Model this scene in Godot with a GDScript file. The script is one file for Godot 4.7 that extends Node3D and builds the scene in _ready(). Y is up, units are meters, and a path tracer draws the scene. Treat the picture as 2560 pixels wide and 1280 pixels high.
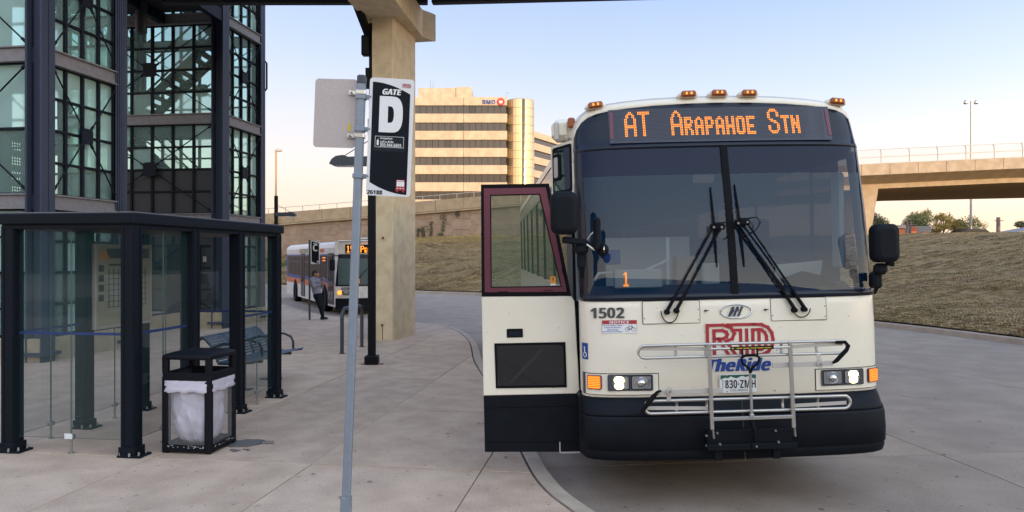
extends Node3D
# A bus station at dusk: a coach at its kerb with the door open, a glass shelter, a steel and glass tower, and a city office block behind.
# x to the right, y up, the photographer stands at the origin and looks along -z. All lengths are metres.

var M := {}
var names := {}

# ---------------------------------------------------------------- mesh building
class MB:
	var st := SurfaceTool.new()
	var xf := Transform3D()
	var has_uv := false
	func _init() -> void:
		st.begin(Mesh.PRIMITIVE_TRIANGLES)
		st.set_smooth_group(-1)
	func smooth(on: bool) -> void:
		st.set_smooth_group(0 if on else -1)
	func tri(a: Vector3, b: Vector3, c: Vector3) -> void:
		st.add_vertex(xf * a)
		st.add_vertex(xf * b)
		st.add_vertex(xf * c)
	func quad(a: Vector3, b: Vector3, c: Vector3, d: Vector3) -> void:
		tri(a, b, c)
		tri(a, c, d)
	# a box with chamfered edges
	func box(c: Vector3, s: Vector3, bev := 0.0, bs := Basis()) -> void:
		var h := s * 0.5
		var b := minf(bev, minf(h.x, minf(h.y, h.z)) * 0.9)
		if b <= 0.0:
			var v := []
			for i in 8:
				v.append(c + bs * Vector3(h.x if i & 1 else -h.x, h.y if i & 2 else -h.y, h.z if i & 4 else -h.z))
			quad(v[0], v[1], v[3], v[2])
			quad(v[5], v[4], v[6], v[7])
			quad(v[4], v[0], v[2], v[6])
			quad(v[1], v[5], v[7], v[3])
			quad(v[2], v[3], v[7], v[6])
			quad(v[4], v[5], v[1], v[0])
			return
		# per corner three vertices, one on each face
		var px := []
		for i in 8:
			var sx := 1.0 if i & 1 else -1.0
			var sy := 1.0 if i & 2 else -1.0
			var sz := 1.0 if i & 4 else -1.0
			px.append([c + bs * Vector3(sx * h.x, sy * (h.y - b), sz * (h.z - b)), c + bs * Vector3(sx * (h.x - b), sy * h.y, sz * (h.z - b)), c + bs * Vector3(sx * (h.x - b), sy * (h.y - b), sz * h.z)])
		quad(px[0][2], px[1][2], px[3][2], px[2][2])
		quad(px[5][2], px[4][2], px[6][2], px[7][2])
		quad(px[4][0], px[0][0], px[2][0], px[6][0])
		quad(px[1][0], px[5][0], px[7][0], px[3][0])
		quad(px[2][1], px[3][1], px[7][1], px[6][1])
		quad(px[4][1], px[5][1], px[1][1], px[0][1])
		for p in [[0, 1], [3, 2], [6, 7], [5, 4]]:   # edges along x
			quad(px[p[0]][2], px[p[0]][1], px[p[1]][1], px[p[1]][2])
		for p in [[0, 2], [3, 1], [5, 7], [6, 4]]:   # along y
			quad(px[p[0]][0], px[p[0]][2], px[p[1]][2], px[p[1]][0])
		for p in [[0, 4], [5, 1], [6, 2], [3, 7]]:   # along z
			quad(px[p[0]][1], px[p[0]][0], px[p[1]][0], px[p[1]][1])
		for i in 8:
			if i in [0, 3, 5, 6]:
				tri(px[i][0], px[i][1], px[i][2])
			else:
				tri(px[i][0], px[i][2], px[i][1])
	func ring(c: Vector3, x: Vector3, y: Vector3, r: float, seg: int) -> PackedVector3Array:
		var out := PackedVector3Array()
		for i in seg:
			var a := TAU * i / seg
			out.append(c + x * cos(a) * r + y * sin(a) * r)
		return out
	func tube(p0: Vector3, p1: Vector3, r0: float, r1 := -1.0, seg := 10, caps := true) -> void:
		path(PackedVector3Array([p0, p1]), PackedFloat32Array([r0, r1 if r1 >= 0.0 else r0]), seg, false, caps)
	# a round tube along points
	func path(pts: PackedVector3Array, rad, seg := 8, closed := false, caps := true) -> void:
		var n := pts.size()
		var rings := []
		var side := Vector3.ZERO
		for i in n:
			var t: Vector3
			if closed:
				t = (pts[(i + 1) % n] - pts[(i + n - 1) % n]).normalized()
			else:
				t = (pts[mini(i + 1, n - 1)] - pts[maxi(i - 1, 0)]).normalized()
			if side == Vector3.ZERO:
				side = t.cross(Vector3.UP if absf(t.y) < 0.9 else Vector3.RIGHT).normalized()
			side = (side - t * side.dot(t)).normalized()
			rings.append(ring(pts[i], side, t.cross(side).normalized(), rad[i] if rad is PackedFloat32Array else float(rad), seg))
		loft(rings, true, closed, caps and not closed, true)
	# a rectangular bar between two points; up tells which way the height goes
	func bar(p0: Vector3, p1: Vector3, w: float, h: float, up := Vector3.UP, bev := 0.0) -> void:
		var t := (p1 - p0).normalized()
		if absf(t.dot(up)) > 0.95:
			up = Vector3.BACK if absf(t.z) < 0.9 else Vector3.RIGHT
		var x := up.cross(t).normalized()
		var y := t.cross(x).normalized()
		box((p0 + p1) * 0.5, Vector3(w, h, p0.distance_to(p1)), bev, Basis(x, y, t))
	# rings of equal size joined by quads
	func loft(rings: Array, around := true, closed := false, caps := false, sm := true) -> void:
		smooth(sm)
		var k: int = rings[0].size()
		var last := rings.size() if closed else rings.size() - 1
		for i in last:
			var a: PackedVector3Array = rings[i]
			var b: PackedVector3Array = rings[(i + 1) % rings.size()]
			for j in (k if around else k - 1):
				var j2 := (j + 1) % k
				quad(a[j], b[j], b[j2], a[j2])
		smooth(false)
		if caps:
			fan(rings[0], false)
			fan(rings[-1], true)
	func fan(r: PackedVector3Array, flip: bool) -> void:
		var c := Vector3.ZERO
		for p in r:
			c += p
		c /= r.size()
		for j in r.size():
			var j2 := (j + 1) % r.size()
			if flip:
				tri(c, r[j2], r[j])
			else:
				tri(c, r[j], r[j2])
	# a flat outline in xy given a thickness along z, front at z1
	func prism(poly: PackedVector2Array, z0: float, z1: float, bev := 0.0) -> void:
		if Geometry2D.is_polygon_clockwise(poly):
			poly = poly.duplicate()
			poly.reverse()
		var inner := poly
		if bev > 0.0:
			var o := Geometry2D.offset_polygon(poly, -bev, Geometry2D.JOIN_MITER)
			if o.size() == 1 and o[0].size() == poly.size():
				# match the starting vertex
				var best := 0
				for i in poly.size():
					if o[0][i].distance_to(poly[0]) < o[0][best].distance_to(poly[0]):
						best = i
				inner = PackedVector2Array()
				var q: PackedVector2Array = o[0]
				if Geometry2D.is_polygon_clockwise(q):
					q.reverse()
					best = q.size() - 1 - best
				for i in q.size():
					inner.append(q[(i + best) % q.size()])
			else:
				bev = 0.0
		var ix := Geometry2D.triangulate_polygon(inner)
		for i in range(0, ix.size(), 3):
			var a := inner[ix[i]]
			var b := inner[ix[i + 1]]
			var c := inner[ix[i + 2]]
			if (b - a).cross(c - a) > 0.0:
				var sw := b
				b = c
				c = sw
			tri(Vector3(a.x, a.y, z1), Vector3(b.x, b.y, z1), Vector3(c.x, c.y, z1))
		ix = Geometry2D.triangulate_polygon(poly)
		for i in range(0, ix.size(), 3):
			var a := poly[ix[i]]
			var b := poly[ix[i + 1]]
			var c := poly[ix[i + 2]]
			if (b - a).cross(c - a) < 0.0:
				var sw := b
				b = c
				c = sw
			tri(Vector3(a.x, a.y, z0), Vector3(b.x, b.y, z0), Vector3(c.x, c.y, z0))
		var n := poly.size()
		for i in n:
			var a := poly[i]
			var b := poly[(i + 1) % n]
			if bev > 0.0:
				var a2 := inner[i]
				var b2 := inner[(i + 1) % n]
				quad(Vector3(a.x, a.y, z0), Vector3(a.x, a.y, z1 - bev), Vector3(b.x, b.y, z1 - bev), Vector3(b.x, b.y, z0))
				quad(Vector3(a.x, a.y, z1 - bev), Vector3(a2.x, a2.y, z1), Vector3(b2.x, b2.y, z1), Vector3(b.x, b.y, z1 - bev))
			else:
				quad(Vector3(a.x, a.y, z0), Vector3(a.x, a.y, z1), Vector3(b.x, b.y, z1), Vector3(b.x, b.y, z0))
	# profile points (radius, height) turned round the y axis
	func lathe(prof: PackedVector2Array, c: Vector3, seg := 16, sm := true, x := Vector3.RIGHT, y := Vector3.UP) -> void:
		var z := x.cross(y)
		var rings := []
		for p in prof:
			rings.append(ring(c + y * p.y, x, z, maxf(p.x, 0.0001), seg))
		loft(rings, true, false, false, sm)
	func add(m: Mesh, t: Transform3D) -> void:
		st.append_from(m, 0, xf * t)
	func done() -> ArrayMesh:
		st.generate_normals()
		return st.commit()

func rounded(w: float, h: float, r: float, seg := 4, cx := 0.0, cy := 0.0) -> PackedVector2Array:
	var out := PackedVector2Array()
	var k := [Vector2(w / 2 - r, h / 2 - r), Vector2(-w / 2 + r, h / 2 - r), Vector2(-w / 2 + r, -h / 2 + r), Vector2(w / 2 - r, -h / 2 + r)]
	for q in 4:
		for i in seg + 1:
			var a := PI / 2 * q + PI / 2 * i / seg
			out.append(k[q] + Vector2(cos(a), sin(a)) * r + Vector2(cx, cy))
	return out

func V(x: float, y: float, d: float) -> Vector3:
	return Vector3(x, y, -d)

# ---------------------------------------------------------------- things, parts
func numbered(called: String) -> String:
	var n: int = names.get(called, 0)
	names[called] = n + 1
	return called if n == 0 else "%s_%03d" % [called, n]

func thing(called: String, label: String, category: String, at := Vector3.ZERO, turn := 0.0, group := "") -> Node3D:
	var o := Node3D.new()
	o.name = numbered(called)
	add_child(o, true)
	o.position = at
	o.rotation.y = turn
	tag(o, label, category, group)
	return o

func tag(o: Node, label: String, category: String, group := "") -> void:
	o.set_meta("label", label)
	o.set_meta("category", category)
	if group:
		o.set_meta("group", group)

func put(called: String, mesh: Mesh, m: Material, parent: Node = null, at := Transform3D()) -> MeshInstance3D:
	var o := MeshInstance3D.new()
	if parent == null:
		parent = self
	o.name = numbered(called) if parent == self else sub_name(parent, called)
	o.mesh = mesh
	o.material_override = m
	o.transform = at
	parent.add_child(o, true)
	return o

func sub_name(parent: Node, called: String) -> String:
	var key := "%d/%s" % [parent.get_instance_id(), called]
	var n: int = names.get(key, 0)
	names[key] = n + 1
	return called if n == 0 else "%s_%03d" % [called, n]

func part(called: String, b: MB, m: Material, parent: Node = null, at := Transform3D()) -> MeshInstance3D:
	return put(called, b.done(), m, parent, at)

func struct(called: String, b: MB, m: Material, label := "") -> MeshInstance3D:
	var o := part(called, b, m)
	o.set_meta("kind", "structure")
	if label:
		o.set_meta("label", label)
	return o

func boxpart(called: String, c: Vector3, s: Vector3, m: Material, parent: Node, bev := 0.0, bs := Basis()) -> MeshInstance3D:
	var b := MB.new()
	b.box(c, s, bev, bs)
	return part(called, b, m, parent)

# lettering as a solid mesh, fitted into a width and a height, centred on its own origin, facing +z
func letters(text: String, w: float, h: float, bold := true, slant := 0.0, depth := 0.004, fat := 0.0) -> ArrayMesh:
	var f := SystemFont.new()
	f.font_names = PackedStringArray(["Droid Sans"])
	f.font_weight = 700 if bold else 400
	var t := TextMesh.new()
	t.text = text
	t.font = f
	t.font_size = 64
	t.pixel_size = 0.01
	t.depth = 0.1
	t.curve_step = 4.0
	var a := t.surface_get_arrays(0)
	var v: PackedVector3Array = a[Mesh.ARRAY_VERTEX]
	var lo := Vector3(1e9, 1e9, 1e9)
	var hi := -lo
	for p in v:
		lo = lo.min(p)
		hi = hi.max(p)
	var c := (lo + hi) * 0.5
	var sx := (w - absf(slant) * h) / maxf(hi.x - lo.x, 1e-5)
	var sy := h / maxf(hi.y - lo.y, 1e-5)
	for i in v.size():
		var p := v[i] - c
		v[i] = Vector3(p.x * sx + p.y * sy * slant, p.y * sy, p.z * depth / 0.1)
	var st := SurfaceTool.new()
	st.begin(Mesh.PRIMITIVE_TRIANGLES)
	st.set_smooth_group(-1)
	var ix: PackedInt32Array = a[Mesh.ARRAY_INDEX]
	for k in ([0] if fat == 0.0 else [-1, 0, 1]):      # strokes made heavier by three copies side by side
		for i in ix:
			st.add_vertex(v[i] + Vector3(fat * k, 0, 0.0002 * k))
	st.generate_normals()
	return st.commit()

# ---------------------------------------------------------------- materials
func lin(r: float, g: float, b: float) -> Color:
	return Color(r, g, b).linear_to_srgb()

func mat(called: String, c: Color, rough := 0.8, metal := 0.0, spec := 0.5) -> StandardMaterial3D:
	var m := StandardMaterial3D.new()
	m.resource_name = called
	m.albedo_color = c
	m.roughness = rough
	m.metallic = metal
	m.metallic_specular = spec
	M[called] = m
	return m

func noise_tex(sd: int, freq: float, oct: int, lo: Color, hi: Color, size := 512, low := 0.3, high := 0.7) -> ImageTexture:
	var n := FastNoiseLite.new()
	n.seed = sd
	n.noise_type = FastNoiseLite.TYPE_SIMPLEX_SMOOTH
	n.frequency = freq
	n.fractal_octaves = oct
	n.fractal_gain = 0.55
	var im := n.get_seamless_image(size, size)
	im.convert(Image.FORMAT_L8)
	var d := im.get_data()
	var lut := []
	for i in 256:
		lut.append(lo.lerp(hi, clampf((i / 255.0 - low) / (high - low), 0.0, 1.0)))
	var out := PackedByteArray()
	out.resize(size * size * 3)
	for i in size * size:
		var c: Color = lut[d[i]]
		out[i * 3] = int(c.r * 255.0)
		out[i * 3 + 1] = int(c.g * 255.0)
		out[i * 3 + 2] = int(c.b * 255.0)
	return ImageTexture.create_from_image(Image.create_from_data(size, size, false, Image.FORMAT_RGB8, out))

# fine grain and coarse patches on a material, in metres
# fine grain with gum spots, pits and faint dark trails
func spotted(size: int, sd: int, spots: int, trails: int, base := 0.93) -> ImageTexture:
	var n := FastNoiseLite.new()
	n.seed = sd
	n.noise_type = FastNoiseLite.TYPE_SIMPLEX_SMOOTH
	n.frequency = 0.2
	n.fractal_octaves = 3
	var im := n.get_seamless_image(size, size)
	im.convert(Image.FORMAT_L8)
	var d := im.get_data()
	var f := PackedFloat32Array()
	f.resize(size * size)
	for i in size * size:
		f[i] = base + (1.0 - base) * clampf((d[i] / 255.0 - 0.3) * 2.5, 0.0, 1.0)
	var r := RandomNumberGenerator.new()
	r.seed = sd
	for k in spots:
		var cx := r.randi() % size
		var cy := r.randi() % size
		var rad := r.randf_range(0.8, 2.6) if r.randf() < 0.8 else r.randf_range(2.5, 6.0)
		var dark := r.randf_range(0.62, 0.92) if rad < 3.0 else r.randf_range(0.86, 0.95)
		for y in range(-7, 8):
			for x in range(-7, 8):
				if x * x + y * y * 1.4 < rad * rad:
					f[posmod(cx + x, size) + posmod(cy + y, size) * size] *= dark
	for k in trails:
		var p := Vector2(r.randf() * size, r.randf() * size)
		var a := r.randf() * TAU
		for i in r.randi_range(40, 160):
			a += r.randfn() * 0.12
			p += Vector2(cos(a), sin(a))
			var q := posmod(int(p.x), size) + posmod(int(p.y), size) * size
			f[q] *= r.randf_range(0.90, 1.0)
	var out := PackedByteArray()
	out.resize(size * size * 3)
	for i in size * size:
		var v := clampf(f[i], 0.0, 1.0)
		out[i * 3] = int(v * 255.0)
		out[i * 3 + 1] = int(v * 253.0)
		out[i * 3 + 2] = int(v * 250.0)
	return ImageTexture.create_from_image(Image.create_from_data(size, size, false, Image.FORMAT_RGB8, out))

func weather(m: StandardMaterial3D, fine: Texture2D, fine_size: float, coarse: Texture2D = null, coarse_size := 1.0, world := true) -> void:
	m.albedo_texture = fine
	m.uv1_triplanar = true
	m.uv1_world_triplanar = world
	m.uv1_scale = Vector3.ONE / fine_size
	if coarse:
		m.detail_enabled = true
		m.detail_blend_mode = BaseMaterial3D.BLEND_MODE_MUL
		m.detail_albedo = coarse
		m.detail_uv_layer = BaseMaterial3D.DETAIL_UV_2
		m.uv2_triplanar = true
		m.uv2_world_triplanar = world
		m.uv2_scale = Vector3.ONE / coarse_size

func glass(called: String, c: Color, alpha: float, rough := 0.02, spec := 0.5) -> StandardMaterial3D:
	var m := mat(called, Color(c.r, c.g, c.b, alpha), rough, 0.0, spec)
	m.transparency = BaseMaterial3D.TRANSPARENCY_ALPHA
	return m

func lamp(called: String, c: Color, energy: float, base := Color(0.2, 0.2, 0.2)) -> StandardMaterial3D:
	var m := mat(called, base, 0.3)
	m.emission_enabled = true
	m.emission = c
	m.emission_energy_multiplier = energy
	return m

func make_materials() -> void:
	var w := Color.WHITE
	var g1 := noise_tex(11, 0.05, 4, Color(0.955, 0.952, 0.948), w, 512, 0.2, 0.8)
	var g2 := noise_tex(12, 0.012, 5, Color(0.91, 0.905, 0.90), w, 512, 0.2, 0.8)
	var g3 := noise_tex(13, 0.02, 4, Color(0.965, 0.962, 0.96), w, 512, 0.2, 0.8)
	var speck := noise_tex(14, 0.22, 2, Color(0.90, 0.895, 0.89), w, 512, 0.2, 0.6)
	var grassy := noise_tex(15, 0.03, 5, Color(0.74, 0.68, 0.52), Color(1.0, 0.95, 0.84), 512, 0.32, 0.68)
	var grass_fine := noise_tex(16, 0.16, 4, Color(0.66, 0.64, 0.58), w, 512)
	var walk_tex := spotted(512, 61, 90, 26)
	var road_tex := spotted(512, 62, 130, 40)
	var streak := noise_tex(17, 0.03, 3, Color(0.92, 0.91, 0.89), w, 256, 0.15, 0.6)
	weather(mat("pavement", lin(0.57, 0.425, 0.322), 0.9), walk_tex, 2.6, g2, 3.7, true)
	weather(mat("pavement_pale", lin(0.60, 0.449, 0.342), 0.9), walk_tex, 2.6, g2, 4.3, true)
	weather(mat("pavement_dark", lin(0.535, 0.398, 0.304), 0.9), walk_tex, 2.6, g2, 3.1, true)
	weather(mat("kerb", lin(0.50, 0.40, 0.315), 0.9), speck, 0.5, g2, 2.9, true)
	weather(mat("joint", lin(0.10, 0.088, 0.075), 1.0), speck, 0.4)
	weather(mat("road", lin(0.335, 0.265, 0.215), 0.85), road_tex, 3.1, g2, 6.3, true)
	weather(mat("road_pale", lin(0.36, 0.284, 0.228), 0.85), road_tex, 3.1, g2, 5.3, true)
	weather(mat("soil", lin(0.16, 0.125, 0.075), 1.0), grass_fine, 1.1, grassy, 9.0)
	weather(mat("turf", lin(0.43, 0.325, 0.19), 1.0), grass_fine, 0.9, grassy, 11.0)
	mat("stain", lin(0.13, 0.12, 0.11), 0.55)
	weather(mat("column_concrete", lin(0.64, 0.51, 0.335), 0.85), g3, 5.0, streak, 3.4, true)
	weather(mat("plinth", lin(0.42, 0.35, 0.24), 0.9), g1, 0.7, g2, 2.0)
	weather(mat("wall_panel", lin(0.36, 0.25, 0.18), 0.9), g1, 1.3, g2, 5.0, true)
	weather(mat("wall_panel_dark", lin(0.32, 0.225, 0.165), 0.9), g1, 1.2, g2, 4.1, true)
	weather(mat("wall_joint", lin(0.24, 0.165, 0.12), 1.0), g1, 1.0)
	weather(mat("parapet", lin(0.42, 0.31, 0.20), 0.9), g1, 1.4, g2, 5.5)
	weather(mat("bridge", lin(0.40, 0.335, 0.262), 0.9), g1, 1.4, g2, 6.0)
	weather(mat("block_wall", lin(0.53, 0.43, 0.325), 0.85), g3, 3.0, g2, 14.0)
	weather(mat("block_grey", lin(0.50, 0.42, 0.32), 0.85), g3, 2.5, g2, 9.0)
	mat("block_pane", lin(0.050, 0.048, 0.055), 0.12, 0.0, 0.42)
	mat("block_pane_dark", lin(0.028, 0.028, 0.034), 0.12, 0.0, 0.42)
	mat("block_frame", lin(0.12, 0.10, 0.09), 0.5)
	mat("gold_glass", lin(0.56, 0.46, 0.30), 0.24, 0.75)
	mat("gold_frame", lin(0.30, 0.24, 0.14), 0.5)
	weather(mat("tower_steel", lin(0.042, 0.053, 0.088), 0.55, 0.1, 0.35), g3, 0.8, g1, 2.0)
	weather(mat("tower_dark", lin(0.010, 0.013, 0.021), 0.55, 0.1, 0.24), g3, 0.8, g1, 2.0)
	weather(mat("tower_beam", lin(0.20, 0.19, 0.205), 0.6, 0.1), g3, 0.7, streak, 1.3)
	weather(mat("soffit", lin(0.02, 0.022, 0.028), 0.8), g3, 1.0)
	for k in [["tower_glass", 0.16, 0.05], ["tower_glass_hazy", 0.38, 0.3]]:
		var tg := glass(k[0], lin(0.66, 0.97, 0.90), k[1], k[2])
		tg.refraction_enabled = true
		tg.refraction_scale = 0.004
	weather(mat("shelter_frame", lin(0.007, 0.010, 0.016), 0.45, 0.0, 0.24), g3, 0.4)
	glass("shelter_glass", lin(0.045, 0.10, 0.10), 0.21, 0.0, 0.45)
	mat("glass_edge", lin(0.07, 0.12, 0.11), 0.3)
	mat("tape", lin(0.010, 0.032, 0.13), 0.6)
	mat("bolt", lin(0.40, 0.40, 0.40), 0.35, 0.8)
	weather(mat("galvanised", lin(0.26, 0.30, 0.36), 0.5, 0.35), g1, 0.35, g3, 0.9, false)
	mat("clamp", lin(0.62, 0.60, 0.56), 0.28, 0.85)
	weather(mat("sign_back", lin(0.50, 0.43, 0.41), 0.6, 0.1), g3, 0.3, null, 1.0, false)
	mat("sign_white", lin(0.66, 0.66, 0.67), 0.5)
	mat("sign_black", lin(0.007, 0.008, 0.013), 0.5, 0.0, 0.24)
	mat("print_white", lin(0.72, 0.72, 0.72), 0.5)
	mat("print_black", lin(0.012, 0.012, 0.014), 0.5)
	mat("print_grey", lin(0.055, 0.055, 0.06), 0.5)
	mat("print_red", lin(0.37, 0.020, 0.030), 0.5)
	mat("print_orange", lin(0.66, 0.26, 0.03), 0.5)
	mat("print_blue", lin(0.012, 0.055, 0.27), 0.5)
	mat("print_green", lin(0.01, 0.10, 0.055), 0.5)
	mat("print_yellow", lin(0.6, 0.45, 0.02), 0.5)
	weather(mat("bin_black", lin(0.008, 0.009, 0.013), 0.5, 0.0, 0.24), g1, 0.25, null, 1.0, false)
	var bag := mat("bag", lin(0.66, 0.62, 0.72), 0.4)
	bag.backlight_enabled = true
	bag.backlight = Color(0.5, 0.5, 0.55)
	glass("bin_pane", lin(0.6, 0.6, 0.63), 0.12, 0.1)
	mat("bench_blue", lin(0.055, 0.095, 0.145), 0.4)
	mat("bench_dark", lin(0.02, 0.026, 0.036), 0.45)
	weather(mat("rack_grey", lin(0.055, 0.058, 0.075), 0.5, 0.2), g3, 0.3)
	weather(mat("post_black", lin(0.007, 0.007, 0.009), 0.5, 0.0, 0.25), g3, 0.4)
	mat("rust", lin(0.14, 0.055, 0.025), 0.95)
	mat("pole_tan", lin(0.40, 0.28, 0.17), 0.6, 0.2)
	mat("pole_pale", lin(0.42, 0.40, 0.38), 0.5, 0.3)
	mat("lamp_housing", lin(0.03, 0.035, 0.045), 0.5)
	# the coach
	weather(mat("bus_white", lin(0.835, 0.775, 0.66), 0.28, 0.0, 0.5), spotted(512, 63, 34, 0, 0.985), 1.9, noise_tex(21, 0.01, 4, Color(0.975, 0.97, 0.96), w, 256, 0.2, 0.7), 3.1, false)
	M.bus_white.clearcoat_enabled = true
	M.bus_white.clearcoat = 0.4
	M.bus_white.clearcoat_roughness = 0.15
	weather(mat("bus_silver", lin(0.42, 0.42, 0.42), 0.22, 0.8), g3, 1.1, null, 1.0, false)
	mat("mask_black", lin(0.007, 0.010, 0.020), 0.25, 0.0, 0.4)
	weather(mat("bumper", lin(0.008, 0.010, 0.015), 0.5, 0.0, 0.24), g1, 0.35, g2, 1.2, false)
	weather(mat("rubber", lin(0.006, 0.006, 0.008), 0.7, 0.0, 0.24), g1, 0.2, null, 1.0, false)
	weather(mat("mirror_shell", lin(0.008, 0.010, 0.014), 0.55, 0.0, 0.24), speck, 0.12, null, 1.0, false)
	mat("maroon", lin(0.14, 0.035, 0.055), 0.38, 0.25)
	mat("seam", lin(0.06, 0.055, 0.05), 0.9)
	glass("windshield", lin(0.004, 0.030, 0.072), 0.48, 0.0, 0.42)
	glass("windshield_band", lin(0.003, 0.008, 0.030), 0.90, 0.0, 0.34)
	glass("door_glass", lin(0.09, 0.15, 0.10), 0.30, 0.0)
	glass("dark_glass", lin(0.01, 0.012, 0.014), 0.75, 0.0)
	glass("side_window", lin(0.012, 0.014, 0.016), 0.76, 0.0, 0.55)
	mat("mirror", lin(0.8, 0.82, 0.84), 0.02, 1.0)
	mat("chrome", lin(0.68, 0.68, 0.70), 0.15, 1.0)
	weather(mat("rack_alloy", lin(0.55, 0.52, 0.49), 0.36, 0.8), g1, 0.3, null, 1.0, false)
	mat("rack_flat", lin(0.50, 0.46, 0.42), 0.5, 0.3)
	glass("lens_clear", lin(0.8, 0.8, 0.8), 0.10, 0.04)
	lamp("headlamp_on", Color(1.0, 0.93, 0.66), 9.0)
	lamp("lamp_amber", Color(1.0, 0.37, 0.05), 0.65, lin(0.55, 0.12, 0.01))
	lamp("lamp_amber_core", Color(1.0, 0.62, 0.22), 1.5, lin(0.55, 0.12, 0.01))
	mat("amber_dim", lin(0.30, 0.075, 0.015), 0.25)
	lamp("led", Color(1.0, 0.56, 0.12), 1.7)
	lamp("led_halo", Color(1.0, 0.55, 0.15), 1.0)
	lamp("lamp_green", Color(0.9, 1.0, 0.45), 0.9)
	mat("sign_screen", lin(0.022, 0.026, 0.050), 0.25)
	mat("screen_row", lin(0.035, 0.040, 0.066), 0.4)
	mat("reflector", lin(0.45, 0.46, 0.48), 0.22, 0.9)
	mat("cabin", lin(0.15, 0.18, 0.20), 0.9)
	mat("cabin_light", lin(0.40, 0.47, 0.48), 0.9)
	mat("dash", lin(0.06, 0.05, 0.05), 0.8)
	mat("paper", lin(0.72, 0.82, 0.85), 0.8)
	mat("cardboard", lin(0.34, 0.30, 0.23), 0.9)
	mat("poster", lin(0.36, 0.35, 0.25), 0.7)
	mat("strut_dark", lin(0.018, 0.019, 0.020), 0.7)
	mat("seat_cloth", lin(0.05, 0.06, 0.09), 0.95)
	mat("step_yellow", lin(0.50, 0.42, 0.10), 0.7)
	# the city bus
	weather(mat("city_white", lin(0.76, 0.74, 0.72), 0.35), g3, 1.1, g2, 2.0, false)
	mat("city_blue", lin(0.022, 0.060, 0.23), 0.4)
	mat("city_orange", lin(0.55, 0.13, 0.045), 0.4)
	mat("city_glass", lin(0.012, 0.016, 0.022), 0.06, 0.0, 0.25)
	mat("city_windshield", lin(0.085, 0.12, 0.12), 0.08, 0.0, 0.5)
	# people and plants
	mat("skin", lin(0.30, 0.16, 0.10), 0.6)
	mat("hair", lin(0.012, 0.010, 0.010), 0.6)
	mat("shirt", lin(0.21, 0.20, 0.245), 0.9)
	mat("trousers", lin(0.007, 0.008, 0.013), 0.9, 0.0, 0.3)
	mat("shoe", lin(0.010, 0.010, 0.010), 0.5)
	mat("bark", lin(0.10, 0.075, 0.05), 0.95)
	for k in [["leaf_a", 0.15, 0.15, 0.06], ["leaf_b", 0.26, 0.215, 0.07], ["leaf_c", 0.38, 0.265, 0.075], ["leaf_ivy", 0.075, 0.066, 0.042], ["leaf_dark", 0.085, 0.09, 0.05]]:
		var m := mat(k[0], lin(k[1], k[2], k[3]), 0.8)
		m.backlight_enabled = true
		m.backlight = Color(0.35, 0.4, 0.2)
	mat("blade", lin(0.27, 0.22, 0.105), 0.95)
	M.blade.vertex_color_use_as_albedo = true
	M.blade.albedo_color = Color.WHITE
	weather(mat("brick_red", lin(0.24, 0.09, 0.06), 0.9), g1, 0.6)
	mat("roof_grey", lin(0.26, 0.24, 0.24), 0.9)
	mat("shed_wall", lin(0.22, 0.16, 0.14), 0.9)
	mat("car_dark", lin(0.015, 0.017, 0.022), 0.2)
	mat("orange_sign", lin(0.60, 0.13, 0.05), 0.7)
	weather(mat("blocker_concrete", lin(0.13, 0.115, 0.10), 0.9), g1, 1.4, g2, 7.0)  # concrete of the added block that shades the station
	mat("mesh_wire", lin(0.45, 0.45, 0.43), 0.6, 0.4)
	var cl := mat("chain_link", Color(0.62, 0.64, 0.60, 0.26), 0.8)
	cl.transparency = BaseMaterial3D.TRANSPARENCY_ALPHA
	mat("perforated", lin(0.030, 0.030, 0.032), 0.7)

# ---------------------------------------------------------------- sky
func sky_color(e: float) -> Color:
	# elevation in degrees -> sRGB of the clear evening air
	var stops := [[0.0, Color(0.925, 0.80, 0.665)], [3.0, Color(0.925, 0.832, 0.752)], [6.0, Color(0.90, 0.862, 0.835)], [9.5, Color(0.83, 0.842, 0.895)], [14.0, Color(0.728, 0.788, 0.91)], [20.0, Color(0.625, 0.715, 0.905)], [35.0, Color(0.57, 0.675, 0.89)], [60.0, Color(0.54, 0.655, 0.87)], [90.0, Color(0.53, 0.645, 0.86)]]
	for i in stops.size() - 1:
		if e <= stops[i + 1][0]:
			var t: float = (e - stops[i][0]) / (stops[i + 1][0] - stops[i][0])
			return stops[i][1].lerp(stops[i + 1][1], clampf(t, 0.0, 1.0))
	return stops[-1][1]

func make_sky() -> PanoramaSkyMaterial:
	var h := 256
	var im := Image.create_empty(h * 2, h, false, Image.FORMAT_RGBF)
	var to_sun := Vector3(0.53, 0.10, 0.84).normalized()
	for y in h:
		var e := 90.0 - 180.0 * (y + 0.5) / h
		for x in h * 2:
			var a := TAU * (x + 0.5) / (h * 2)      # 0 at the left edge of the map: straight ahead
			var c: Color
			if e > 0.0:
				c = sky_color(e * (1.0 + 0.34 * sin(a) * cos(deg_to_rad(e)))).srgb_to_linear()
				# the evening sky is brighter and warmer round the low sun
				var v := Vector3(sin(a) * cos(deg_to_rad(e)), sin(deg_to_rad(e)), -cos(a) * cos(deg_to_rad(e)))
				var g := 3.6 * pow(0.5 + 0.5 * v.dot(to_sun), 2.4)
				c = Color(c.r * (1.0 + g * 1.15), c.g * (1.0 + g * 0.86), c.b * (1.0 + g * 0.42))
			else:
				c = Color(0.20, 0.17, 0.15)
			im.set_pixel(x, y, c)
	var m := PanoramaSkyMaterial.new()
	m.panorama = ImageTexture.create_from_image(im)
	return m

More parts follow.
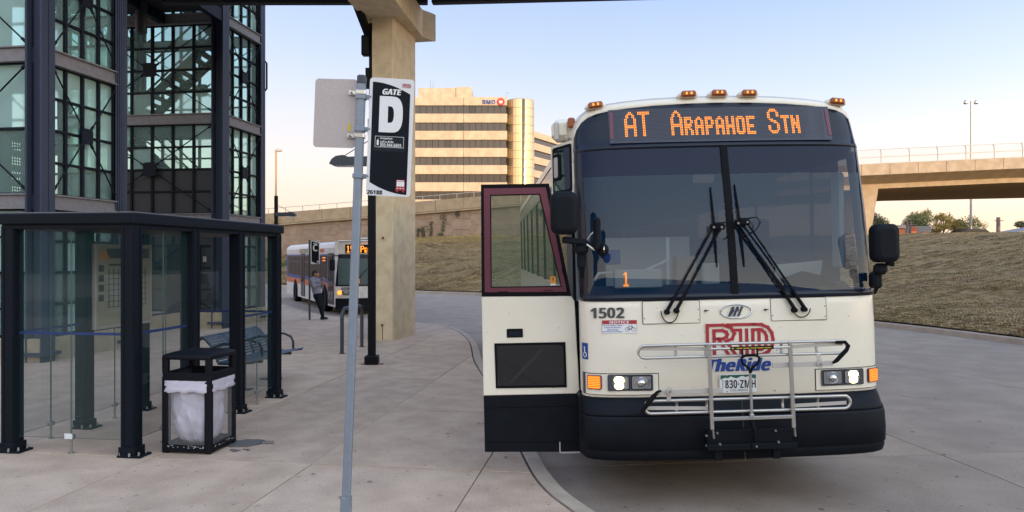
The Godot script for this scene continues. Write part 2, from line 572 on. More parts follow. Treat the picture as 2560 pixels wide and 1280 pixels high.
# ---------------------------------------------------------------- main
func _ready() -> void:
	var cam := Camera3D.new()
	cam.name = "camera"
	cam.position = Vector3(0, 2.19, 0)
	cam.fov = 37.24
	cam.near = 0.05
	cam.far = 3000.0
	add_child(cam)
	var env := Environment.new()
	env.background_mode = Environment.BG_SKY
	var sky := Sky.new()
	sky.sky_material = make_sky()
	env.sky = sky
	env.background_energy_multiplier = 1.0
	env.tonemap_mode = Environment.TONE_MAPPER_LINEAR
	env.tonemap_exposure = 1.38
	env.sdfgi_enabled = true
	env.ssao_enabled = true
	env.ssil_enabled = true
	var we := WorldEnvironment.new()
	we.name = "world"
	we.environment = env
	add_child(we)
	var sun := DirectionalLight3D.new()
	sun.name = "sun"
	sun.light_color = Color(1.0, 0.83, 0.63)
	sun.light_energy = 1.15
	sun.light_angular_distance = 0.6
	sun.shadow_enabled = true
	add_child(sun)
	sun.rotation_degrees = Vector3(-5.0, 32.0, 0.0)   # low, from behind the photographer's right shoulder

	make_materials()
	build_ground()
	build_mound()
	build_highway()
	build_office()
	build_far()
	build_footbridge()
	build_tower()
	build_sun_blocker()
	build_shelter()
	build_bench()
	build_bin()
	build_posts()
	build_gate_signs()
	build_city_bus()
	build_person()
	build_coach()

# ---------------------------------------------------------------- ground
const FLAT := Basis(Vector3(1, 0, 0), Vector3(0, 0, -1), Vector3(0, 1, 0))   # outline (x, distance) -> lying down, thickness upwards
var kerb_line := PackedVector2Array()
var road_edge := PackedVector2Array()

func smooth_line(p: Array, n := 8) -> PackedVector2Array:
	var out := PackedVector2Array()
	for i in p.size() - 1:
		var a: Vector2 = p[maxi(i - 1, 0)]
		var b: Vector2 = p[i]
		var c: Vector2 = p[i + 1]
		var d: Vector2 = p[mini(i + 2, p.size() - 1)]
		for k in n:
			out.append(b.cubic_interpolate(c, a, d, float(k) / n))
	out.append(p[-1])
	return out

# a line moved sideways to its left
func aside(p: PackedVector2Array, by: float) -> PackedVector2Array:
	var out := PackedVector2Array()
	for i in p.size():
		var t := (p[mini(i + 1, p.size() - 1)] - p[maxi(i - 1, 0)]).normalized()
		out.append(p[i] + Vector2(-t.y, t.x) * by)
	return out

# profile points (sideways, height) swept along a line on the ground
func sweep(b: MB, line: PackedVector2Array, prof: PackedVector2Array) -> void:
	var rails := []
	for q in prof:
		var l := aside(line, q.x)
		var r := PackedVector3Array()
		for p in l:
			r.append(V(p.x, q.y, p.y))
		rails.append(r)
	b.loft(rails, false, false, false, false)

func build_ground() -> void:
	var b := MB.new()
	b.quad(Vector3(-1500, -0.06, 300), Vector3(1500, -0.06, 300), Vector3(1500, -0.06, -2500), Vector3(-1500, -0.06, -2500))
	struct("ground", b, M.soil)
	kerb_line = smooth_line([Vector2(16, -6.0), Vector2(9, -2.0), Vector2(4.2, 1.6), Vector2(2.1, 3.4), Vector2(1.2, 4.8), Vector2(0.687, 6.07), Vector2(0.428, 6.85), Vector2(0.272, 7.95), Vector2(0.09, 9.8), Vector2(-0.22, 12.3), Vector2(-0.57, 14.9), Vector2(-0.87, 18.3), Vector2(-1.45, 21.2), Vector2(-2.26, 22.9), Vector2(-3.3, 23.75), Vector2(-4.6, 24.7), Vector2(-5.75, 25.6), Vector2(-7.0, 27.2), Vector2(-8.6, 30.2), Vector2(-11, 35), Vector2(-15, 42), Vector2(-22, 50)], 6)
	# road: concrete slabs between arcs round the middle of the loop
	b = MB.new()
	b.quad(Vector3(-70, -0.02, 60), Vector3(60, -0.02, 60), Vector3(60, -0.02, -75), Vector3(-70, -0.02, -75))
	struct("road", b, M.joint)
	var road := get_node("road")
	var hub := Vector2(-20.3, 5.4)
	var rng := RandomNumberGenerator.new()
	rng.seed = 4
	var walk := PackedVector2Array(kerb_line)
	walk.append(Vector2(-60, 60))
	walk.append(Vector2(-60, -40))
	walk.append(Vector2(16, -40))
	for ri in 10:
		var r0 := 12.0 + 4.4 * ri
		for ai in 21:
			var a0 := deg_to_rad(6.8 - 8.25 * 8 + 8.25 * ai)
			var a1 := a0 + deg_to_rad(8.25)
			var cell := PackedVector2Array()
			for k in 5:
				var a := lerpf(a0 + 0.005 / r0, a1 - 0.005 / r0, k / 4.0)
				cell.append(hub + Vector2(cos(a), sin(a)) * (r0 + 0.006))
			for k in 5:
				var a := lerpf(a1 - 0.005 / r0, a0 + 0.005 / r0, k / 4.0)
				cell.append(hub + Vector2(cos(a), sin(a)) * (r0 + 4.394))
			var left := Geometry2D.clip_polygons(cell, walk)
			if left.is_empty():
				continue
			var big := 0.0
			for q in left:
				for p in q:
					big = maxf(big, p.y)
			if big < -6.0:
				continue
			b = MB.new()
			b.xf.basis = FLAT
			for q in left:
				if not Geometry2D.is_polygon_clockwise(q):
					b.prism(q, -0.03, rng.randf_range(-0.0015, 0.0015))
			part("slab", b, M.road if rng.randf() < 0.6 else M.road_pale, road)
	# the rest of the yard behind the photographer
	b = MB.new()
	b.quad(Vector3(-70, -0.012, 60), Vector3(60, -0.012, 60), Vector3(60, -0.012, 4.5), Vector3(-70, -0.012, 4.5))
	struct("yard", b, M.road)
	# pavement: slabs in a turned grid, kerb round them
	var inner := aside(kerb_line, 0.185)
	var area := PackedVector2Array(inner)
	area.append(Vector2(-60, 56))
	area.append(Vector2(-60, -30))
	area.append(Vector2(16, -30))
	b = MB.new()
	b.xf.basis = FLAT
	b.prism(area, 0.02, 0.124)
	struct("pavement", b, M.joint)
	var pave := get_node("pavement")
	var ax := Vector2(0.139, 0.9903)
	var cx := Vector2(0.9903, -0.139)
	var shades := [M.pavement, M.pavement_pale, M.pavement, M.pavement_dark]
	for iv in range(-2, 16):
		for iu in range(-6, 12):
			var v0 := -1.30 - 1.70 * iv
			var u0 := 7.14 + 2.66 * iu
			var cell := PackedVector2Array()
			for k in [[-0.005, 0.005], [-0.005, 2.655], [-1.695, 2.655], [-1.695, 0.005]]:
				cell.append(cx * (v0 + k[0]) + ax * (u0 + k[1]))
			var left := Geometry2D.intersect_polygons(cell, area)
			for q in left:
				if q.size() < 3:
					continue
				b = MB.new()
				b.xf.basis = FLAT
				b.prism(q, 0.11, 0.14 + rng.randf_range(-0.002, 0.002), 0.004)
				part("slab", b, shades[rng.randi() % 4], pave)
	b = MB.new()
	var far := PackedVector2Array([Vector2(-60, 56), Vector2(-60, -30), Vector2(-29, -30), Vector2(-29, 56)])
	b.xf.basis = FLAT
	b.prism(far, 0.03, 0.135)
	struct("far_pavement", b, M.pavement)
	b = MB.new()
	sweep(b, kerb_line, PackedVector2Array([Vector2(-0.012, -0.02), Vector2(-0.004, 0.115), Vector2(0.004, 0.132), Vector2(0.02, 0.141), Vector2(0.150, 0.143), Vector2(0.158, 0.136), Vector2(0.160, 0.0)]))
	struct("kerb", b, M.kerb)
	# a wet patch beside the litter bin
	b = MB.new()
	b.xf.basis = FLAT
	var n := FastNoiseLite.new()
	n.seed = 5
	n.frequency = 0.9
	var blot := func(c: Vector2, rx: float, ry: float, k: int) -> PackedVector2Array:
		var out := PackedVector2Array()
		for i in k:
			var a := TAU * i / k
			var s := 1.0 + 0.35 * n.get_noise_2d(c.x * 7 + cos(a) * 1.2, c.y * 7 + sin(a) * 1.2)
			out.append(c + Vector2(cos(a) * rx, sin(a) * ry) * s)
		return out
	b.prism(blot.call(Vector2(-2.92, 8.32), 0.20, 0.17, 26), 0.141, 0.1445)
	for s in [[-2.72, 8.40, 0.10, 0.012], [-2.70, 8.30, 0.11, 0.016], [-2.66, 8.33, 0.05, 0.01], [-2.95, 8.03, 0.035, 0.03], [-2.89, 8.01, 0.03, 0.02], [-2.82, 8.05, 0.035, 0.016], [-2.91, 7.96, 0.03, 0.014], [-2.78, 8.0, 0.02, 0.01]]:
		b.prism(blot.call(Vector2(s[0], s[1]), s[2], s[3], 12), 0.141, 0.1445)
	tag(part("water_stain", b, M.stain), "dark wet stain with splashes on the pavement beside the litter bin", "stain")
	# dry leaves blown over the road, too many and small to count
	b = MB.new()
	for i in 70:
		var p := Vector2(rng.randf_range(0.9, 6.5), rng.randf_range(4.8, 12.0))
		if i >= 44:
			p = Vector2(rng.randf_range(-3.0, 0.0), rng.randf_range(6.2, 14.0))
		var y := 0.006 if i < 44 else 0.148
		var a := rng.randf() * TAU
		var l := rng.randf_range(0.012, 0.034)
		var u := Vector3(cos(a), 0, sin(a)) * l
		var w := Vector3(-sin(a), 0.25, cos(a)) * l * 0.45
		var c := V(p.x, y, p.y)
		b.tri(c - u, c + w, c + u)
		b.tri(c - u, c + u, c - w * Vector3(1, -0.6, 1))
	var lv := part("fallen_leaves", b, M.bark)
	lv.set_meta("kind", "stuff")
	tag(lv, "small dry leaves scattered over the road and pavement", "leaves")

# ---------------------------------------------------------------- grass bank
func bank(s: float, x := 20.0) -> float:
	# the bank climbs most steeply on the left, where the road runs closest to the wall
	var t := clampf(s / 24.0, 0.0, 1.0)
	var k := 3.42
	if x < 14.0:
		k = lerpf(4.35, 3.42, clampf(x / 14.0, 0.0, 1.0)) if x > 0.0 else lerpf(4.35, 7.0, clampf(-x / 15.0, 0.0, 1.0))
	var h := minf(0.15 + k * t * (1.3 - 0.3 * t), 4.0)
	if s > 26.0:
		h -= 1.0 * smoothstep(26.0, 37.0, s)
	return h

func build_mound() -> void:
	road_edge = smooth_line([Vector2(14.5, -40), Vector2(14.4, -20), Vector2(14.3, 0), Vector2(14.0, 8), Vector2(13.4, 14), Vector2(12.6, 18.7), Vector2(11.3, 23.5), Vector2(8.5, 29.5), Vector2(4.2, 36), Vector2(-1.0, 41.5), Vector2(-6.0, 45.0), Vector2(-16.5, 54), Vector2(-32, 68), Vector2(-60, 90)], 8)
	var b := MB.new()
	sweep(b, road_edge, PackedVector2Array([Vector2(0.012, -0.03), Vector2(0.0, 0.12), Vector2(-0.02, 0.145), Vector2(-0.17, 0.15), Vector2(-0.175, 0.05)]))
	struct("outer_kerb", b, M.kerb)
	var n := FastNoiseLite.new()
	n.seed = 9
	n.frequency = 0.11
	n.fractal_octaves = 4
	var n2 := FastNoiseLite.new()
	n2.seed = 19
	n2.frequency = 0.55
	n2.fractal_octaves = 3
	var rails := []
	var ss := [0.17, 0.6, 1.2, 2, 3, 4.2, 5.6, 7, 8.6, 10.4, 12.4, 14.6, 17, 19.6, 22, 24, 26, 28.5, 31, 34, 37, 44, 60, 85, 120, 170]
	for s in ss:
		var l := aside(road_edge, -s)
		var r := PackedVector3Array()
		for p in l:
			r.append(V(p.x, bank(s, p.x) + n.get_noise_2d(p.x, p.y) * clampf(s * 0.1, 0.0, 0.22), p.y))
		rails.append(r)
	b = MB.new()
	b.loft(rails, false, false, false, true)
	struct("grass_bank", b, M.turf)
	# tufts
	var tuft := MB.new()
	var rng := RandomNumberGenerator.new()
	rng.seed = 31
	for k in 7:
		var a := TAU * k / 7.0 + rng.randf() * 0.6
		var o := Vector3(cos(a), 0, sin(a))
		var w := Vector3(-sin(a), 0, cos(a)) * 0.016
		var p := o * 0.03
		tuft.tri(p - w, p + o * rng.randf_range(0.03, 0.09) + Vector3(0, rng.randf_range(0.5, 1.0) * 0.12, 0), p + w)
	var spots := []
	var tints := []
	var lengths := [0.0]
	for i in road_edge.size() - 1:
		lengths.append(lengths[-1] + road_edge[i].distance_to(road_edge[i + 1]))
	while spots.size() < 100000:
		var at := rng.randf() * float(lengths[-1])
		var i := 0
		i = clampi(lengths.bsearch(at) - 1, 0, road_edge.size() - 2)
		var t := (road_edge[i + 1] - road_edge[i]).normalized()
		var s := 0.2 + 27.0 * pow(rng.randf(), 1.25)
		var p := road_edge[i] + t * (at - float(lengths[i])) + Vector2(t.y, -t.x) * s
		if p.y < 12.0 or p.x / p.y > 0.80 or p.x / p.y < -0.36 or p.y > 66.0:
			continue
		var clump := n2.get_noise_2d(p.x * 0.7, p.y * 1.2 + s * 0.6)
		if clump < -0.15 and rng.randf() < 0.35:
			continue
		var y := bank(s, p.x) + n.get_noise_2d(p.x, p.y) * clampf(s * 0.1, 0.0, 0.22) - 0.012
		var k := rng.randf_range(0.6, 1.5)
		var bs := Basis(Vector3.UP, rng.randf() * TAU).scaled(Vector3(k, k * rng.randf_range(0.22, 0.5), k))
		spots.append(Transform3D(bs, V(p.x, y, p.y)))
		var g := n.get_noise_2d(p.x * 1.3 + 40, p.y * 2.6) * 0.75 + 0.5 + rng.randf_range(-0.22, 0.22) - clump * 0.35
		if s < 1.6 and p.x > 5.0:
			g += 0.25
		if p.x < 8.0:
			g = g * 0.75 + 0.05
		var dry := Color(0.56, 0.435, 0.255)
		var brown := Color(0.29, 0.215, 0.135)
		var green := Color(0.29, 0.25, 0.125)
		var c := dry.lerp(green, clampf((g - 0.55) * 2.0, 0.0, 1.0)) if g > 0.55 else dry.lerp(brown, clampf((0.5 - g) * 2.6, 0.0, 1.0))
		if p.x < 6.0 and p.x > -10.0 and p.y > 61.0:      # sunlight along the foot of the wall, painted into the tuft colour
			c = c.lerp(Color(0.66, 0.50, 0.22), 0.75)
		elif p.x <= -10.0 and p.y > 59.5:
			c = c.lerp(Color(0.10, 0.16, 0.05), 0.8)
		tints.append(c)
	var mm := MultiMesh.new()
	mm.transform_format = MultiMesh.TRANSFORM_3D
	mm.use_colors = true
	mm.mesh = tuft.done()
	mm.instance_count = spots.size()
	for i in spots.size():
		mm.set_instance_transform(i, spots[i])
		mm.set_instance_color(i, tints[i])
	var o := MultiMeshInstance3D.new()
	o.name = "grass"
	o.multimesh = mm
	o.material_override = M.blade
	add_child(o, true)
	o.set_meta("kind", "stuff")
	tag(o, "short dry grass covering the bank round the bus loop", "grass")

# ---------------------------------------------------------------- highway on its wall and bridge
func rail_y(x: float) -> float:
	var p := [[-80.0, 2.3], [-21.0, 5.82], [-8.2, 6.84], [-2.7, 7.29], [29.6, 9.99], [43.8, 10.64], [90.0, 11.6]]
	for i in p.size() - 1:
		if x <= p[i + 1][0]:
			return lerpf(p[i][1], p[i + 1][1], (x - p[i][0]) / (p[i + 1][0] - p[i][0]))
	return p[-1][1]

func build_highway() -> void:
	var w := thing("retaining_wall", "tan retaining wall of hexagonal panels under the rising highway", "wall", V(-17, 3, 65))
	var off := Transform3D(Basis(), -w.position)
	var b := MB.new()
	b.xf = off
	var poly := PackedVector2Array([Vector2(-60, 0), Vector2(16, 0), Vector2(16, rail_y(16) - 0.95), Vector2(-21, rail_y(-21) - 0.95), Vector2(-60, rail_y(-60) - 0.95)])
	b.prism(poly, -89.5, -65.36)
	part("wall", b, M.wall_joint, w)
	var rng := RandomNumberGenerator.new()
	rng.seed = 77
	var region := PackedVector2Array([Vector2(-26, 2.0), Vector2(9, 2.0), Vector2(9, rail_y(9) - 1.08), Vector2(-21, rail_y(-21) - 1.08), Vector2(-26, rail_y(-26) - 1.08)])
	for iy in 8:
		for ix in 24:
			var c := Vector2(-27.0 + 1.62 * ix, 1.2 + 0.93 * iy)
			if ix % 2:
				c.y += 0.465
			if iy % 2 == 0:
				pass
			var hex := PackedVector2Array()
			for k in [[-0.685, 0.458], [0.685, 0.458], [0.935, 0.0], [0.685, -0.458], [-0.685, -0.458], [-0.935, 0.0]]:
				hex.append(c + Vector2(k[0], k[1]))
			for q in Geometry2D.intersect_polygons(hex, region):
				b = MB.new()
				b.xf = off
				b.prism(q, -65.4, -65.27 + rng.randf_range(-0.008, 0.008), 0.012)
				part("panel", b, M.wall_panel if rng.randf() < 0.65 else M.wall_panel_dark, w)
	b = MB.new()
	b.xf = off
	for i in 76:
		var x := -60.0 + i
		b.bar(V(x, rail_y(x) - 1.02, 65.2), V(x + 1.0, rail_y(x + 1.0) - 1.02, 65.2), 0.42, 0.12)
	part("coping", b, M.parapet, w)
	var h := thing("highway_bridge", "tan highway bridge with a panelled concrete parapet crossing beyond the grass", "bridge", V(34, 3, 65))
	off = Transform3D(Basis(), -h.position)
	for i in 56:
		var x0 := -60.0 + 2.43 * i
		var x1 := x0 + 2.405
		b = MB.new()
		b.xf = off
		b.prism(PackedVector2Array([Vector2(x0, rail_y(x0) - 0.94), Vector2(x1, rail_y(x1) - 0.94), Vector2(x1, rail_y(x1)), Vector2(x0, rail_y(x0))]), -65.3, -65.0, 0.015)
		part("parapet_panel", b, M.parapet if x0 < 16.0 else M.bridge, h)
	# deck: sloping web, a lit edge beam and the underside
	b = MB.new()
	b.xf = off
	var edge := MB.new()
	edge.xf = off
	for i in 40:
		var x := 10.0 + 2.0 * i
		var y0 := rail_y(x) - 0.94
		var y1 := rail_y(x + 2.0) - 0.94
		b.quad(V(x, y0, 65.02), V(x + 2, y1, 65.02), V(x + 2, y1 - 0.62, 67.2), V(x, y0 - 0.62, 67.2))
		b.quad(V(x, y0 - 1.0, 67.5), V(x, y0 - 1.0, 90), V(x + 2, y1 - 1.0, 90), V(x + 2, y1 - 1.0, 67.5))
		b.quad(V(x, y0 + 0.1, 65.2), V(x + 2, y1 + 0.1, 65.2), V(x + 2, y1 + 0.1, 90), V(x, y0 + 0.1, 90))
		b.quad(V(x, y0 - 1.0, 90), V(x, y0 + 0.9, 90), V(x + 2, y1 + 0.9, 90), V(x + 2, y1 - 1.0, 90))
		edge.bar(V(x, y0 - 0.82, 67.35), V(x + 2.0, y1 - 0.82, 67.35), 0.32, 0.42)
	part("deck", b, M.bridge, h)
	part("edge_beam", edge, M.bridge, h)
	b = MB.new()
	b.xf = off
	b.loft([PackedVector3Array([V(31.0, 2.0, 67.6), V(31.6, 2.0, 67.6), V(31.6, 2.0, 72), V(31.0, 2.0, 72)]), PackedVector3Array([V(30.9, 8.3, 67.15), V(32.4, 8.3, 67.15), V(32.4, 8.3, 72), V(30.9, 8.3, 72)])], true, false, true, false)
	part("pier", b, M.bridge, h)
	# guard rail over the wall, chain-link screen over the bridge
	b = MB.new()
	var posts := MB.new()
	b.xf = off
	posts.xf = off
	for i in 30:
		var x := -40.0 + 1.47 * i
		b.bar(V(x, rail_y(x) + 0.42, 65.15), V(x + 1.47, rail_y(x + 1.47) + 0.42, 65.15), 0.045, 0.045)
		posts = MB.new()
		posts.xf = off
		posts.bar(V(x, rail_y(x), 65.15), V(x, rail_y(x) + 0.42, 65.15), 0.05, 0.05)
		part("rail_post", posts, M.pole_pale, h)
	part("guard_rail", b, M.pole_pale, h)
	for i in 22:
		var x := 22.0 + 2.43 * i
		var y := rail_y(x)
		b = MB.new()
		b.xf = off
		b.path(PackedVector3Array([V(x, y - 0.3, 65.25), V(x, y + 0.75, 65.25), V(x, y + 1.1, 65.32), V(x, y + 1.32, 65.5)]), 0.045, 6)
		part("screen_post", b, M.pole_pale, h)
		b = MB.new()
		b.xf = off
		var x2 := x + 2.43
		var y2 := rail_y(x2)
		b.quad(V(x, y + 0.03, 65.26), V(x2, y2 + 0.03, 65.26), V(x2, y2 + 1.05, 65.28), V(x, y + 1.05, 65.28))
		b.quad(V(x, y + 1.05, 65.28), V(x2, y2 + 1.05, 65.28), V(x2, y2 + 1.32, 65.5), V(x, y + 1.32, 65.5))
		part("screen_mesh", b, M.chain_link, h)
	b = MB.new()
	b.xf = off
	for hgt in [0.06, 0.62, 1.3]:
		for i in 22:
			var x := 22.0 + 2.43 * i
			var z := 65.27 if hgt < 1.2 else 65.48
			b.tube(V(x, rail_y(x) + hgt, z), V(x + 2.43, rail_y(x + 2.43) + hgt, z), 0.035, -1, 5)
	part("screen_rails", b, M.pole_pale, h)
	# climbing plants on the wall
	var k := 0
	for s in [[-5.9, 4.3, 0.32, 1.5, "thickest climbing vine, hanging down the retaining wall in a dark green streak"], [-7.6, 3.75, 0.3, 1.0, "low bushy vine at the foot of the wall beside the concrete pier"], [-6.95, 3.9, 0.16, 1.25, "thin upright vine between two bushier ones on the wall"], [-6.1, 3.6, 0.2, 0.6, "short vine growing from the grass under the thickest vine"], [-4.7, 5.6, 0.35, 0.7, "wispy dry vine high on the wall under its coping"], [-8.05, 3.7, 0.1, 0.8, "single bare vine stem on the wall nearest the concrete pier"]]:
		b = MB.new()
		var r := RandomNumberGenerator.new()
		r.seed = 100 + k
		k += 1
		for i in 80:
			var t := r.randf()
			var c := V(s[0] + r.randfn() * s[2] * 0.42 * (0.5 + t), s[1] + t * s[3], 65.2 - r.randf() * 0.14)
			var u := Vector3(r.randfn(), r.randfn(), r.randfn() * 0.5).normalized() * r.randf_range(0.05, 0.10)
			var v := u.cross(Vector3(r.randfn() * 0.4, r.randfn() * 0.4, 1).normalized())
			b.quad(c - u, c - v * 0.7, c + u, c + v * 0.7)
		tag(part("climbing_vine", b, M.leaf_ivy), s[4], "vine", "vines on the retaining wall")

# ---------------------------------------------------------------- the office block behind
func build_office() -> void:
	var o := thing("office_building", "beige office block with dark ribbon windows and a round glazed corner", "office building", V(-11.5, 0, 150))
	var off := Transform3D(Basis(), -o.position)
	var b := MB.new()
	b.xf = off
	var x0 := -22.0
	var x1 := -0.95
	var mid := -9.55
	# spandrels: bands between the window bands, in three lengths with open joints
	for f in 10:
		var top := 33.6 if f == 0 else 30.3 - 3.39 * (f - 1)
		var bot := 31.92 if f == 0 else 31.92 - 3.39 * f
		for seg in [[x0, mid - 0.03], [mid + 0.03, x1]]:
			b = MB.new()
			b.xf = off
			b.box(V((seg[0] + seg[1]) / 2, (top + bot) / 2, 160), Vector3(seg[1] - seg[0], top - bot, 20.0), 0.04)
			part("spandrel", b, M.block_wall, o)
		if f < 9:
			var wt := 31.92 - 3.39 * f
			boxpart("window_band", V((x0 + x1) / 2, wt - 0.81, 160.2) - o.position, Vector3(x1 - x0 - 0.5, 1.62, 19.4), M.block_frame, o)
			if f < 7:
				for i in 17:
					var wdt := (x1 - x0 - 0.3) / 17.0
					b = MB.new()
					b.xf = off
					b.box(V(x0 + 0.15 + wdt * (i + 0.5), wt - 0.81, 150.34), Vector3(wdt - 0.09, 1.56, 0.05))
					part("window_pane", b, M.block_pane_dark if f >= 4 or (i * 7 + f * 3) % 11 == 0 else M.block_pane, o)
	b = MB.new()
	b.xf = off
	b.box(V(-13.7, 35.0, 161), Vector3(10.9, 3.2, 11), 0.03)
	b.box(V(-9.85, 35.05, 160.2), Vector3(3.1, 3.35, 10.0), 0.03)
	b.box(V(-17.2, 35.0, 155.45), Vector3(1.8, 1.5, 0.1), 0.02)
	part("penthouse", b, M.block_grey, o)
	b = MB.new()
	b.xf = off
	b.tube(V(-16.7, 36.6, 156), V(-16.7, 38.4, 156), 0.04, 0.02, 6)
	b.tube(V(-16.2, 36.6, 156), V(-16.2, 38.2, 156), 0.04, 0.02, 6)
	part("antenna", b, M.block_frame, o)
	b = MB.new()
	b.xf = off
	b.path(PackedVector3Array([V(-1.2, 33.6, 151), V(-1.2, 34.5, 151), V(-0.9, 34.7, 151), V(-0.5, 34.5, 151)]), 0.03, 6)
	part("roof_lamp", b, M.block_frame, o)
	# round corner
	b = MB.new()
	b.xf = off
	b.lathe(PackedVector2Array([Vector2(2.70, 0), Vector2(2.70, 33.4), Vector2(0, 33.4)]), V(1.72, 0, 153.0), 48)
	var core := part("corner_tower", b, M.gold_frame, o)
	for row in 14:
		var y := 31.6 - 1.695 * row
		for k in 15:
			var a0 := deg_to_rad(-98.0 + 13.0 * k)
			var a1 := a0 + deg_to_rad(12.3)
			b = MB.new()
			b.xf = off
			var r0 := PackedVector3Array()
			var r1 := PackedVector3Array()
			for j in 3:
				var a := lerpf(a0, a1, j / 2.0)
				r0.append(V(1.72 + sin(a) * 2.76, y + 0.04, 153.0 - cos(a) * 2.76))
				r1.append(V(1.72 + sin(a) * 2.76, y + 1.655, 153.0 - cos(a) * 2.76))
			b.loft([r0, r1], false, false, false, true)
			part("pane", b, M.block_pane if k == 8 else M.gold_glass, core)
	# the wing that runs back to the right
	b = MB.new()
	var wing := Transform3D(Basis(Vector3(0.473, 0, -0.881), Vector3.UP, Vector3(0.881, 0, 0.473)), V(5.35, 0, 188) - o.position)
	for f in 10:
		var top := 33.2 if f == 0 else 30.3 - 3.39 * (f - 1)
		var bot := 31.6 if f == 0 else 31.92 - 3.39 * f
		b = MB.new()
		b.xf = wing
		b.box(Vector3(14, (top + bot) / 2, -8), Vector3(28, top - bot, 16), 0.04)
		part("wing_spandrel", b, M.block_wall, o)
		if f < 9:
			b = MB.new()
			b.xf = wing
			b.box(Vector3(14, bot - 0.85, -8.2), Vector3(27.4, 1.8, 15.4))
			part("wing_window_band", b, M.block_pane, o)
	# emblem and letters near the roof
	var s := thing("roof_sign", "blue letters and red disc sign on the top corner of the beige office block", "sign", V(-2.8, 32.6, 149.98))
	put("lettering", letters("BMO", 2.5, 0.85, true, 0.0, 0.12), M.print_blue, s, Transform3D(Basis(), Vector3(-1.75, 0, 0.06)))
	b = MB.new()
	b.xf = Transform3D(Basis(Vector3.RIGHT, Vector3.BACK, Vector3.DOWN), Vector3(0.6, 0, 0.0))
	b.lathe(PackedVector2Array([Vector2(0.74, 0), Vector2(0.74, 0.13), Vector2(0, 0.14)]), Vector3.ZERO, 28, false)
	part("disc", b, M.print_red, s)
	b = MB.new()
	b.box(Vector3(0.6, -0.2, 0.16), Vector3(0.62, 0.16, 0.04))
	for k in 3:
		b.prism(PackedVector2Array([Vector2(0.30 + 0.21 * k, -0.08), Vector2(0.47 + 0.21 * k, -0.08), Vector2(0.47 + 0.21 * k, 0.18), Vector2(0.385 + 0.21 * k, 0.28), Vector2(0.30 + 0.21 * k, 0.18)]), 0.14, 0.18)
	part("emblem", b, M.print_white, s)

# ---------------------------------------------------------------- far things on the right
func tree(x: float, d: float, y0: float, h: float, wd: float, leaf: Material, sd: int, label: String, tall := 0.0) -> void:
	var t := thing("tree", label, "tree", V(x, y0, d), 0.0, "trees beyond the highway bridge")
	var r := RandomNumberGenerator.new()
	r.seed = sd
	var b := MB.new()
	b.path(PackedVector3Array([Vector3(0, -0.3, 0), Vector3(0.05, h * 0.3, 0), Vector3(-0.04, h * 0.65, 0), Vector3(0, h * 0.9, 0)]), PackedFloat32Array([0.16, 0.12, 0.07, 0.02]), 7)
	var clumps := []
	for i in 24:
		var t0 := r.randf_range(0.34, 0.97)
		var reach := wd * 0.5 * (sqrt(1.0 - pow(absf(t0 - 0.55) / 0.5, 2.0) * 0.92) if tall == 0.0 else (1.02 - t0)) * r.randf_range(0.45, 1.0)
		var a := r.randf() * TAU
		var c := Vector3(cos(a) * reach, h * t0, sin(a) * reach)
		b.path(PackedVector3Array([Vector3(0, h * t0 * 0.75, 0), c * Vector3(0.6, 0.95, 0.6), c]), PackedFloat32Array([0.05, 0.03, 0.012]), 5, false, false)
		clumps.append([c, wd * r.randf_range(0.13, 0.22)])
	part("trunk", b, M.bark, t)
	b = MB.new()
	for c in clumps:
		for i in 130:
			var dir := Vector3(r.randfn(), r.randfn() * 0.8, r.randfn()).normalized()
			var p: Vector3 = c[0] + dir * float(c[1]) * pow(r.randf(), 0.45) * 1.15
			var u := Vector3(r.randfn(), r.randfn(), r.randfn()).normalized() * r.randf_range(0.09, 0.19)
			var v := u.cross(Vector3(r.randfn(), r.randfn(), r.randfn()).normalized())
			b.quad(p - u, p - v * 0.6, p + u, p + v * 0.6)
	part("crown", b, leaf, t)

func car(at: Vector3, turn: float, paint: Material, label: String) -> void:
	var o := thing("parked_car", label, "car", at, turn)
	var b := MB.new()
	b.prism(PackedVector2Array([Vector2(-2.2, 0.3), Vector2(2.2, 0.3), Vector2(2.25, 0.75), Vector2(1.45, 0.92), Vector2(0.75, 1.42), Vector2(-0.75, 1.48), Vector2(-1.5, 0.98), Vector2(-2.2, 0.88)]), -0.85, 0.85, 0.08)
	part("body", b, paint, o)
	for w in [[-1.35, 0.86], [1.35, 0.86], [-1.35, -0.86], [1.35, -0.86]]:
		b = MB.new()
		b.tube(Vector3(w[0], 0.32, w[1] - 0.1), Vector3(w[0], 0.32, w[1] + 0.1), 0.32, -1, 16)
		part("wheel", b, M.rubber, o)
	b = MB.new()
	b.prism(PackedVector2Array([Vector2(1.3, 0.93), Vector2(0.7, 1.36), Vector2(-0.7, 1.41), Vector2(-1.35, 0.98)]), -0.88, 0.88)
	part("window", b, M.city_glass, o)

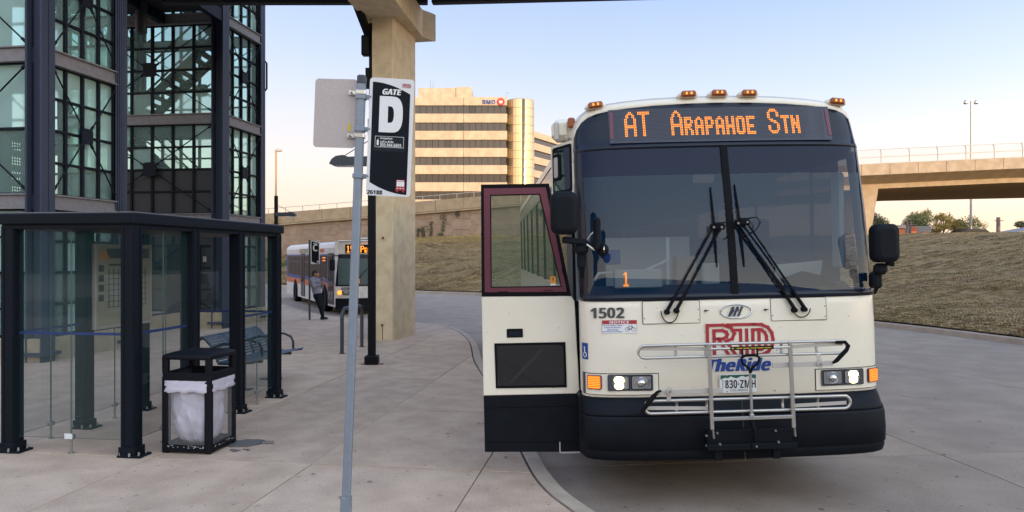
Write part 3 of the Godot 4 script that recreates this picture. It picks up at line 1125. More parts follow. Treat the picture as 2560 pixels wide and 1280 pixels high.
func build_far() -> void:
	tree(59.6, 112, 2.6, 5.6, 4.0, M.leaf_a, 1, "darker tree at the left of the largest clump under the bridge")
	tree(61.6, 114, 2.6, 6.2, 3.6, M.leaf_b, 2, "tallest tree, in the middle of the clump under the bridge")
	tree(63.6, 112, 2.6, 5.7, 3.4, M.leaf_c, 3, "yellowing tree at the right of the clump under the bridge")
	tree(66.8, 111, 2.6, 4.9, 4.6, M.leaf_b, 4, "rounded yellow-green tree beside the street light pole")
	tree(52.2, 110, 2.6, 5.6, 3.6, M.leaf_dark, 5, "dark loose tree just right of the bridge pier")
	tree(54.6, 113, 2.6, 3.9, 2.0, M.leaf_a, 6, "small pale tree between the bridge pier and the low grey shed")
	tree(73.7, 110, 2.6, 4.6, 2.4, M.leaf_dark, 7, "dark tree at the right edge of the photo")
	tree(69.2, 113, 2.6, 3.5, 2.0, M.leaf_a, 8, "brownish bush left of the thick brown post")
	tree(71.0, 116, 2.6, 2.7, 1.8, M.leaf_dark, 9, "lowest bush right of the thick brown post")
	var o := thing("brick_shed", "red brick building with a pale flat roof behind the bridge pier", "shed", V(50.2, 2.5, 104))
	boxpart("wall", Vector3(0, 1.7, 0), Vector3(4.0, 3.4, 6), M.brick_red, o)
	boxpart("roof", Vector3(0, 3.6, 0), Vector3(4.2, 0.4, 6.3), M.pole_pale, o)
	o = thing("grey_shed", "long low shed with a grey roof left of the trees", "shed", V(55.6, 2.4, 108))
	boxpart("wall", Vector3(0, 1.6, 0), Vector3(5.0, 3.2, 5), M.shed_wall, o)
	var b := MB.new()
	b.prism(PackedVector2Array([Vector2(-2.6, 3.15), Vector2(2.6, 3.15), Vector2(2.5, 3.95), Vector2(-2.5, 3.95)]), -2.6, 2.6)
	part("roof", b, M.roof_grey, o)
	o = thing("pitched_shed", "grey sloping roof of a shed on the crest, far right", "shed", V(71.5, 2.4, 106))
	boxpart("wall", Vector3(0, 1.3, 0), Vector3(6.0, 2.6, 5), M.shed_wall, o)
	b = MB.new()
	b.prism(PackedVector2Array([Vector2(-3.2, 2.5), Vector2(3.2, 2.5), Vector2(3.2, 4.1), Vector2(2.2, 4.0), Vector2(-3.2, 3.0)]), -2.7, 2.7)
	part("roof", b, M.roof_grey, o)
	for q in [[54.1, 104, 0.30, 4.6, "left one of the two thin wooden posts before the grey shed"], [54.85, 104.5, 0.28, 4.6, "right one of the two thin wooden posts, beside the orange sign"], [70.4, 110, 0.62, 5.4, "thick brown post right of the rounded yellow-green tree"]]:
		o = thing("utility_pole", q[4], "pole", V(q[0], 2.4, q[1]))
		b = MB.new()
		b.tube(Vector3.ZERO, Vector3(0, q[3], 0), q[2] * 0.5, q[2] * 0.42, 9)
		part("pole", b, M.shed_wall, o)
		boxpart("crossarm", Vector3(0.1, q[3] - 0.5, 0), Vector3(1.3, 0.1, 0.1), M.shed_wall, o)
	o = thing("warning_sign", "small orange road sign between the wooden posts and the trees", "sign", V(55.55, 2.4, 105))
	boxpart("board", Vector3(0, 3.3, 0.06), Vector3(0.66, 1.0, 0.04), M.orange_sign, o)
	boxpart("post", Vector3(0, 1.6, 0), Vector3(0.08, 3.4, 0.06), M.pole_pale, o)
	# a dark car behind the crest
	car(V(36.2, 2.86, 60.0), 0.0, M.car_dark, "dark car of which only the roof shows over the grass crest")
	car(V(-19.0, 0.0, -8.5), deg_to_rad(38.0), M.city_white, "white car behind the photographer, seen only mirrored in the shelter glass")
	# lights
	o = thing("street_light", "tall grey street light with two lamp heads behind the bridge", "street light", V(60.4, 2.4, 100))
	b = MB.new()
	b.tube(Vector3.ZERO, Vector3(0, 20.3, 0), 0.17, 0.09, 10)
	part("pole", b, M.pole_pale, o)
	boxpart("crossarm", Vector3(0, 20.2, 0), Vector3(1.5, 0.09, 0.09), M.pole_pale, o)
	for s in [-1.0, 1.0]:
		b = MB.new()
		b.lathe(PackedVector2Array([Vector2(0.05, 0.28), Vector2(0.2, 0.2), Vector2(0.28, -0.12), Vector2(0.22, -0.25), Vector2(0, -0.25)]), Vector3(s * 0.68, 20.05, 0), 12)
		part("lamp_head", b, M.clamp, o)
	o = thing("wall_light", "tall tan light pole with one lamp head on the parapet by the tower", "street light", V(-20.15, 5.2, 64.85))
	b = MB.new()
	b.bar(Vector3(0, 0, 0), Vector3(0, 6.05, 0), 0.13, 0.13)
	b.box(Vector3(0, 0.05, 0.0), Vector3(0.4, 0.25, 0.35))
	part("pole", b, M.pole_tan, o)
	boxpart("lamp_head", Vector3(0.28, 6.0, 0), Vector3(0.42, 0.2, 0.3), M.pole_pale, o, 0.03)

# ---------------------------------------------------------------- footbridge overhead and its pier
func build_footbridge() -> void:
	var o := thing("footbridge", "dark steel footbridge passing overhead along the top edge", "bridge", V(0, 8.75, 18.2))
	var b: MB
	# two straight lengths that meet over the pier
	for leg in [[Transform3D(Basis(), Vector3(-2.2, 0, 0)), -6.9, 0.0], [Transform3D(Basis(Vector3.UP, -deg_to_rad(4.2)), Vector3(-2.2, 0, 0)), 0.0, 60.0]]:
		var f: Transform3D = leg[0]
		var xm: float = (leg[1] + leg[2]) / 2
		var len: float = leg[2] - leg[1]
		for z in [-1.6, 1.6]:
			b = MB.new()
			b.xf = f
			b.box(Vector3(xm, 0.55, z), Vector3(len, 1.1, 0.22), 0.02)
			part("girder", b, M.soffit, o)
			b = MB.new()
			b.xf = f
			for i in int(len / 2.0):
				b.box(Vector3(leg[1] + 1.0 + 2.0 * i, 1.9, z), Vector3(0.08, 1.6, 0.08))
			b.box(Vector3(xm, 2.7, z), Vector3(len, 0.08, 0.1))
			b.box(Vector3(xm, 1.9, z), Vector3(len, 0.05, 0.06))
			part("railing", b, M.tower_dark, o)
		b = MB.new()
		b.xf = f
		b.box(Vector3(xm, 0.35, 0), Vector3(len, 0.2, 2.9))
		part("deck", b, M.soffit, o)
		for i in int(len / 3.0):
			b = MB.new()
			b.xf = f
			b.box(Vector3(leg[1] + 1.5 + 3.0 * i, 0.16, 0), Vector3(0.18, 0.2, 2.95))
			part("cross_beam", b, M.soffit, o)
		b = MB.new()
		b.xf = f
		b.box(Vector3(xm, 3.6, 0), Vector3(len, 0.15, 4.2))
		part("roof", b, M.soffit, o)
	o = thing("bridge_pier", "cream concrete pier with a wide cap carrying the footbridge", "pier", V(-3.0, 0.1, 19.2))
	var off := Transform3D(Basis(), -o.position)
	b = MB.new()
	b.xf = off * Transform3D(FLAT, Vector3.ZERO)
	b.prism(PackedVector2Array([Vector2(-3.40, 18.47), Vector2(-2.90, 18.40), Vector2(-2.87, 18.43), Vector2(-2.56, 20.1), Vector2(-2.60, 20.14), Vector2(-3.12, 20.2)]), 0.08, 7.98)
	part("column", b, M.column_concrete, o)
	b = MB.new()
	b.xf = off * Transform3D(FLAT, Vector3.ZERO)
	b.prism(PackedVector2Array([Vector2(-3.95, 14.2), Vector2(-2.95, 14.1), Vector2(-2.36, 20.1), Vector2(-2.06, 20.5), Vector2(-3.45, 20.75)]), 7.98, 8.72, 0.03)
	part("cap", b, M.column_concrete, o)
	b = MB.new()
	b.xf = off
	b.bar(V(-3.46, 0.14, 18.66), V(-3.46, 7.9, 18.66), 0.09, 0.09)
	b.bar(V(-3.52, 7.6, 18.66), V(-3.85, 8.9, 16.6), 0.16, 0.14)
	b.box(V(-3.54, 6.55, 18.66), Vector3(0.10, 0.5, 0.12))
	b.box(V(-3.58, 7.35, 18.66), Vector3(0.22, 0.5, 0.2), 0.03)
	part("drain_pipe", b, M.post_black, o)
	for q in [[-3.13, 18.44, 2.28, 0.36], [-3.15, 18.44, 0.16, 0.34]]:
		b = MB.new()
		b.tube(V(q[0], q[2] + 0.35, 18.46) - o.position, V(q[0], q[2] + 0.35, 18.41) - o.position, 0.035, 0.03, 8)
		b.box(V(q[0] + 0.01, q[2] + 0.16, 18.434) - o.position, Vector3(0.018, q[3], 0.004))
		part("rust_mark", b, M.rust, o)

# ---------------------------------------------------------------- added, unseen: open decks far behind the photographer that block the low sun
func build_sun_blocker() -> void:
	var o := thing("sun_blocker", "added unseen sun blocker behind the photographer, built as long open decks", "sun blocker", V(-75, 0, -100))
	for f in 8:
		boxpart("deck", Vector3(0, 3.5 * f + 0.2, 12), Vector3(400, 0.4, 24), M.blocker_concrete, o)
		boxpart("spandrel", Vector3(0, 3.5 * f + (0.55 if f < 7 else 0.1), -0.12), Vector3(400, 1.3, 0.24), M.blocker_concrete, o)
	boxpart("rear_wall", Vector3(0, 12.6, 24.2), Vector3(400, 25.2, 0.3), M.blocker_concrete, o)
	for i in 40:
		boxpart("column", Vector3(-195 + 10 * i, 12.3, 0.3), Vector3(0.6, 24.5, 0.6), M.blocker_concrete, o)

# ---------------------------------------------------------------- glass tower
# a basis whose x runs along the face from a to b on the ground, z outwards (to the right of the way a -> b is inwards)
func face_frame(a: Vector2, b: Vector2) -> Transform3D:
	var t := (b - a).normalized()
	var x := Vector3(t.x, 0, -t.y)
	return Transform3D(Basis(x, Vector3.UP, x.cross(Vector3.UP)), V(a.x, 0, a.y))

func brace(parent: Node, f: Transform3D, x0: float, x1: float, y0: float, y1: float, m: Material) -> void:
	var b := MB.new()
	b.xf = f
	var c := Vector3((x0 + x1) / 2, (y0 + y1) / 2, 0.13)
	var hub := minf(x1 - x0, y1 - y0) * 0.055 + 0.03
	for s in [[x0, y0], [x1, y0], [x0, y1], [x1, y1]]:
		var p := Vector3(s[0], s[1], 0.12)
		var t := (c - p).normalized()
		b.tube(p, c - t * hub * 1.2, 0.016, -1, 6)
		b.tube(p, p + t * 0.16, 0.03, 0.03, 6)
		b.tube(c - t * (hub + 0.16), c - t * hub * 0.9, 0.03, 0.03, 6)
	b.xf = f * Transform3D(Basis(), c)
	b.prism(rounded(hub * 2.4, hub * 2.4, hub * 0.5, 2), -0.02, 0.02)
	part("brace", b, m, parent)

func glazed(parent: Node, f: Transform3D, w: float, y0: float, y1: float, nc: int, nr: int, frame: Material, gl: Material, dark_rows := 0, sd := 1, edge := 0.16) -> void:
	var x0 := edge
	var x1 := w - edge
	var cw := (x1 - x0) / nc
	var rh := (y1 - y0) / nr
	for i in nc + 1:
		var b := MB.new()
		b.xf = f
		b.box(Vector3(x0 + cw * i, (y0 + y1) / 2, 0), Vector3(0.065, y1 - y0, 0.10), 0.006)
		part("mullion", b, frame, parent)
	for j in nr + 1:
		var b := MB.new()
		b.xf = f
		b.box(Vector3((x0 + x1) / 2, y0 + rh * j, -0.002), Vector3(x1 - x0, 0.05, 0.085), 0.006)
		part("transom", b, frame, parent)
	var r := RandomNumberGenerator.new()
	r.seed = sd
	for i in nc:
		for j in nr:
			var b := MB.new()
			b.xf = f
			var c := Vector3(x0 + cw * (i + 0.5), y0 + rh * (j + 0.5), -0.012)
			if j < dark_rows:
				b.box(c, Vector3(cw - 0.06, rh - 0.05, 0.012))
				part("dark_panel", b, M.perforated, parent)
			else:
				b.quad(c + Vector3(-cw / 2 + 0.03, -rh / 2 + 0.02, 0), c + Vector3(cw / 2 - 0.03, -rh / 2 + 0.02, 0), c + Vector3(cw / 2 - 0.03, rh / 2 - 0.02, 0), c + Vector3(-cw / 2 + 0.03, rh / 2 - 0.02, 0))
				part("pane", b, gl if r.randf() < 0.7 else M.tower_glass_hazy, parent)

func column_at(parent: Node, p: Vector2, w: float, m: Material, turn := 8.0) -> void:
	var b := MB.new()
	b.xf = Transform3D(Basis(Vector3.UP, -deg_to_rad(turn)), V(p.x, 0, p.y) - (parent as Node3D).position)
	b.box(Vector3(0, 6.0, 0), Vector3(w, 11.9, 0.035), 0.004)
	b.box(Vector3(-w / 2 + 0.02, 6.0, 0), Vector3(0.04, 11.9, w), 0.004)
	b.box(Vector3(w / 2 - 0.02, 6.0, 0), Vector3(0.04, 11.9, w), 0.004)
	b.box(Vector3(0, 0.3, 0), Vector3(w + 0.16, 0.06, w + 0.16), 0.004)
	part("column", b, m, parent)

func one_tower(called: String, label: String, c: Array, bays: Array, dark: Array, main_steel: Material, beam: Material) -> Node3D:
	var o := thing(called, label, "tower", V(c[0].x, 0, c[0].y))
	var off := Transform3D(Basis(), -o.position)
	var lev := [[0.62, 3.1], [3.4, 5.95], [6.25, 8.8], [9.1, 11.7]]
	for k in 4:
		column_at(o, c[k], 0.36 if k == 0 else 0.28, main_steel)
	for k in 4:
		var a: Vector2 = c[k]
		var b2: Vector2 = c[(k + 1) % 4]
		var f := off * face_frame(a, b2)
		var w := a.distance_to(b2)
		var b := MB.new()
		for l in 4:
			var nr: int = bays[k][1]
			glazed(o, f, w, lev[l][0], lev[l][1], bays[k][0], nr, M.tower_dark, M.tower_glass, dark[k] if l == 1 else (nr if (l == 0 and dark[k] > 0) else 0), k * 7 + l)
			if l > 0 or k != 0:
				brace(o, f, 0.17, w - 0.17, lev[l][0] + 0.04, lev[l][1] - 0.04, M.tower_dark)
			b = MB.new()
			b.xf = f
			var by: float = lev[l][1] + 0.15
			b.box(Vector3(w / 2, by, 0.03), Vector3(w - 0.3, 0.30, 0.16), 0.008)
			b.box(Vector3(w / 2, by + 0.135, 0.06), Vector3(w - 0.3, 0.03, 0.20), 0.004)
			b.box(Vector3(w / 2, by - 0.135, 0.06), Vector3(w - 0.3, 0.03, 0.20), 0.004)
			part("beam", b, beam, o)
		b = MB.new()
		b.xf = f
		b.box(Vector3(w / 2, 0.34, -0.02), Vector3(w + 0.34, 0.5, 0.34), 0.012)
		part("plinth", b, M.plinth, o)
	for y in [0.16, 6.02, 11.9]:
		var b := MB.new()
		b.xf = off * Transform3D(FLAT, Vector3(0, y, 0))
		b.prism(PackedVector2Array([c[0], c[1], c[2], c[3]]), -0.03, 0.09)
		part("floor", b, M.soffit if y > 11.0 else M.cabin, o)
	return o

func build_tower() -> void:
	# corners run anticlockwise seen from above, starting at the near right one
	var t1 := [Vector2(-9.16, 14.75), Vector2(-8.80, 16.95), Vector2(-11.87, 17.38), Vector2(-12.23, 15.18)]
	var o := one_tower("lift_tower", "nearest glass and blue steel tower, at the left edge behind the shelter", t1, [[4, 4], [5, 4], [4, 4], [2, 2]], [0, 0, 0, 0], M.tower_steel, M.tower_beam)
	var off := Transform3D(Basis(), -o.position)
	# cables down the second column
	var b := MB.new()
	b.xf = off
	for k in 4:
		b.tube(V(-8.70 + 0.03 * k, 3.2, 16.70 + 0.03 * k), V(-8.70 + 0.03 * k, 11.8, 16.70 + 0.03 * k), 0.016, -1, 6)
	part("conduit", b, M.tower_steel, o)
	# perforated screen inside
	b = MB.new()
	b.xf = off * face_frame(Vector2(-10.6, 15.1), Vector2(-10.35, 17.1)) 
	for j in 22:
		b.box(Vector3(1.0, 3.42 + 0.062 * j, 0), Vector3(2.0, 0.026 if j % 5 else 0.10, 0.012))
	for i in 33:
		b.box(Vector3(0.02 + 0.062 * i, 4.08, 0.001), Vector3(0.028 if i % 9 else 0.2, 1.36, 0.013))
	part("perforated_screen", b, M.perforated, o)
	b = MB.new()
	b.xf = off
	b.box(V(-11.2, 6.0, 16.4), Vector3(0.12, 11.5, 0.12))
	b.box(V(-10.6, 6.0, 15.9), Vector3(0.10, 11.5, 0.10))
	b.box(V(-10.3, 6.0, 16.6), Vector3(0.05, 11.5, 0.22))
	b.box(V(-10.2, 4.75, 16.0), Vector3(1.6, 0.12, 0.5))
	b.box(V(-10.2, 7.6, 16.0), Vector3(1.6, 0.12, 0.5))
	part("lift_frame", b, M.tower_dark, o)
	b = MB.new()
	b.xf = off * Transform3D(FLAT, Vector3.ZERO)
	b.prism(PackedVector2Array([Vector2(-9.75, 15.25), Vector2(-9.5, 16.75), Vector2(-11.4, 17.0), Vector2(-11.65, 15.5)]), 0.25, 3.15)
	part("added_dark_core", b, M.perforated, o)  # added dark block that stands in for the shaded inside of the base
	var t2 := [Vector2(-8.30, 21.62), Vector2(-7.97, 23.95), Vector2(-12.1, 24.53), Vector2(-12.43, 22.2)]
	o = one_tower("stair_tower", "farther dark glass tower, seen between the nearest one and the sky", t2, [[4, 4], [6, 4], [4, 4], [6, 4]], [0, 0, 0, 2], M.tower_steel, M.tower_beam)
	off = Transform3D(Basis(), -o.position)
	# a stair climbing inside, with strings and treads
	for fl in 4:
		var y0 := 0.2 + 2.85 * fl
		var xa := -11.9 if fl % 2 == 0 else -8.9
		var xb := -8.9 if fl % 2 == 0 else -11.9
		b = MB.new()
		b.xf = off
		for s in [22.7, 23.7]:
			b.bar(V(xa, y0, s), V(xb, y0 + 2.85, s), 0.05, 0.24)
			b.bar(V(xa, y0 + 1.0, s), V(xb, y0 + 3.85, s), 0.04, 0.05)
		part("stair_string", b, M.tower_dark, o)
		for k in 15:
			b = MB.new()
			b.xf = off
			var t := (k + 0.5) / 15.0
			b.box(V(lerpf(xa, xb, t), y0 + 2.85 * t + 0.06, 23.2), Vector3(0.26, 0.04, 0.95))
			part("stair_tread", b, M.tower_dark, o)
	b = MB.new()
	b.xf = off
	b.box(V(-8.02, 6.0, 24.12), Vector3(0.07, 11.8, 0.07))
	b.path(PackedVector3Array([V(-7.9, 8.45, 24.1), V(-7.78, 8.3, 24.1), V(-7.78, 7.5, 24.1), V(-7.9, 7.35, 24.1)]), 0.03, 6)
	b.path(PackedVector3Array([V(-7.9, 11.8, 24.1), V(-7.9, 8.45, 24.1)]), 0.03, 6)
	b.path(PackedVector3Array([V(-7.9, 7.35, 24.1), V(-7.9, 0.2, 24.1)]), 0.03, 6)
	part("drain_pipe", b, M.tower_dark, o)
	b = MB.new()
	b.xf = off * Transform3D(FLAT, Vector3.ZERO)
	b.prism(PackedVector2Array([Vector2(-8.9, 22.1), Vector2(-8.65, 23.6), Vector2(-11.6, 24.0), Vector2(-11.85, 22.5)]), 0.25, 3.1)
	part("added_dark_core", b, M.perforated, o)  # same added dark block, in place of shade inside this base
	# door and fittings at its foot
	var f := off * face_frame(t2[3], t2[0])
	b = MB.new()
	b.xf = f
	b.box(Vector3(3.1, 1.42, 0.06), Vector3(1.0, 2.2, 0.06), 0.01)
	var dr := part("door", b, M.mask_black, o)
	b = MB.new()
	b.xf = f
	b.bar(Vector3(3.46, 1.28, 0.14), Vector3(3.30, 1.28, 0.14), 0.03, 0.03)
	b.tube(Vector3(3.46, 1.28, 0.08), Vector3(3.46, 1.28, 0.15), 0.03)
	part("door_handle", b, M.chrome, dr)
	b = MB.new()
	b.xf = f
	b.box(Vector3(3.78, 2.1, 0.14), Vector3(0.10, 0.16, 0.05), 0.008)
	part("card_reader", b, M.bolt, o)
	# passage roof between the two towers
	o = thing("passage_roof", "dark flat roof with a hanging lamp spanning the gap between the two towers", "roof", V(-10.3, 9.1, 19.4))
	b = MB.new()
	b.xf = Transform3D(FLAT, Vector3.ZERO).translated(-o.position)
	b.prism(PackedVector2Array([Vector2(-8.62, 17.1), Vector2(-8.30, 21.4), Vector2(-12.4, 22.0), Vector2(-12.7, 17.5)]), 9.12, 9.4)
	part("deck", b, M.soffit, o)
	b = MB.new()
	b.xf = Transform3D(Basis(), -o.position)
	b.bar(V(-8.58, 8.98, 17.1), V(-8.26, 8.98, 21.45), 0.18, 0.34)
	b.bar(V(-10.3, 8.98, 17.4), V(-10.0, 8.98, 21.8), 0.18, 0.30)
	part("edge_beam", b, M.tower_dark, o)
	b = MB.new()
	b.xf = Transform3D(Basis(), -o.position)
	b.tube(V(-10.05, 9.1, 20.6), V(-10.05, 8.25, 20.6), 0.15, -1, 14)
	b.tube(V(-10.05, 8.25, 20.6), V(-10.05, 8.22, 20.6), 0.13, 0.12, 14)
	part("ceiling_lamp", b, M.lamp_housing, o)

# ---------------------------------------------------------------- shelter
func build_shelter() -> void:
	var o := thing("bus_shelter", "black framed glass bus shelter with a blue tape line round its panes", "bus shelter", V(-3.905, 0.14, 7.80), -deg_to_rad(8.0))
	var W := 1.36
	var zs := [0.0, -1.09, -2.18, -3.27]
	var H := 2.38
	for x in [0.0, -W]:
		for z in zs:
			var b := MB.new()
			b.box(Vector3(x, H / 2 + 0.03, z), Vector3(0.142, H - 0.06, 0.142), 0.008)
			# grooves: raised edges of the extrusion
			for s in [-1, 1]:
				b.box(Vector3(x + s * 0.073, H / 2 + 0.03, z - 0.05), Vector3(0.008, H - 0.1, 0.03))
				b.box(Vector3(x + s * 0.073, H / 2 + 0.03, z + 0.05), Vector3(0.008, H - 0.1, 0.03))
				b.box(Vector3(x + 0.05 * s, H / 2 + 0.03, z + 0.073), Vector3(0.03, H - 0.1, 0.008))
			part("post", b, M.shelter_frame, o)
			b = MB.new()
			b.box(Vector3(x + 0.03, 0.012, z), Vector3(0.26, 0.022, 0.2), 0.004)
			b.box(Vector3(x, 0.06, z + 0.085), Vector3(0.17, 0.09, 0.02), 0.004)
			b.box(Vector3(x + 0.085, 0.06, z), Vector3(0.02, 0.09, 0.17), 0.004)
			part("base_plate", b, M.shelter_frame, o)
			b = MB.new()
			for k in [[0.12, 0.06], [0.12, -0.06], [-0.07, 0.085], [0.05, 0.11]]:
				b.tube(Vector3(x + k[0], 0.02, z + k[1]), Vector3(x + k[0], 0.055, z + k[1]), 0.013, 0.011, 6)
			part("anchor_bolt", b, M.bolt, o)
	var b := MB.new()
	b.box(Vector3(-W / 2, H + 0.055, -1.635), Vector3(W + 0.20, 0.115, 3.49), 0.012)
	b.box(Vector3(-W / 2, H - 0.025, -1.635), Vector3(W + 0.13, 0.05, 3.42), 0.006)
	part("roof", b, M.shelter_frame, o)
	b = MB.new()
	b.box(Vector3(-W / 2, H + 0.118, -1.635), Vector3(W + 0.12, 0.012, 3.41))
	part("roof_sheet", b, M.tower_beam, o)
	# panes: [x0, z0, x1, z1]
	var pane := func(x0: float, z0: float, x1: float, z1: float, tape: bool) -> void:
		var a := Vector3(x0, 0, z0)
		var c := Vector3(x1, 0, z1)
		var t := (c - a).normalized()
		var n := t.cross(Vector3.UP)
		var half := (a.distance_to(c) - 0.16) / 2.0
		for k in 2:
			var s := a + t * (0.08 + (half + 0.006) * k)
			var e := s + t * (half - 0.006)
			var q := MB.new()
			q.quad(s + Vector3(0, 0.16, 0), e + Vector3(0, 0.16, 0), e + Vector3(0, H - 0.05, 0), s + Vector3(0, H - 0.05, 0))
			var g := part("glass_pane", q, M.shelter_glass, o)
			q = MB.new()
			var jx := e if k == 0 else s
			q.bar(jx + Vector3(0, 0.16, 0), jx + Vector3(0, H - 0.05, 0), 0.006, 0.005, n)
			q.bar(s + Vector3(0, 0.158, 0), e + Vector3(0, 0.158, 0), 0.006, 0.004)
			part("glass_edge", q, M.glass_edge, g)
			if tape:
				q = MB.new()
				var m := (s + e) / 2
				q.bar(s + Vector3(0, 1.245, 0) + n * 0.003, e + Vector3(0, 1.245, 0) + n * 0.003, 0.002, 0.028)
				part("tape", q, M.tape, g)
		var j := a + t * (0.08 + half)
		var q2 := MB.new()
		q2.bar(j - t * 0.035 + Vector3(0, 0.17, 0), j + t * 0.035 + Vector3(0, 0.17, 0), 0.05, 0.05, Vector3.UP, 0.006)
		q2.tube(j, j + Vector3(0, 0.15, 0), 0.011, 0.014, 8)
		q2.tube(j, j + Vector3(0, 0.012, 0), 0.03, 0.03, 10)
		part("glass_foot", q2, M.bolt, o)
	pane.call(-W, 0.0, 0.0, 0.0, true)
	for i in 3:
		pane.call(-W, zs[i], -W, zs[i + 1], true)
	pane.call(0.0, zs[0], 0.0, zs[1], true)
	pane.call(0.0, zs[2], 0.0, zs[3], true)
	pane.call(-W, zs[3], 0.0, zs[3], true)
	b = MB.new()
	b.box(Vector3(-W * 0.505, 0.185, 0.035), Vector3(0.085, 0.055, 0.006))
	part("paper_tag", b, M.print_white, o)
	# framed route map on the inside of the left wall
	var mp := Node3D.new()
	mp.name = "map_case"
	o.add_child(mp)
	mp.transform = Transform3D(Basis(Vector3(0, 0, -1), Vector3.UP, Vector3(1, 0, 0)), Vector3(-W + 0.09, 1.68, -1.68))
	b = MB.new()
	b.box(Vector3.ZERO, Vector3(1.12, 1.04, 0.05), 0.008)
	part("frame", b, M.rack_flat, mp)
	boxpart("poster", Vector3(0, 0, 0.027), Vector3(1.04, 0.96, 0.004), M.poster, mp)
	boxpart("header", Vector3(0.06, 0.40, 0.030), Vector3(0.84, 0.12, 0.003), M.print_grey, mp)
	b = MB.new()
	b.prism(PackedVector2Array([Vector2(-0.50, 0.33), Vector2(-0.30, 0.33), Vector2(-0.40, 0.46)]), 0.03, 0.034)
	part("emblem", b, M.print_orange, mp)
	b = MB.new()
	for k in 4:
		b.box(Vector3(-0.46, 0.22 - 0.12 * k, 0.031), Vector3(0.09, 0.08, 0.003))
	b.box(Vector3(-0.02, 0.26, 0.031), Vector3(0.6, 0.025, 0.003))
	for k in 9:
		b.box(Vector3(-0.32 + 0.09 * k, -0.02, 0.031), Vector3(0.012, 0.46, 0.003))
	for k in 7:
		b.box(Vector3(0.04, 0.16 - 0.07 * k, 0.0315), Vector3(0.76, 0.008, 0.003))
	part("timetable", b, M.print_grey, mp)

# ---------------------------------------------------------------- bench beyond the shelter
func build_bench() -> void:
	var o := thing("bench", "blue-grey slatted metal bench with armrests behind the shelter", "bench", V(-4.18, 0.14, 12.15), -deg_to_rad(8.5))
	# the sitter looks along +x; length along z
	var L := 1.72
	var prof := []          # slats along a curve in (x, y)
	for k in 9:
		prof.append(Vector2(0.50 - 0.072 * k, 0.47 - 0.004 * k + 0.02 * absf(k - 4) / 4.0))
	for k in 10:
		var a := k / 9.0
		prof.append(Vector2(-0.10 - 0.10 * a - 0.13 * a * a, 0.50 + 0.40 * a - 0.06 * a * a * a))
	prof.append(Vector2(-0.36, 0.83))
	prof.append(Vector2(-0.40, 0.79))
	for i in prof.size():
		var p: Vector2 = prof[i]
		var t2: Vector2 = (prof[mini(i + 1, prof.size() - 1)] - prof[maxi(i - 1, 0)]).normalized()
		var b := MB.new()
		b.bar(Vector3(p.x, p.y, -L / 2), Vector3(p.x, p.y, L / 2), 0.036, 0.014, Vector3(t2.y, -t2.x, 0), 0.003)
		part("slat", b, M.bench_blue, o)
	for z in [-L / 2 + 0.03, -L / 6, L / 6, L / 2 - 0.03]:
		var b := MB.new()
		var pts := PackedVector3Array()
		for p in prof:
			pts.append(Vector3(p.x, p.y - 0.018, z))
		b.path(pts, 0.018, 6)
		part("rib", b, M.bench_dark, o)
		b = MB.new()
		b.path(PackedVector3Array([Vector3(-0.17, 0.68, z), Vector3(0.0, 0.74, z), Vector3(0.18, 0.73, z), Vector3(0.30, 0.68, z), Vector3(0.34, 0.60, z), Vector3(0.34, 0.48, z)]), 0.02, 7)
		part("armrest", b, M.bench_dark, o)
	for z in [-0.5, 0.5]:
		var b := MB.new()
		b.box(Vector3(0.12, 0.22, z), Vector3(0.10, 0.46, 0.08), 0.006)
		b.box(Vector3(0.10, 0.012, z), Vector3(0.34, 0.02, 0.14), 0.004)
		b.bar(Vector3(-0.10, 0.46, z), Vector3(0.45, 0.44, z), 0.06, 0.04)
		part("leg", b, M.bench_dark, o)

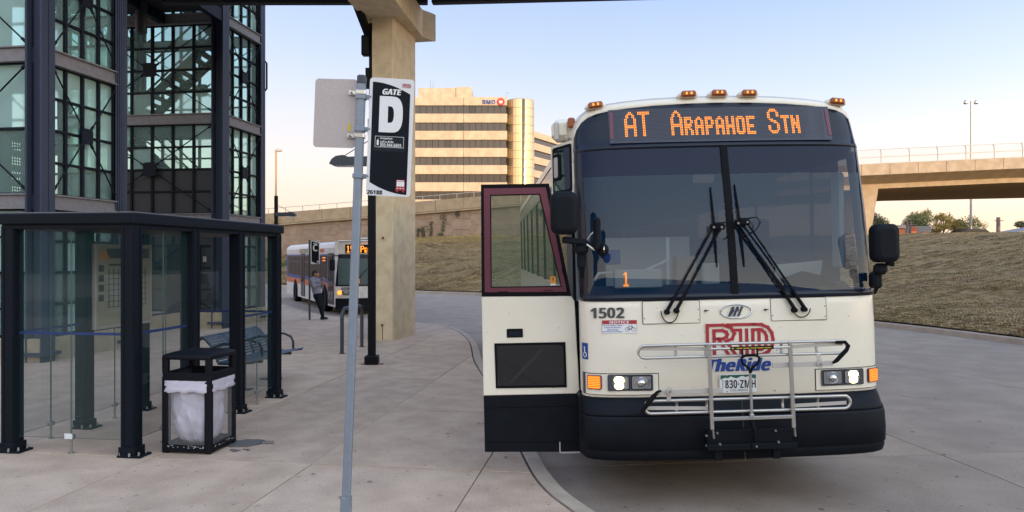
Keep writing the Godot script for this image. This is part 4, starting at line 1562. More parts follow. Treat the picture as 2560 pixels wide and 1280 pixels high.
# ---------------------------------------------------------------- litter bin
func build_bin() -> void:
	var o := thing("litter_bin", "black square litter bin with clear sides showing a white plastic bag", "litter bin", V(-3.345, 0.14, 8.145), -deg_to_rad(8.0))
	var h := 0.262
	for sx in [-1, 1]:
		for sz in [-1, 1]:
			boxpart("corner_post", Vector3(sx * (h - 0.025), 0.40, sz * (h - 0.025)), Vector3(0.072, 0.80, 0.072), M.bin_black, o, 0.012)
			boxpart("hood_post", Vector3(sx * (h - 0.022), 0.92, sz * (h - 0.022)), Vector3(0.066, 0.20, 0.066), M.bin_black, o, 0.014)
			boxpart("foot", Vector3(sx * (h - 0.03), 0.012, sz * (h - 0.03)), Vector3(0.05, 0.03, 0.05), M.bin_black, o)
	for s in [[0, 1], [0, -1], [1, 0], [-1, 0]]:
		var n := Vector3(s[0], 0, s[1])
		var t := Vector3(s[1], 0, -s[0])
		var b := MB.new()
		b.bar(n * h + t * (h - 0.05) + Vector3(0, 0.055, 0), n * h - t * (h - 0.05) + Vector3(0, 0.055, 0), 0.03, 0.07)
		part("bottom_rail", b, M.bin_black, o)
		b = MB.new()
		var p := n * (h - 0.004)
		b.quad(p + t * 0.21 + Vector3(0, 0.085, 0), p - t * 0.21 + Vector3(0, 0.085, 0), p - t * 0.21 + Vector3(0, 0.74, 0), p + t * 0.21 + Vector3(0, 0.74, 0))
		part("side_pane", b, M.bin_pane, o)
		b = MB.new()
		b.bar(n * (h - 0.012) + t * h + Vector3(0, 0.79, 0), n * (h - 0.012) - t * h + Vector3(0, 0.79, 0), 0.045, 0.092, Vector3.UP, 0.01)
		part("rim", b, M.bin_black, o)
		# the throat slopes inwards
		b = MB.new()
		b.quad(n * (h - 0.03) + t * (h - 0.03) + Vector3(0, 0.835, 0), n * (h - 0.03) - t * (h - 0.03) + Vector3(0, 0.835, 0), n * 0.12 - t * 0.12 + Vector3(0, 0.73, 0), n * 0.12 + t * 0.12 + Vector3(0, 0.73, 0))
		part("throat", b, M.bin_black, o)
		# worn white scuffs where the panel meets the rail
		var r := RandomNumberGenerator.new()
		r.seed = int(s[0] * 3 + s[1] + 9)
		b = MB.new()
		for i in 26:
			var q := n * (h + 0.0165) + t * r.randf_range(-0.2, 0.2) + Vector3(0, 0.06 + r.randf() * 0.026, 0)
			b.bar(q, q + t * r.randf_range(0.004, 0.02), 0.001, r.randf_range(0.002, 0.006))
		part("scuffs", b, M.print_white, o)
	boxpart("bottom", Vector3(0, 0.05, 0), Vector3(0.48, 0.02, 0.48), M.bin_black, o)
	# lid: a shallow pillow
	var rings := []
	for k in [[0.268, 0.972], [0.276, 0.980], [0.276, 1.006], [0.264, 1.022], [0.19, 1.044], [0.09, 1.056], [0.001, 1.058]]:
		var r2 := PackedVector3Array()
		for p in rounded(k[0] * 2, k[0] * 2, minf(0.03, k[0] * 0.6), 3):
			r2.append(Vector3(p.x, k[1], p.y))
		rings.append(r2)
	var b := MB.new()
	b.loft(rings, true, false, false, true)
	b.box(Vector3(0, 0.974, 0), Vector3(0.50, 0.012, 0.50))
	part("lid", b, M.bin_black, o)
	# the bag: a lumpy sack, and its edge turned out over the rim
	var n3 := FastNoiseLite.new()
	n3.seed = 3
	n3.frequency = 1.0
	rings = []
	for k in 26:
		var t := k / 25.0
		var y := 0.075 + 0.68 * t
		var wd := 0.225 * (0.40 + 0.60 * pow(minf(t * 2.8, 1.0), 0.45)) * (1.0 - 0.05 * sin(t * PI))
		var r2 := PackedVector3Array()
		for j in 56:
			var a := TAU * j / 56.0
			var c := Vector2(cos(a), sin(a))
			var q := wd / maxf(absf(c.x), absf(c.y))
			q = minf(q, wd * 1.22)
			var crease := n3.get_noise_3d(c.x * 2.2, t * 1.6 + c.y * 0.7, c.y * 2.2) * 0.055 + absf(n3.get_noise_3d(c.x * 5.0 + 9, t * 4.5 + c.x, c.y * 5.0)) * -0.040
			q = minf(q + crease, 0.244 / maxf(absf(c.x), absf(c.y)))
			r2.append(Vector3(c.x * q, y, c.y * q))
		rings.append(r2)
	b = MB.new()
	b.loft(rings, true, false, false, true)
	b.fan(rings[0], true)
	var bag := part("bag", b, M.bag, o)
	rings = []
	for k in 7:
		var t := k / 6.0
		var r2 := PackedVector3Array()
		for j in 72:
			var a := TAU * j / 72.0
			var c := Vector2(cos(a), sin(a))
			var q := (h + 0.012) / maxf(absf(c.x), absf(c.y))
			q = minf(q, h * 1.36)
			q += n3.get_noise_3d(c.x * 4.0, t * 4.0, c.y * 4.0) * 0.012 + (0.007 if k == 5 else 0.0) - (0.006 if k == 6 else 0.0)
			r2.append(Vector3(c.x * q, 0.755 - 0.125 * t + 0.02 * n3.get_noise_2d(a * 1.4, 3.0) * t, c.y * q))
		rings.append(r2)
	b = MB.new()
	b.loft(rings, true, false, false, true)
	part("turned_edge", b, M.bag, bag)

# ---------------------------------------------------------------- posts, lamps, hoop
func lamp_post(at: Vector3, label: String, side: float, arm: float) -> void:
	var o := thing("lamp_post", label, "lamp post", at, 0.0, "black lamp posts on the platform")
	boxpart("post", Vector3(0, 2.32, 0), Vector3(0.135, 4.64, 0.135), M.post_black, o, 0.008)
	boxpart("base", Vector3(0, 0.085, 0), Vector3(0.25, 0.17, 0.25), M.post_black, o, 0.02)
	var b := MB.new()
	b.prism(PackedVector2Array([Vector2(0.0, 3.76), Vector2(arm - 0.08, 3.755), Vector2(arm, 3.79), Vector2(arm - 0.05, 3.88), Vector2(arm - 0.13, 3.935), Vector2(arm - 0.26, 3.955), Vector2(arm - 0.36, 3.92), Vector2(0.0, 3.93)]), -0.11, 0.11, 0.02)
	var m := part("lamp_arm", b, M.lamp_housing, o)
	b = MB.new()
	b.box(Vector3(arm - 0.3, 3.75, 0), Vector3(0.36, 0.015, 0.16))
	part("lens", b, M.paper, m)
	b = MB.new()
	b.tube(Vector3(arm - 0.27, 3.95, 0), Vector3(0.04, 4.25, 0), 0.009, -1, 5)
	part("stay_wire", b, M.lamp_housing, o)
	if side < 0.0:
		o.rotation.y = PI
	b = MB.new()
	for i in 9:
		var a := TAU * i / 9.0
		b.prism(rounded(0.07, 0.045, 0.02, 2, cos(a) * 0.2, sin(a) * 0.12), -0.002, 0.003)
	b.xf = Transform3D()
	var rs := b.done()
	put("rust_stain", rs, M.rust, o, Transform3D(FLAT, Vector3(0, 0.003, 0)))

func build_posts() -> void:
	lamp_post(V(-2.655, 0.14, 14.4), "nearest black lamp post, standing in front of the concrete pier", -1.0, 0.79)
	lamp_post(V(-10.15, 0.14, 32.7), "farther black lamp post, of which the top shows beside the tower", 1.0, 0.87)
	var o := thing("bike_hoop", "dark grey tubular bicycle hoop on the pavement left of the pier", "bicycle stand", V(-3.48, 0.14, 16.55))
	var b := MB.new()
	var a := Vector3(-0.09, 0, 0.6)
	var c := Vector3(0.09, 0, -0.6)
	var pts := PackedVector3Array([a, a + Vector3(0, 0.72, 0)])
	for k in 7:
		var t := PI / 2 * k / 6.0
		pts.append(a.lerp(c, 0.17 * (1.0 - cos(t))) + Vector3(0, 0.74 + 0.2 * sin(t), 0))
	for k in 7:
		var t := PI / 2 * (6 - k) / 6.0
		pts.append(c.lerp(a, 0.17 * (1.0 - cos(t))) + Vector3(0, 0.74 + 0.2 * sin(t), 0))
	pts.append(c + Vector3(0, 0.72, 0))
	pts.append(c)
	b.path(pts, 0.04, 10)
	part("hoop", b, M.rack_grey, o)
	for p in [a, c]:
		b = MB.new()
		b.tube(p, p + Vector3(0, 0.012, 0), 0.07, -1, 12)
		part("flange", b, M.rack_grey, o)

# ---------------------------------------------------------------- gate signs
# the slanted three-letter mark in outline strokes: white letters edged in red (centre on the origin)
func rtd_mark(w: float, h: float, depth: float) -> ArrayMesh:
	var b := MB.new()
	b.xf = Transform3D(Basis().scaled(Vector3(w / 14.4, h / 8.0, 1)), Vector3.ZERO)
	var st := 0.70
	# each stroke runs at constant thickness; the letters are drawn as doubled outlines
	var lines := [
		# R outer and inner
		[[-6.9, -3.7], [-6.9, 3.7], [-3.6, 3.7]], [[-5.5, -3.7], [-5.5, 2.4], [-3.7, 2.4], [-2.9, 2.0], [-2.7, 1.4], [-2.9, 0.8], [-3.7, 0.4], [-5.5, 0.4]],
		[[-4.6, 0.4], [-2.4, -3.7]], [[-3.0, -0.2], [-0.9, -3.7]], [[-3.6, 3.7], [-1.9, 3.0], [-1.2, 1.6], [-1.7, 0.3], [-3.0, -0.2]],
		# T
		[[-2.6, 3.7], [3.0, 3.7]], [[-1.2, 2.4], [0.1, 2.4], [0.1, -3.7]], [[1.4, -3.7], [1.4, 2.4]],
		# D outer and inner
		[[2.7, -3.7], [2.7, 2.4], [3.9, 2.4]], [[3.0, 3.7], [4.6, 3.6], [5.9, 2.9], [6.7, 1.6], [6.95, 0.0], [6.7, -1.6], [5.9, -2.9], [4.6, -3.6], [2.7, -3.7]],
		[[4.0, 2.4], [4.6, 2.3], [5.2, 1.7], [5.55, 0.8], [5.6, 0.0], [5.55, -0.8], [5.2, -1.7], [4.6, -2.3], [4.0, -2.4], [4.0, 2.4]]]
	for l in lines:
		for i in l.size() - 1:
			var p := Vector2(l[i][0], l[i][1])
			var q := Vector2(l[i + 1][0], l[i + 1][1])
			var t := (q - p).normalized() * st * 0.5
			var n := Vector2(-t.y, t.x)
			var k: float = 0.0004 * (i % 2)
			b.prism(PackedVector2Array([p - t - n, q + t - n, q + t + n, p - t + n]), -depth / 2, depth / 2 + k)
	return b.done()

func gate_panel(o: Node3D, at: Transform3D, letter: String, full: bool) -> void:
	var pn := Node3D.new()
	pn.name = "gate_panel"
	o.add_child(pn)
	pn.transform = at
	var b := MB.new()
	b.prism(rounded(0.283, 0.756, 0.022, 4), -0.003, 0.0)
	part("plate", b, M.sign_white, pn)
	b = MB.new()
	var f := PackedVector2Array()
	for k in 13:
		var t := k / 12.0
		f.append(Vector2(lerpf(-0.122, 0.118, t), 0.351 - 0.070 * pow(t, 1.9)))
	for k in 13:
		var t := k / 12.0
		f.append(Vector2(lerpf(0.1166, -0.121, t), -0.366 + 0.0725 * pow(t, 1.9)))
	b.prism(f, -0.0002, 0.0008)
	part("field", b, M.sign_black, pn)
	put("lettering", letters("GATE", 0.122, 0.037, true, 0.2, 0.001, 0.002), M.print_white, pn, Transform3D(Basis(), Vector3(0, 0.291, 0.0014)))
	if letter == "D":
		# a heavy D: straight stem, round belly, narrow counter
		b = MB.new()
		var outer := PackedVector2Array()
		var inner := PackedVector2Array()
		for k in 4:
			outer.append(Vector2(-0.075, lerpf(-0.116, 0.116, k / 3.0)))
			inner.append(Vector2(-0.020, lerpf(-0.054, 0.052, k / 3.0)))
		for k in 17:
			var a := PI / 2 - PI * k / 16.0
			outer.append(Vector2(-0.004 + pow(maxf(cos(a), 0.0), 0.62) * 0.079, signf(sin(a)) * pow(absf(sin(a)), 0.8) * 0.116))
			inner.append(Vector2(-0.012 + pow(maxf(cos(a), 0.0), 0.6) * 0.030, signf(sin(a)) * pow(absf(sin(a)), 0.8) * 0.053 - 0.001))
		for k in outer.size():
			var n := (k + 1) % outer.size()
			b.prism(PackedVector2Array([outer[k], outer[n], inner[n], inner[k]]), 0.0009, 0.0019)
		part("gate_letter", b, M.print_white, pn, Transform3D(Basis(), Vector3(0.0, 0.146, 0.0)))
	else:
		put("gate_letter", letters(letter, 0.150, 0.232, true, 0.0, 0.001), M.print_white, pn, Transform3D(Basis(), Vector3(0.0, 0.146, 0.0014)))
	put("agency_mark", rtd_mark(0.055, 0.026, 0.0008), M.print_red, pn, Transform3D(Basis(), Vector3(0.093, 0.334, 0.0006)))
	# small bus picture
	b = MB.new()
	b.xf = Transform3D(Basis(), Vector3(0.076, -0.31, 0))
	b.prism(rounded(0.056, 0.066, 0.006, 2, 0, 0.006), 0.0006, 0.0014)
	b.box(Vector3(-0.019, -0.033, 0.001), Vector3(0.010, 0.014, 0.0006))
	b.box(Vector3(0.019, -0.033, 0.001), Vector3(0.010, 0.014, 0.0006))
	b.box(Vector3(0, -0.023, 0.001), Vector3(0.062, 0.012, 0.0006))
	part("bus_picture", b, M.print_red, pn)
	b = MB.new()
	b.xf = Transform3D(Basis(), Vector3(0.076, -0.31, 0))
	b.box(Vector3(0, 0.012, 0.0016), Vector3(0.048, 0.030, 0.0006))
	b.box(Vector3(0, 0.033, 0.0016), Vector3(0.044, 0.005, 0.0006))
	for k in 3:
		b.box(Vector3(-0.019 + 0.019 * k, -0.015, 0.0016), Vector3(0.010, 0.005, 0.0006))
	part("bus_window", b, M.print_white, pn)
	if not full:
		return
	put("stop_number", letters("26188", 0.096, 0.027, true, 0.0, 0.001, 0.0012), M.print_black, pn, Transform3D(Basis(), Vector3(-0.086, -0.357, 0.0006)))
	b = MB.new()
	b.prism(rounded(0.200, 0.098, 0.003, 2, -0.004, -0.043), 0.001, 0.0016)
	var st := part("sticker", b, M.mask_black, pn)
	b = MB.new()
	for q in [[0, 0.0345, 0.181, 0.002], [0, -0.0345, 0.181, 0.002], [0.0905, 0, 0.002, 0.071], [-0.0905, 0, 0.002, 0.071]]:
		b.box(Vector3(-0.004 + q[0], -0.031 + q[1], 0.002), Vector3(q[2], q[3], 0.0006))
	b.xf = Transform3D(Basis(), Vector3(-0.078, -0.033, 0.002))
	b.prism(rounded(0.012, 0.036, 0.004, 2, 0, -0.004), -0.0003, 0.0003)
	b.bar(Vector3(-0.004, 0.010, 0), Vector3(0.006, 0.024, 0), 0.003, 0.0006)
	part("phone_picture", b, M.print_white, st)
	put("lettering", letters("Arapahoe", 0.078, 0.0165, true, 0.0, 0.001), M.print_white, st, Transform3D(Basis(), Vector3(-0.0245, -0.010, 0.0024)))
	put("lettering", letters("call-n-Ride", 0.086, 0.0145, true, 0.0, 0.001), M.print_white, st, Transform3D(Basis(), Vector3(-0.0205, -0.030, 0.0024)))
	put("lettering", letters("303.944.6655", 0.136, 0.0215, true, 0.0, 0.001), M.print_white, st, Transform3D(Basis(), Vector3(0.004, -0.0515, 0.0024)))

func build_gate_signs() -> void:
	var o := thing("gate_sign", "leaning galvanised bus stop pole with the black and white sign for gate D", "bus stop sign", V(-1.0865, 0.14, 4.9))
	var lean := Basis(Vector3.BACK, -deg_to_rad(2.12))
	var up := lean * Vector3.UP
	var b := MB.new()
	b.xf.basis = lean
	b.box(Vector3(0, 1.63, 0), Vector3(0.052, 3.14, 0.052), 0.008)
	part("pole", b, M.galvanised, o)
	b = MB.new()
	b.xf.basis = lean
	b.box(Vector3(0, 0.25, 0), Vector3(0.064, 0.50, 0.064), 0.004)
	b.box(Vector3(0.022, 0.508, 0.022), Vector3(0.02, 0.03, 0.03), 0.003)
	part("sleeve", b, M.galvanised, o)
	b = MB.new()
	b.xf.basis = lean
	b.box(Vector3(0, 3.185, 0), Vector3(0.056, 0.065, 0.056), 0.010)
	part("pole_cap", b, M.rack_grey, o)
	# clamps: two to the left, three to the right
	for k in [[-1.0, 3.105], [-1.0, 2.827], [1.0, 3.075], [1.0, 2.868], [1.0, 2.566]]:
		b = MB.new()
		b.xf.basis = lean
		b.box(Vector3(0, k[1], 0), Vector3(0.066, 0.034, 0.066), 0.006)
		b.box(Vector3(k[0] * 0.055, k[1], 0.01 if k[0] > 0 else -0.012), Vector3(0.06, 0.03, 0.012), 0.004)
		b.tube(Vector3(k[0] * 0.065, k[1], -0.02), Vector3(k[0] * 0.065, k[1], 0.036), 0.008, 0.008, 8)
		part("clamp", b, M.clamp if k[0] < 0 else M.galvanised, o)
	gate_panel(o, Transform3D(lean * Basis(Vector3.UP, deg_to_rad(5.0)), lean * Vector3(0.200, 2.822, 0.0) + Vector3(0, 0, 0.02)), "D", true)
	b = MB.new()
	b.prism(rounded(0.278, 0.446, 0.024, 5), -0.003, 0.0, 0.0)
	var back := part("blank_panel", b, M.sign_back, o, Transform3D(lean * Basis(Vector3.UP, deg_to_rad(-3.0)), lean * Vector3(-0.170, 2.972, 0.0) + Vector3(0, 0, -0.03)))
	boxpart("sticker", Vector3(0.095, -0.09, 0.002), Vector3(0.018, 0.052, 0.001), M.print_yellow, back)
	o = thing("gate_sign", "distant bus stop sign for gate C beside the waiting person", "bus stop sign", V(-6.50, 0.14, 24.4))
	boxpart("pole", Vector3(0, 1.28, 0), Vector3(0.055, 2.56, 0.055), M.rack_grey, o, 0.006)
	gate_panel(o, Transform3D(Basis(), Vector3(0.19, 2.17, 0.03)), "C", false)

# ---------------------------------------------------------------- lamp-dot writing
# each row pattern with the number of times it repeats
const GLYPH := {
	"A": ["...##...", 1, "..####..", 1, ".##..##.", 2, "##....##", 4, "########", 2, "##....##", 5],
	"T": ["########", 2, "...##...", 13],
	"S": ["..####..", 1, ".######.", 1, "##....##", 3, "##......", 1, ".###....", 1, "..####..", 1, "....###.", 1, "......##", 1, "##....##", 3, ".######.", 1, "..####..", 1],
	"P": ["#######.", 2, "##....##", 4, "#######.", 2, "##......", 7],
	"1": ["...##...", 1, "..###...", 1, ".####...", 1, "...##...", 10, ".######.", 2],
	"5": ["########", 2, "##......", 3, "#######.", 2, "......##", 5, "##....##", 1, ".######.", 2],
	"3": [".######.", 2, "##....##", 2, "......##", 2, "..#####.", 2, "......##", 4, "##....##", 1, ".######.", 2],
	"a": ["..##..", 1, ".####.", 1, "##..##", 3, "######", 2, "##..##", 4],
	"r": ["#####.", 2, "##..##", 2, "#####.", 2, "####..", 1, "##.##.", 1, "##..##", 3],
	"p": ["#####.", 2, "##..##", 3, "#####.", 2, "##....", 4],
	"h": ["##..##", 5, "######", 2, "##..##", 4],
	"o": [".####.", 1, "######", 1, "##..##", 7, "######", 1, ".####.", 1],
	"e": ["######", 2, "##....", 3, "#####.", 2, "##....", 2, "######", 2],
	"t": ["######", 2, "..##..", 9],
	"n": ["##..##", 2, "###.##", 2, "######", 2, "##.###", 2, "##..##", 3],
	"c": [".#####", 2, "##....", 7, ".#####", 2],
}

func dots(b: MB, text: String, x: float, y: float, pitch: Vector2, r: float, z: float, bend: Callable) -> void:
	var cx := 0
	for ch in text:
		if ch == " ":
			cx += 7
			continue
		var g: Array = GLYPH[ch]
		var row := 0
		var wd: int = g[0].length()
		var rows := 0
		for i in range(1, g.size(), 2):
			rows += g[i]
		for i in range(0, g.size(), 2):
			for rep in g[i + 1]:
				for c in wd:
					if g[i][c] == "#":
						var p := Vector3(x + (cx + c) * pitch.x, y + (rows - 1 - row) * pitch.y, z)
						p.z += bend.call(p.x, p.y)
						b.box(p, Vector3(r, r, 0.004), r * 0.3)
				row += 1
		cx += wd + 1

func wheel(parent: Node, at: Vector3, r: float, w: float, rim_m: Material) -> void:
	var b := MB.new()
	var x := Vector3.FORWARD
	var y := Vector3.RIGHT if at.x > 0 else Vector3.LEFT
	b.lathe(PackedVector2Array([Vector2(r * 0.55, -w / 2), Vector2(r * 0.94, -w / 2), Vector2(r, -w * 0.36), Vector2(r, w * 0.36), Vector2(r * 0.94, w / 2), Vector2(r * 0.60, w / 2), Vector2(r * 0.55, w * 0.38)]), at, 30, true, x, y)
	var t := part("wheel", b, M.rubber, parent)
	b = MB.new()
	b.lathe(PackedVector2Array([Vector2(r * 0.58, w * 0.42), Vector2(r * 0.54, w * 0.2), Vector2(r * 0.34, w * 0.12), Vector2(r * 0.26, w * 0.34), Vector2(0, w * 0.36)]), at, 24, true, x, y)
	for k in 10:
		var a := TAU * k / 10.0
		b.tube(at + (x * cos(a) + x.cross(y) * sin(a)) * r * 0.42 + y * w * 0.1, at + (x * cos(a) + x.cross(y) * sin(a)) * r * 0.42 + y * w * 0.22, 0.02, 0.015, 6)
	part("rim", b, rim_m, t)

# ---------------------------------------------------------------- city bus at gate C
func build_city_bus() -> void:
	var o := thing("city_bus", "white city bus with blue and orange bands waiting at gate C", "bus", V(-5.31, 0.0, 28.5), deg_to_rad(24.5))
	var hw := 1.27
	var L := 12.6
	var none := func(_x: float, _y: float) -> float: return 0.0
	# body: a rounded section swept back
	var sec := PackedVector2Array([Vector2(-hw, 0.28), Vector2(-hw, 2.50), Vector2(-hw + 0.05, 2.64), Vector2(-hw + 0.22, 2.74), Vector2(-0.5, 2.79), Vector2(0.5, 2.79), Vector2(hw - 0.22, 2.74), Vector2(hw - 0.05, 2.64), Vector2(hw, 2.50), Vector2(hw, 0.28)])
	var rings := []
	for z in [-0.22, -L]:
		var r := PackedVector3Array()
		for p in sec:
			r.append(Vector3(p.x, p.y, z))
		rings.append(r)
	var b := MB.new()
	b.loft(rings, true, false, true, false)
	part("body", b, M.city_white, o)
	# front: a face with curved corners
	b = MB.new()
	var front := func(y0: float, y1: float, x0: float, x1: float, z: float, m: Material, called: String, par: Node) -> MeshInstance3D:
		var q := MB.new()
		var r0 := PackedVector3Array()
		var r1 := PackedVector3Array()
		for k in 17:
			var x := lerpf(x0, x1, k / 16.0)
			var c := -0.20 * pow(absf(x) / hw, 4.0)
			r0.append(Vector3(x, y0, c + z - 0.06 * maxf(0.0, y0 - 1.2)))
			r1.append(Vector3(x, y1, c + z - 0.06 * maxf(0.0, y1 - 1.2)))
		q.loft([r0, r1], false, false, false, true)
		return part(called, q, m, par)
	front.call(0.62, 1.06, -hw, hw, 0.0, M.city_white, "lower_front", o)
	front.call(0.20, 0.62, -hw, hw, 0.03, M.bumper, "bumper", o)
	front.call(1.06, 2.26, -hw, hw, -0.02, M.mask_black, "windshield_frame", o)
	front.call(2.26, 2.74, -hw, hw, 0.0, M.city_white, "brow", o)
	b = MB.new()
	b.box(Vector3(0, 2.75, -0.26), Vector3(2 * hw - 0.3, 0.05, 0.5), 0.02)
	part("front_roof", b, M.city_white, o)
	var ws: MeshInstance3D = front.call(1.12, 2.10, -hw + 0.10, -0.03, 0.0, M.city_windshield, "windshield", o)
	front.call(1.12, 2.10, 0.03, hw - 0.10, 0.0, M.city_windshield, "windshield", o)
	var sg: MeshInstance3D = front.call(2.29, 2.62, -0.92, 0.92, 0.012, M.sign_black, "destination_sign", o)
	b = MB.new()
	dots(b, "15  Pec", -0.885, 2.33, Vector2(0.0165, 0.0165), 0.0165, -0.035, none)
	part("sign_letters", b, M.led, sg)
	b = MB.new()
	dots(b, "3", -0.52, 1.17, Vector2(0.0125, 0.0125), 0.0125, 0.028, none)
	part("route_light", b, M.led, ws)
	# wipers, headlights and mirrors
	for s in [-1.0, 1.0]:
		b = MB.new()
		b.tube(Vector3(s * 0.7, 1.08, 0.03), Vector3(s * 0.12, 1.72, 0.02), 0.012, -1, 5)
		part("wiper", b, M.rubber, o)
		var hl := MB.new()
		hl.box(Vector3(s * 0.80, 0.83, 0.0), Vector3(0.52, 0.16, 0.06), 0.02)
		var h := part("headlight", hl, M.block_frame, o)
		boxpart("lamp", Vector3(s * 0.72, 0.83, 0.04), Vector3(0.14, 0.10, 0.02), M.reflector, h, 0.01)
		boxpart("lamp", Vector3(s * 0.92, 0.83, 0.03), Vector3(0.14, 0.10, 0.02), M.reflector, h, 0.01)
		boxpart("turn_signal", Vector3(s * 1.14, 0.83, -0.08), Vector3(0.14, 0.14, 0.06), M.lamp_amber_core, o, 0.02)
		b = MB.new()
		b.path(PackedVector3Array([Vector3(s * 1.2, 2.2, -0.05), Vector3(s * 1.42, 2.2, 0.12), Vector3(s * 1.45, 2.05, 0.14)]), 0.025, 6)
		b.box(Vector3(s * 1.45, 1.86, 0.14), Vector3(0.2, 0.42, 0.1), 0.04)
		part("wing_mirror", b, M.mirror_shell, o)
	put("fleet_number", letters("6097", 0.40, 0.11, true, 0.0, 0.004), M.print_black, o, Transform3D(Basis(Vector3.UP, deg_to_rad(-8)), Vector3(-0.88, 0.985, -0.012)))
	for x in [-0.62, -0.16, 0.0, 0.16, 0.62]:
		boxpart("marker_light", Vector3(x, 2.68, 0.0 - 0.11), Vector3(0.10, 0.05, 0.05), M.lamp_amber, o, 0.01)
	b = MB.new()
	b.box(Vector3(0.2, 0.90, 0.01), Vector3(0.42, 0.22, 0.012), 0.006)
	part("panel_lines", b, M.city_white, o)
	# both sides: bands, windows, doors
	for s in [-1.0, 1.0]:
		var side := func(z0: float, z1: float, y0: float, y1: float, out_: float, m: Material, called: String) -> MeshInstance3D:
			var q := MB.new()
			q.box(Vector3(s * (hw + out_), (y0 + y1) / 2, -(z0 + z1) / 2), Vector3(0.03, y1 - y0, z1 - z0), 0.006)
			return part(called, q, m, o)
		side.call(0.35, L - 0.1, 1.14, 2.26, 0.0, M.city_blue, "blue_band")
		side.call(0.35, L - 0.1, 0.90, 1.14, 0.002, M.city_orange, "orange_band")
		for k in 9:
			if s < 0 and (k == 5 or k == 0):
				continue
			var z := 0.5 + 1.28 * k
			side.call(z, z + 1.16, 1.30, 2.20, 0.008, M.city_glass, "window")
			side.call(z, z + 1.16, 1.90, 1.93, 0.014, M.mask_black, "window_bar")
		if s < 0:
			for dz in [[0.45, 1.55], [6.9, 8.0]]:
				side.call(dz[0], dz[1], 0.36, 2.30, 0.004, M.mask_black, "door")
				side.call(dz[0] + 0.08, (dz[0] + dz[1]) / 2 - 0.03, 0.5, 2.2, 0.012, M.city_glass, "door_pane")
				side.call((dz[0] + dz[1]) / 2 + 0.03, dz[1] - 0.08, 0.5, 2.2, 0.012, M.city_glass, "door_pane")
			var sgn: MeshInstance3D = side.call(1.8, 2.75, 1.92, 2.2, 0.014, M.sign_black, "side_sign")
			b = MB.new()
			for k in 2:
				b.box(Vector3(s * (hw + 0.032), 2.12 - 0.11 * k, -2.25), Vector3(0.004, 0.045, 0.62))
			part("side_sign_light", b, M.led_halo, sgn)
			side.call(2.4, 5.5, 2.34, 2.48, 0.004, M.city_orange, "advert_strip")
			side.call(6.2, 8.4, 2.32, 2.52, 0.004, M.cardboard, "advert_panel")
		for z in [2.2, 9.6]:
			b = MB.new()
			b.xf = Transform3D(Basis(Vector3.UP, PI / 2 * s), Vector3(s * (hw + 0.016), 0.5, -z))
			var arch := PackedVector2Array()
			for k in 13:
				var a := PI * k / 12.0
				arch.append(Vector2(cos(a) * 0.62, sin(a) * 0.58))
			arch.append(Vector2(-0.62, -0.25))
			arch.append(Vector2(0.62, -0.25))
			b.prism(arch, -0.01, 0.004)
			part("wheel_arch", b, M.rubber, o)
			wheel(o, Vector3(s * (hw - 0.10), 0.48, -z), 0.48, 0.30, M.chrome)
	b = MB.new()
	b.box(Vector3(0.3, 2.90, -2.6), Vector3(0.5, 0.05, 0.9), 0.01)
	b.box(Vector3(0.3, 2.84, -2.6), Vector3(0.1, 0.1, 0.1))
	part("roof_hatch", b, M.city_white, o)

# ---------------------------------------------------------------- a person, as one surface per garment
func capsule_field(bones: Array, p: Vector3, grow: float) -> float:
	var k := 0.035
	var d := 1e9
	for e in bones:
		var a: Vector3 = e[0]
		var ab: Vector3 = e[1] - a
		var t := clampf((p - a).dot(ab) / ab.length_squared(), 0.0, 1.0)
		var q := p - a - ab * t
		if e.size() > 4:
			q *= e[4]
		var s := q.length() - lerpf(e[2], e[3], t) - grow
		var h := clampf(0.5 + 0.5 * (d - s) / k, 0.0, 1.0)
		d = lerpf(d, s, h) - k * h * (1.0 - h)
	return d

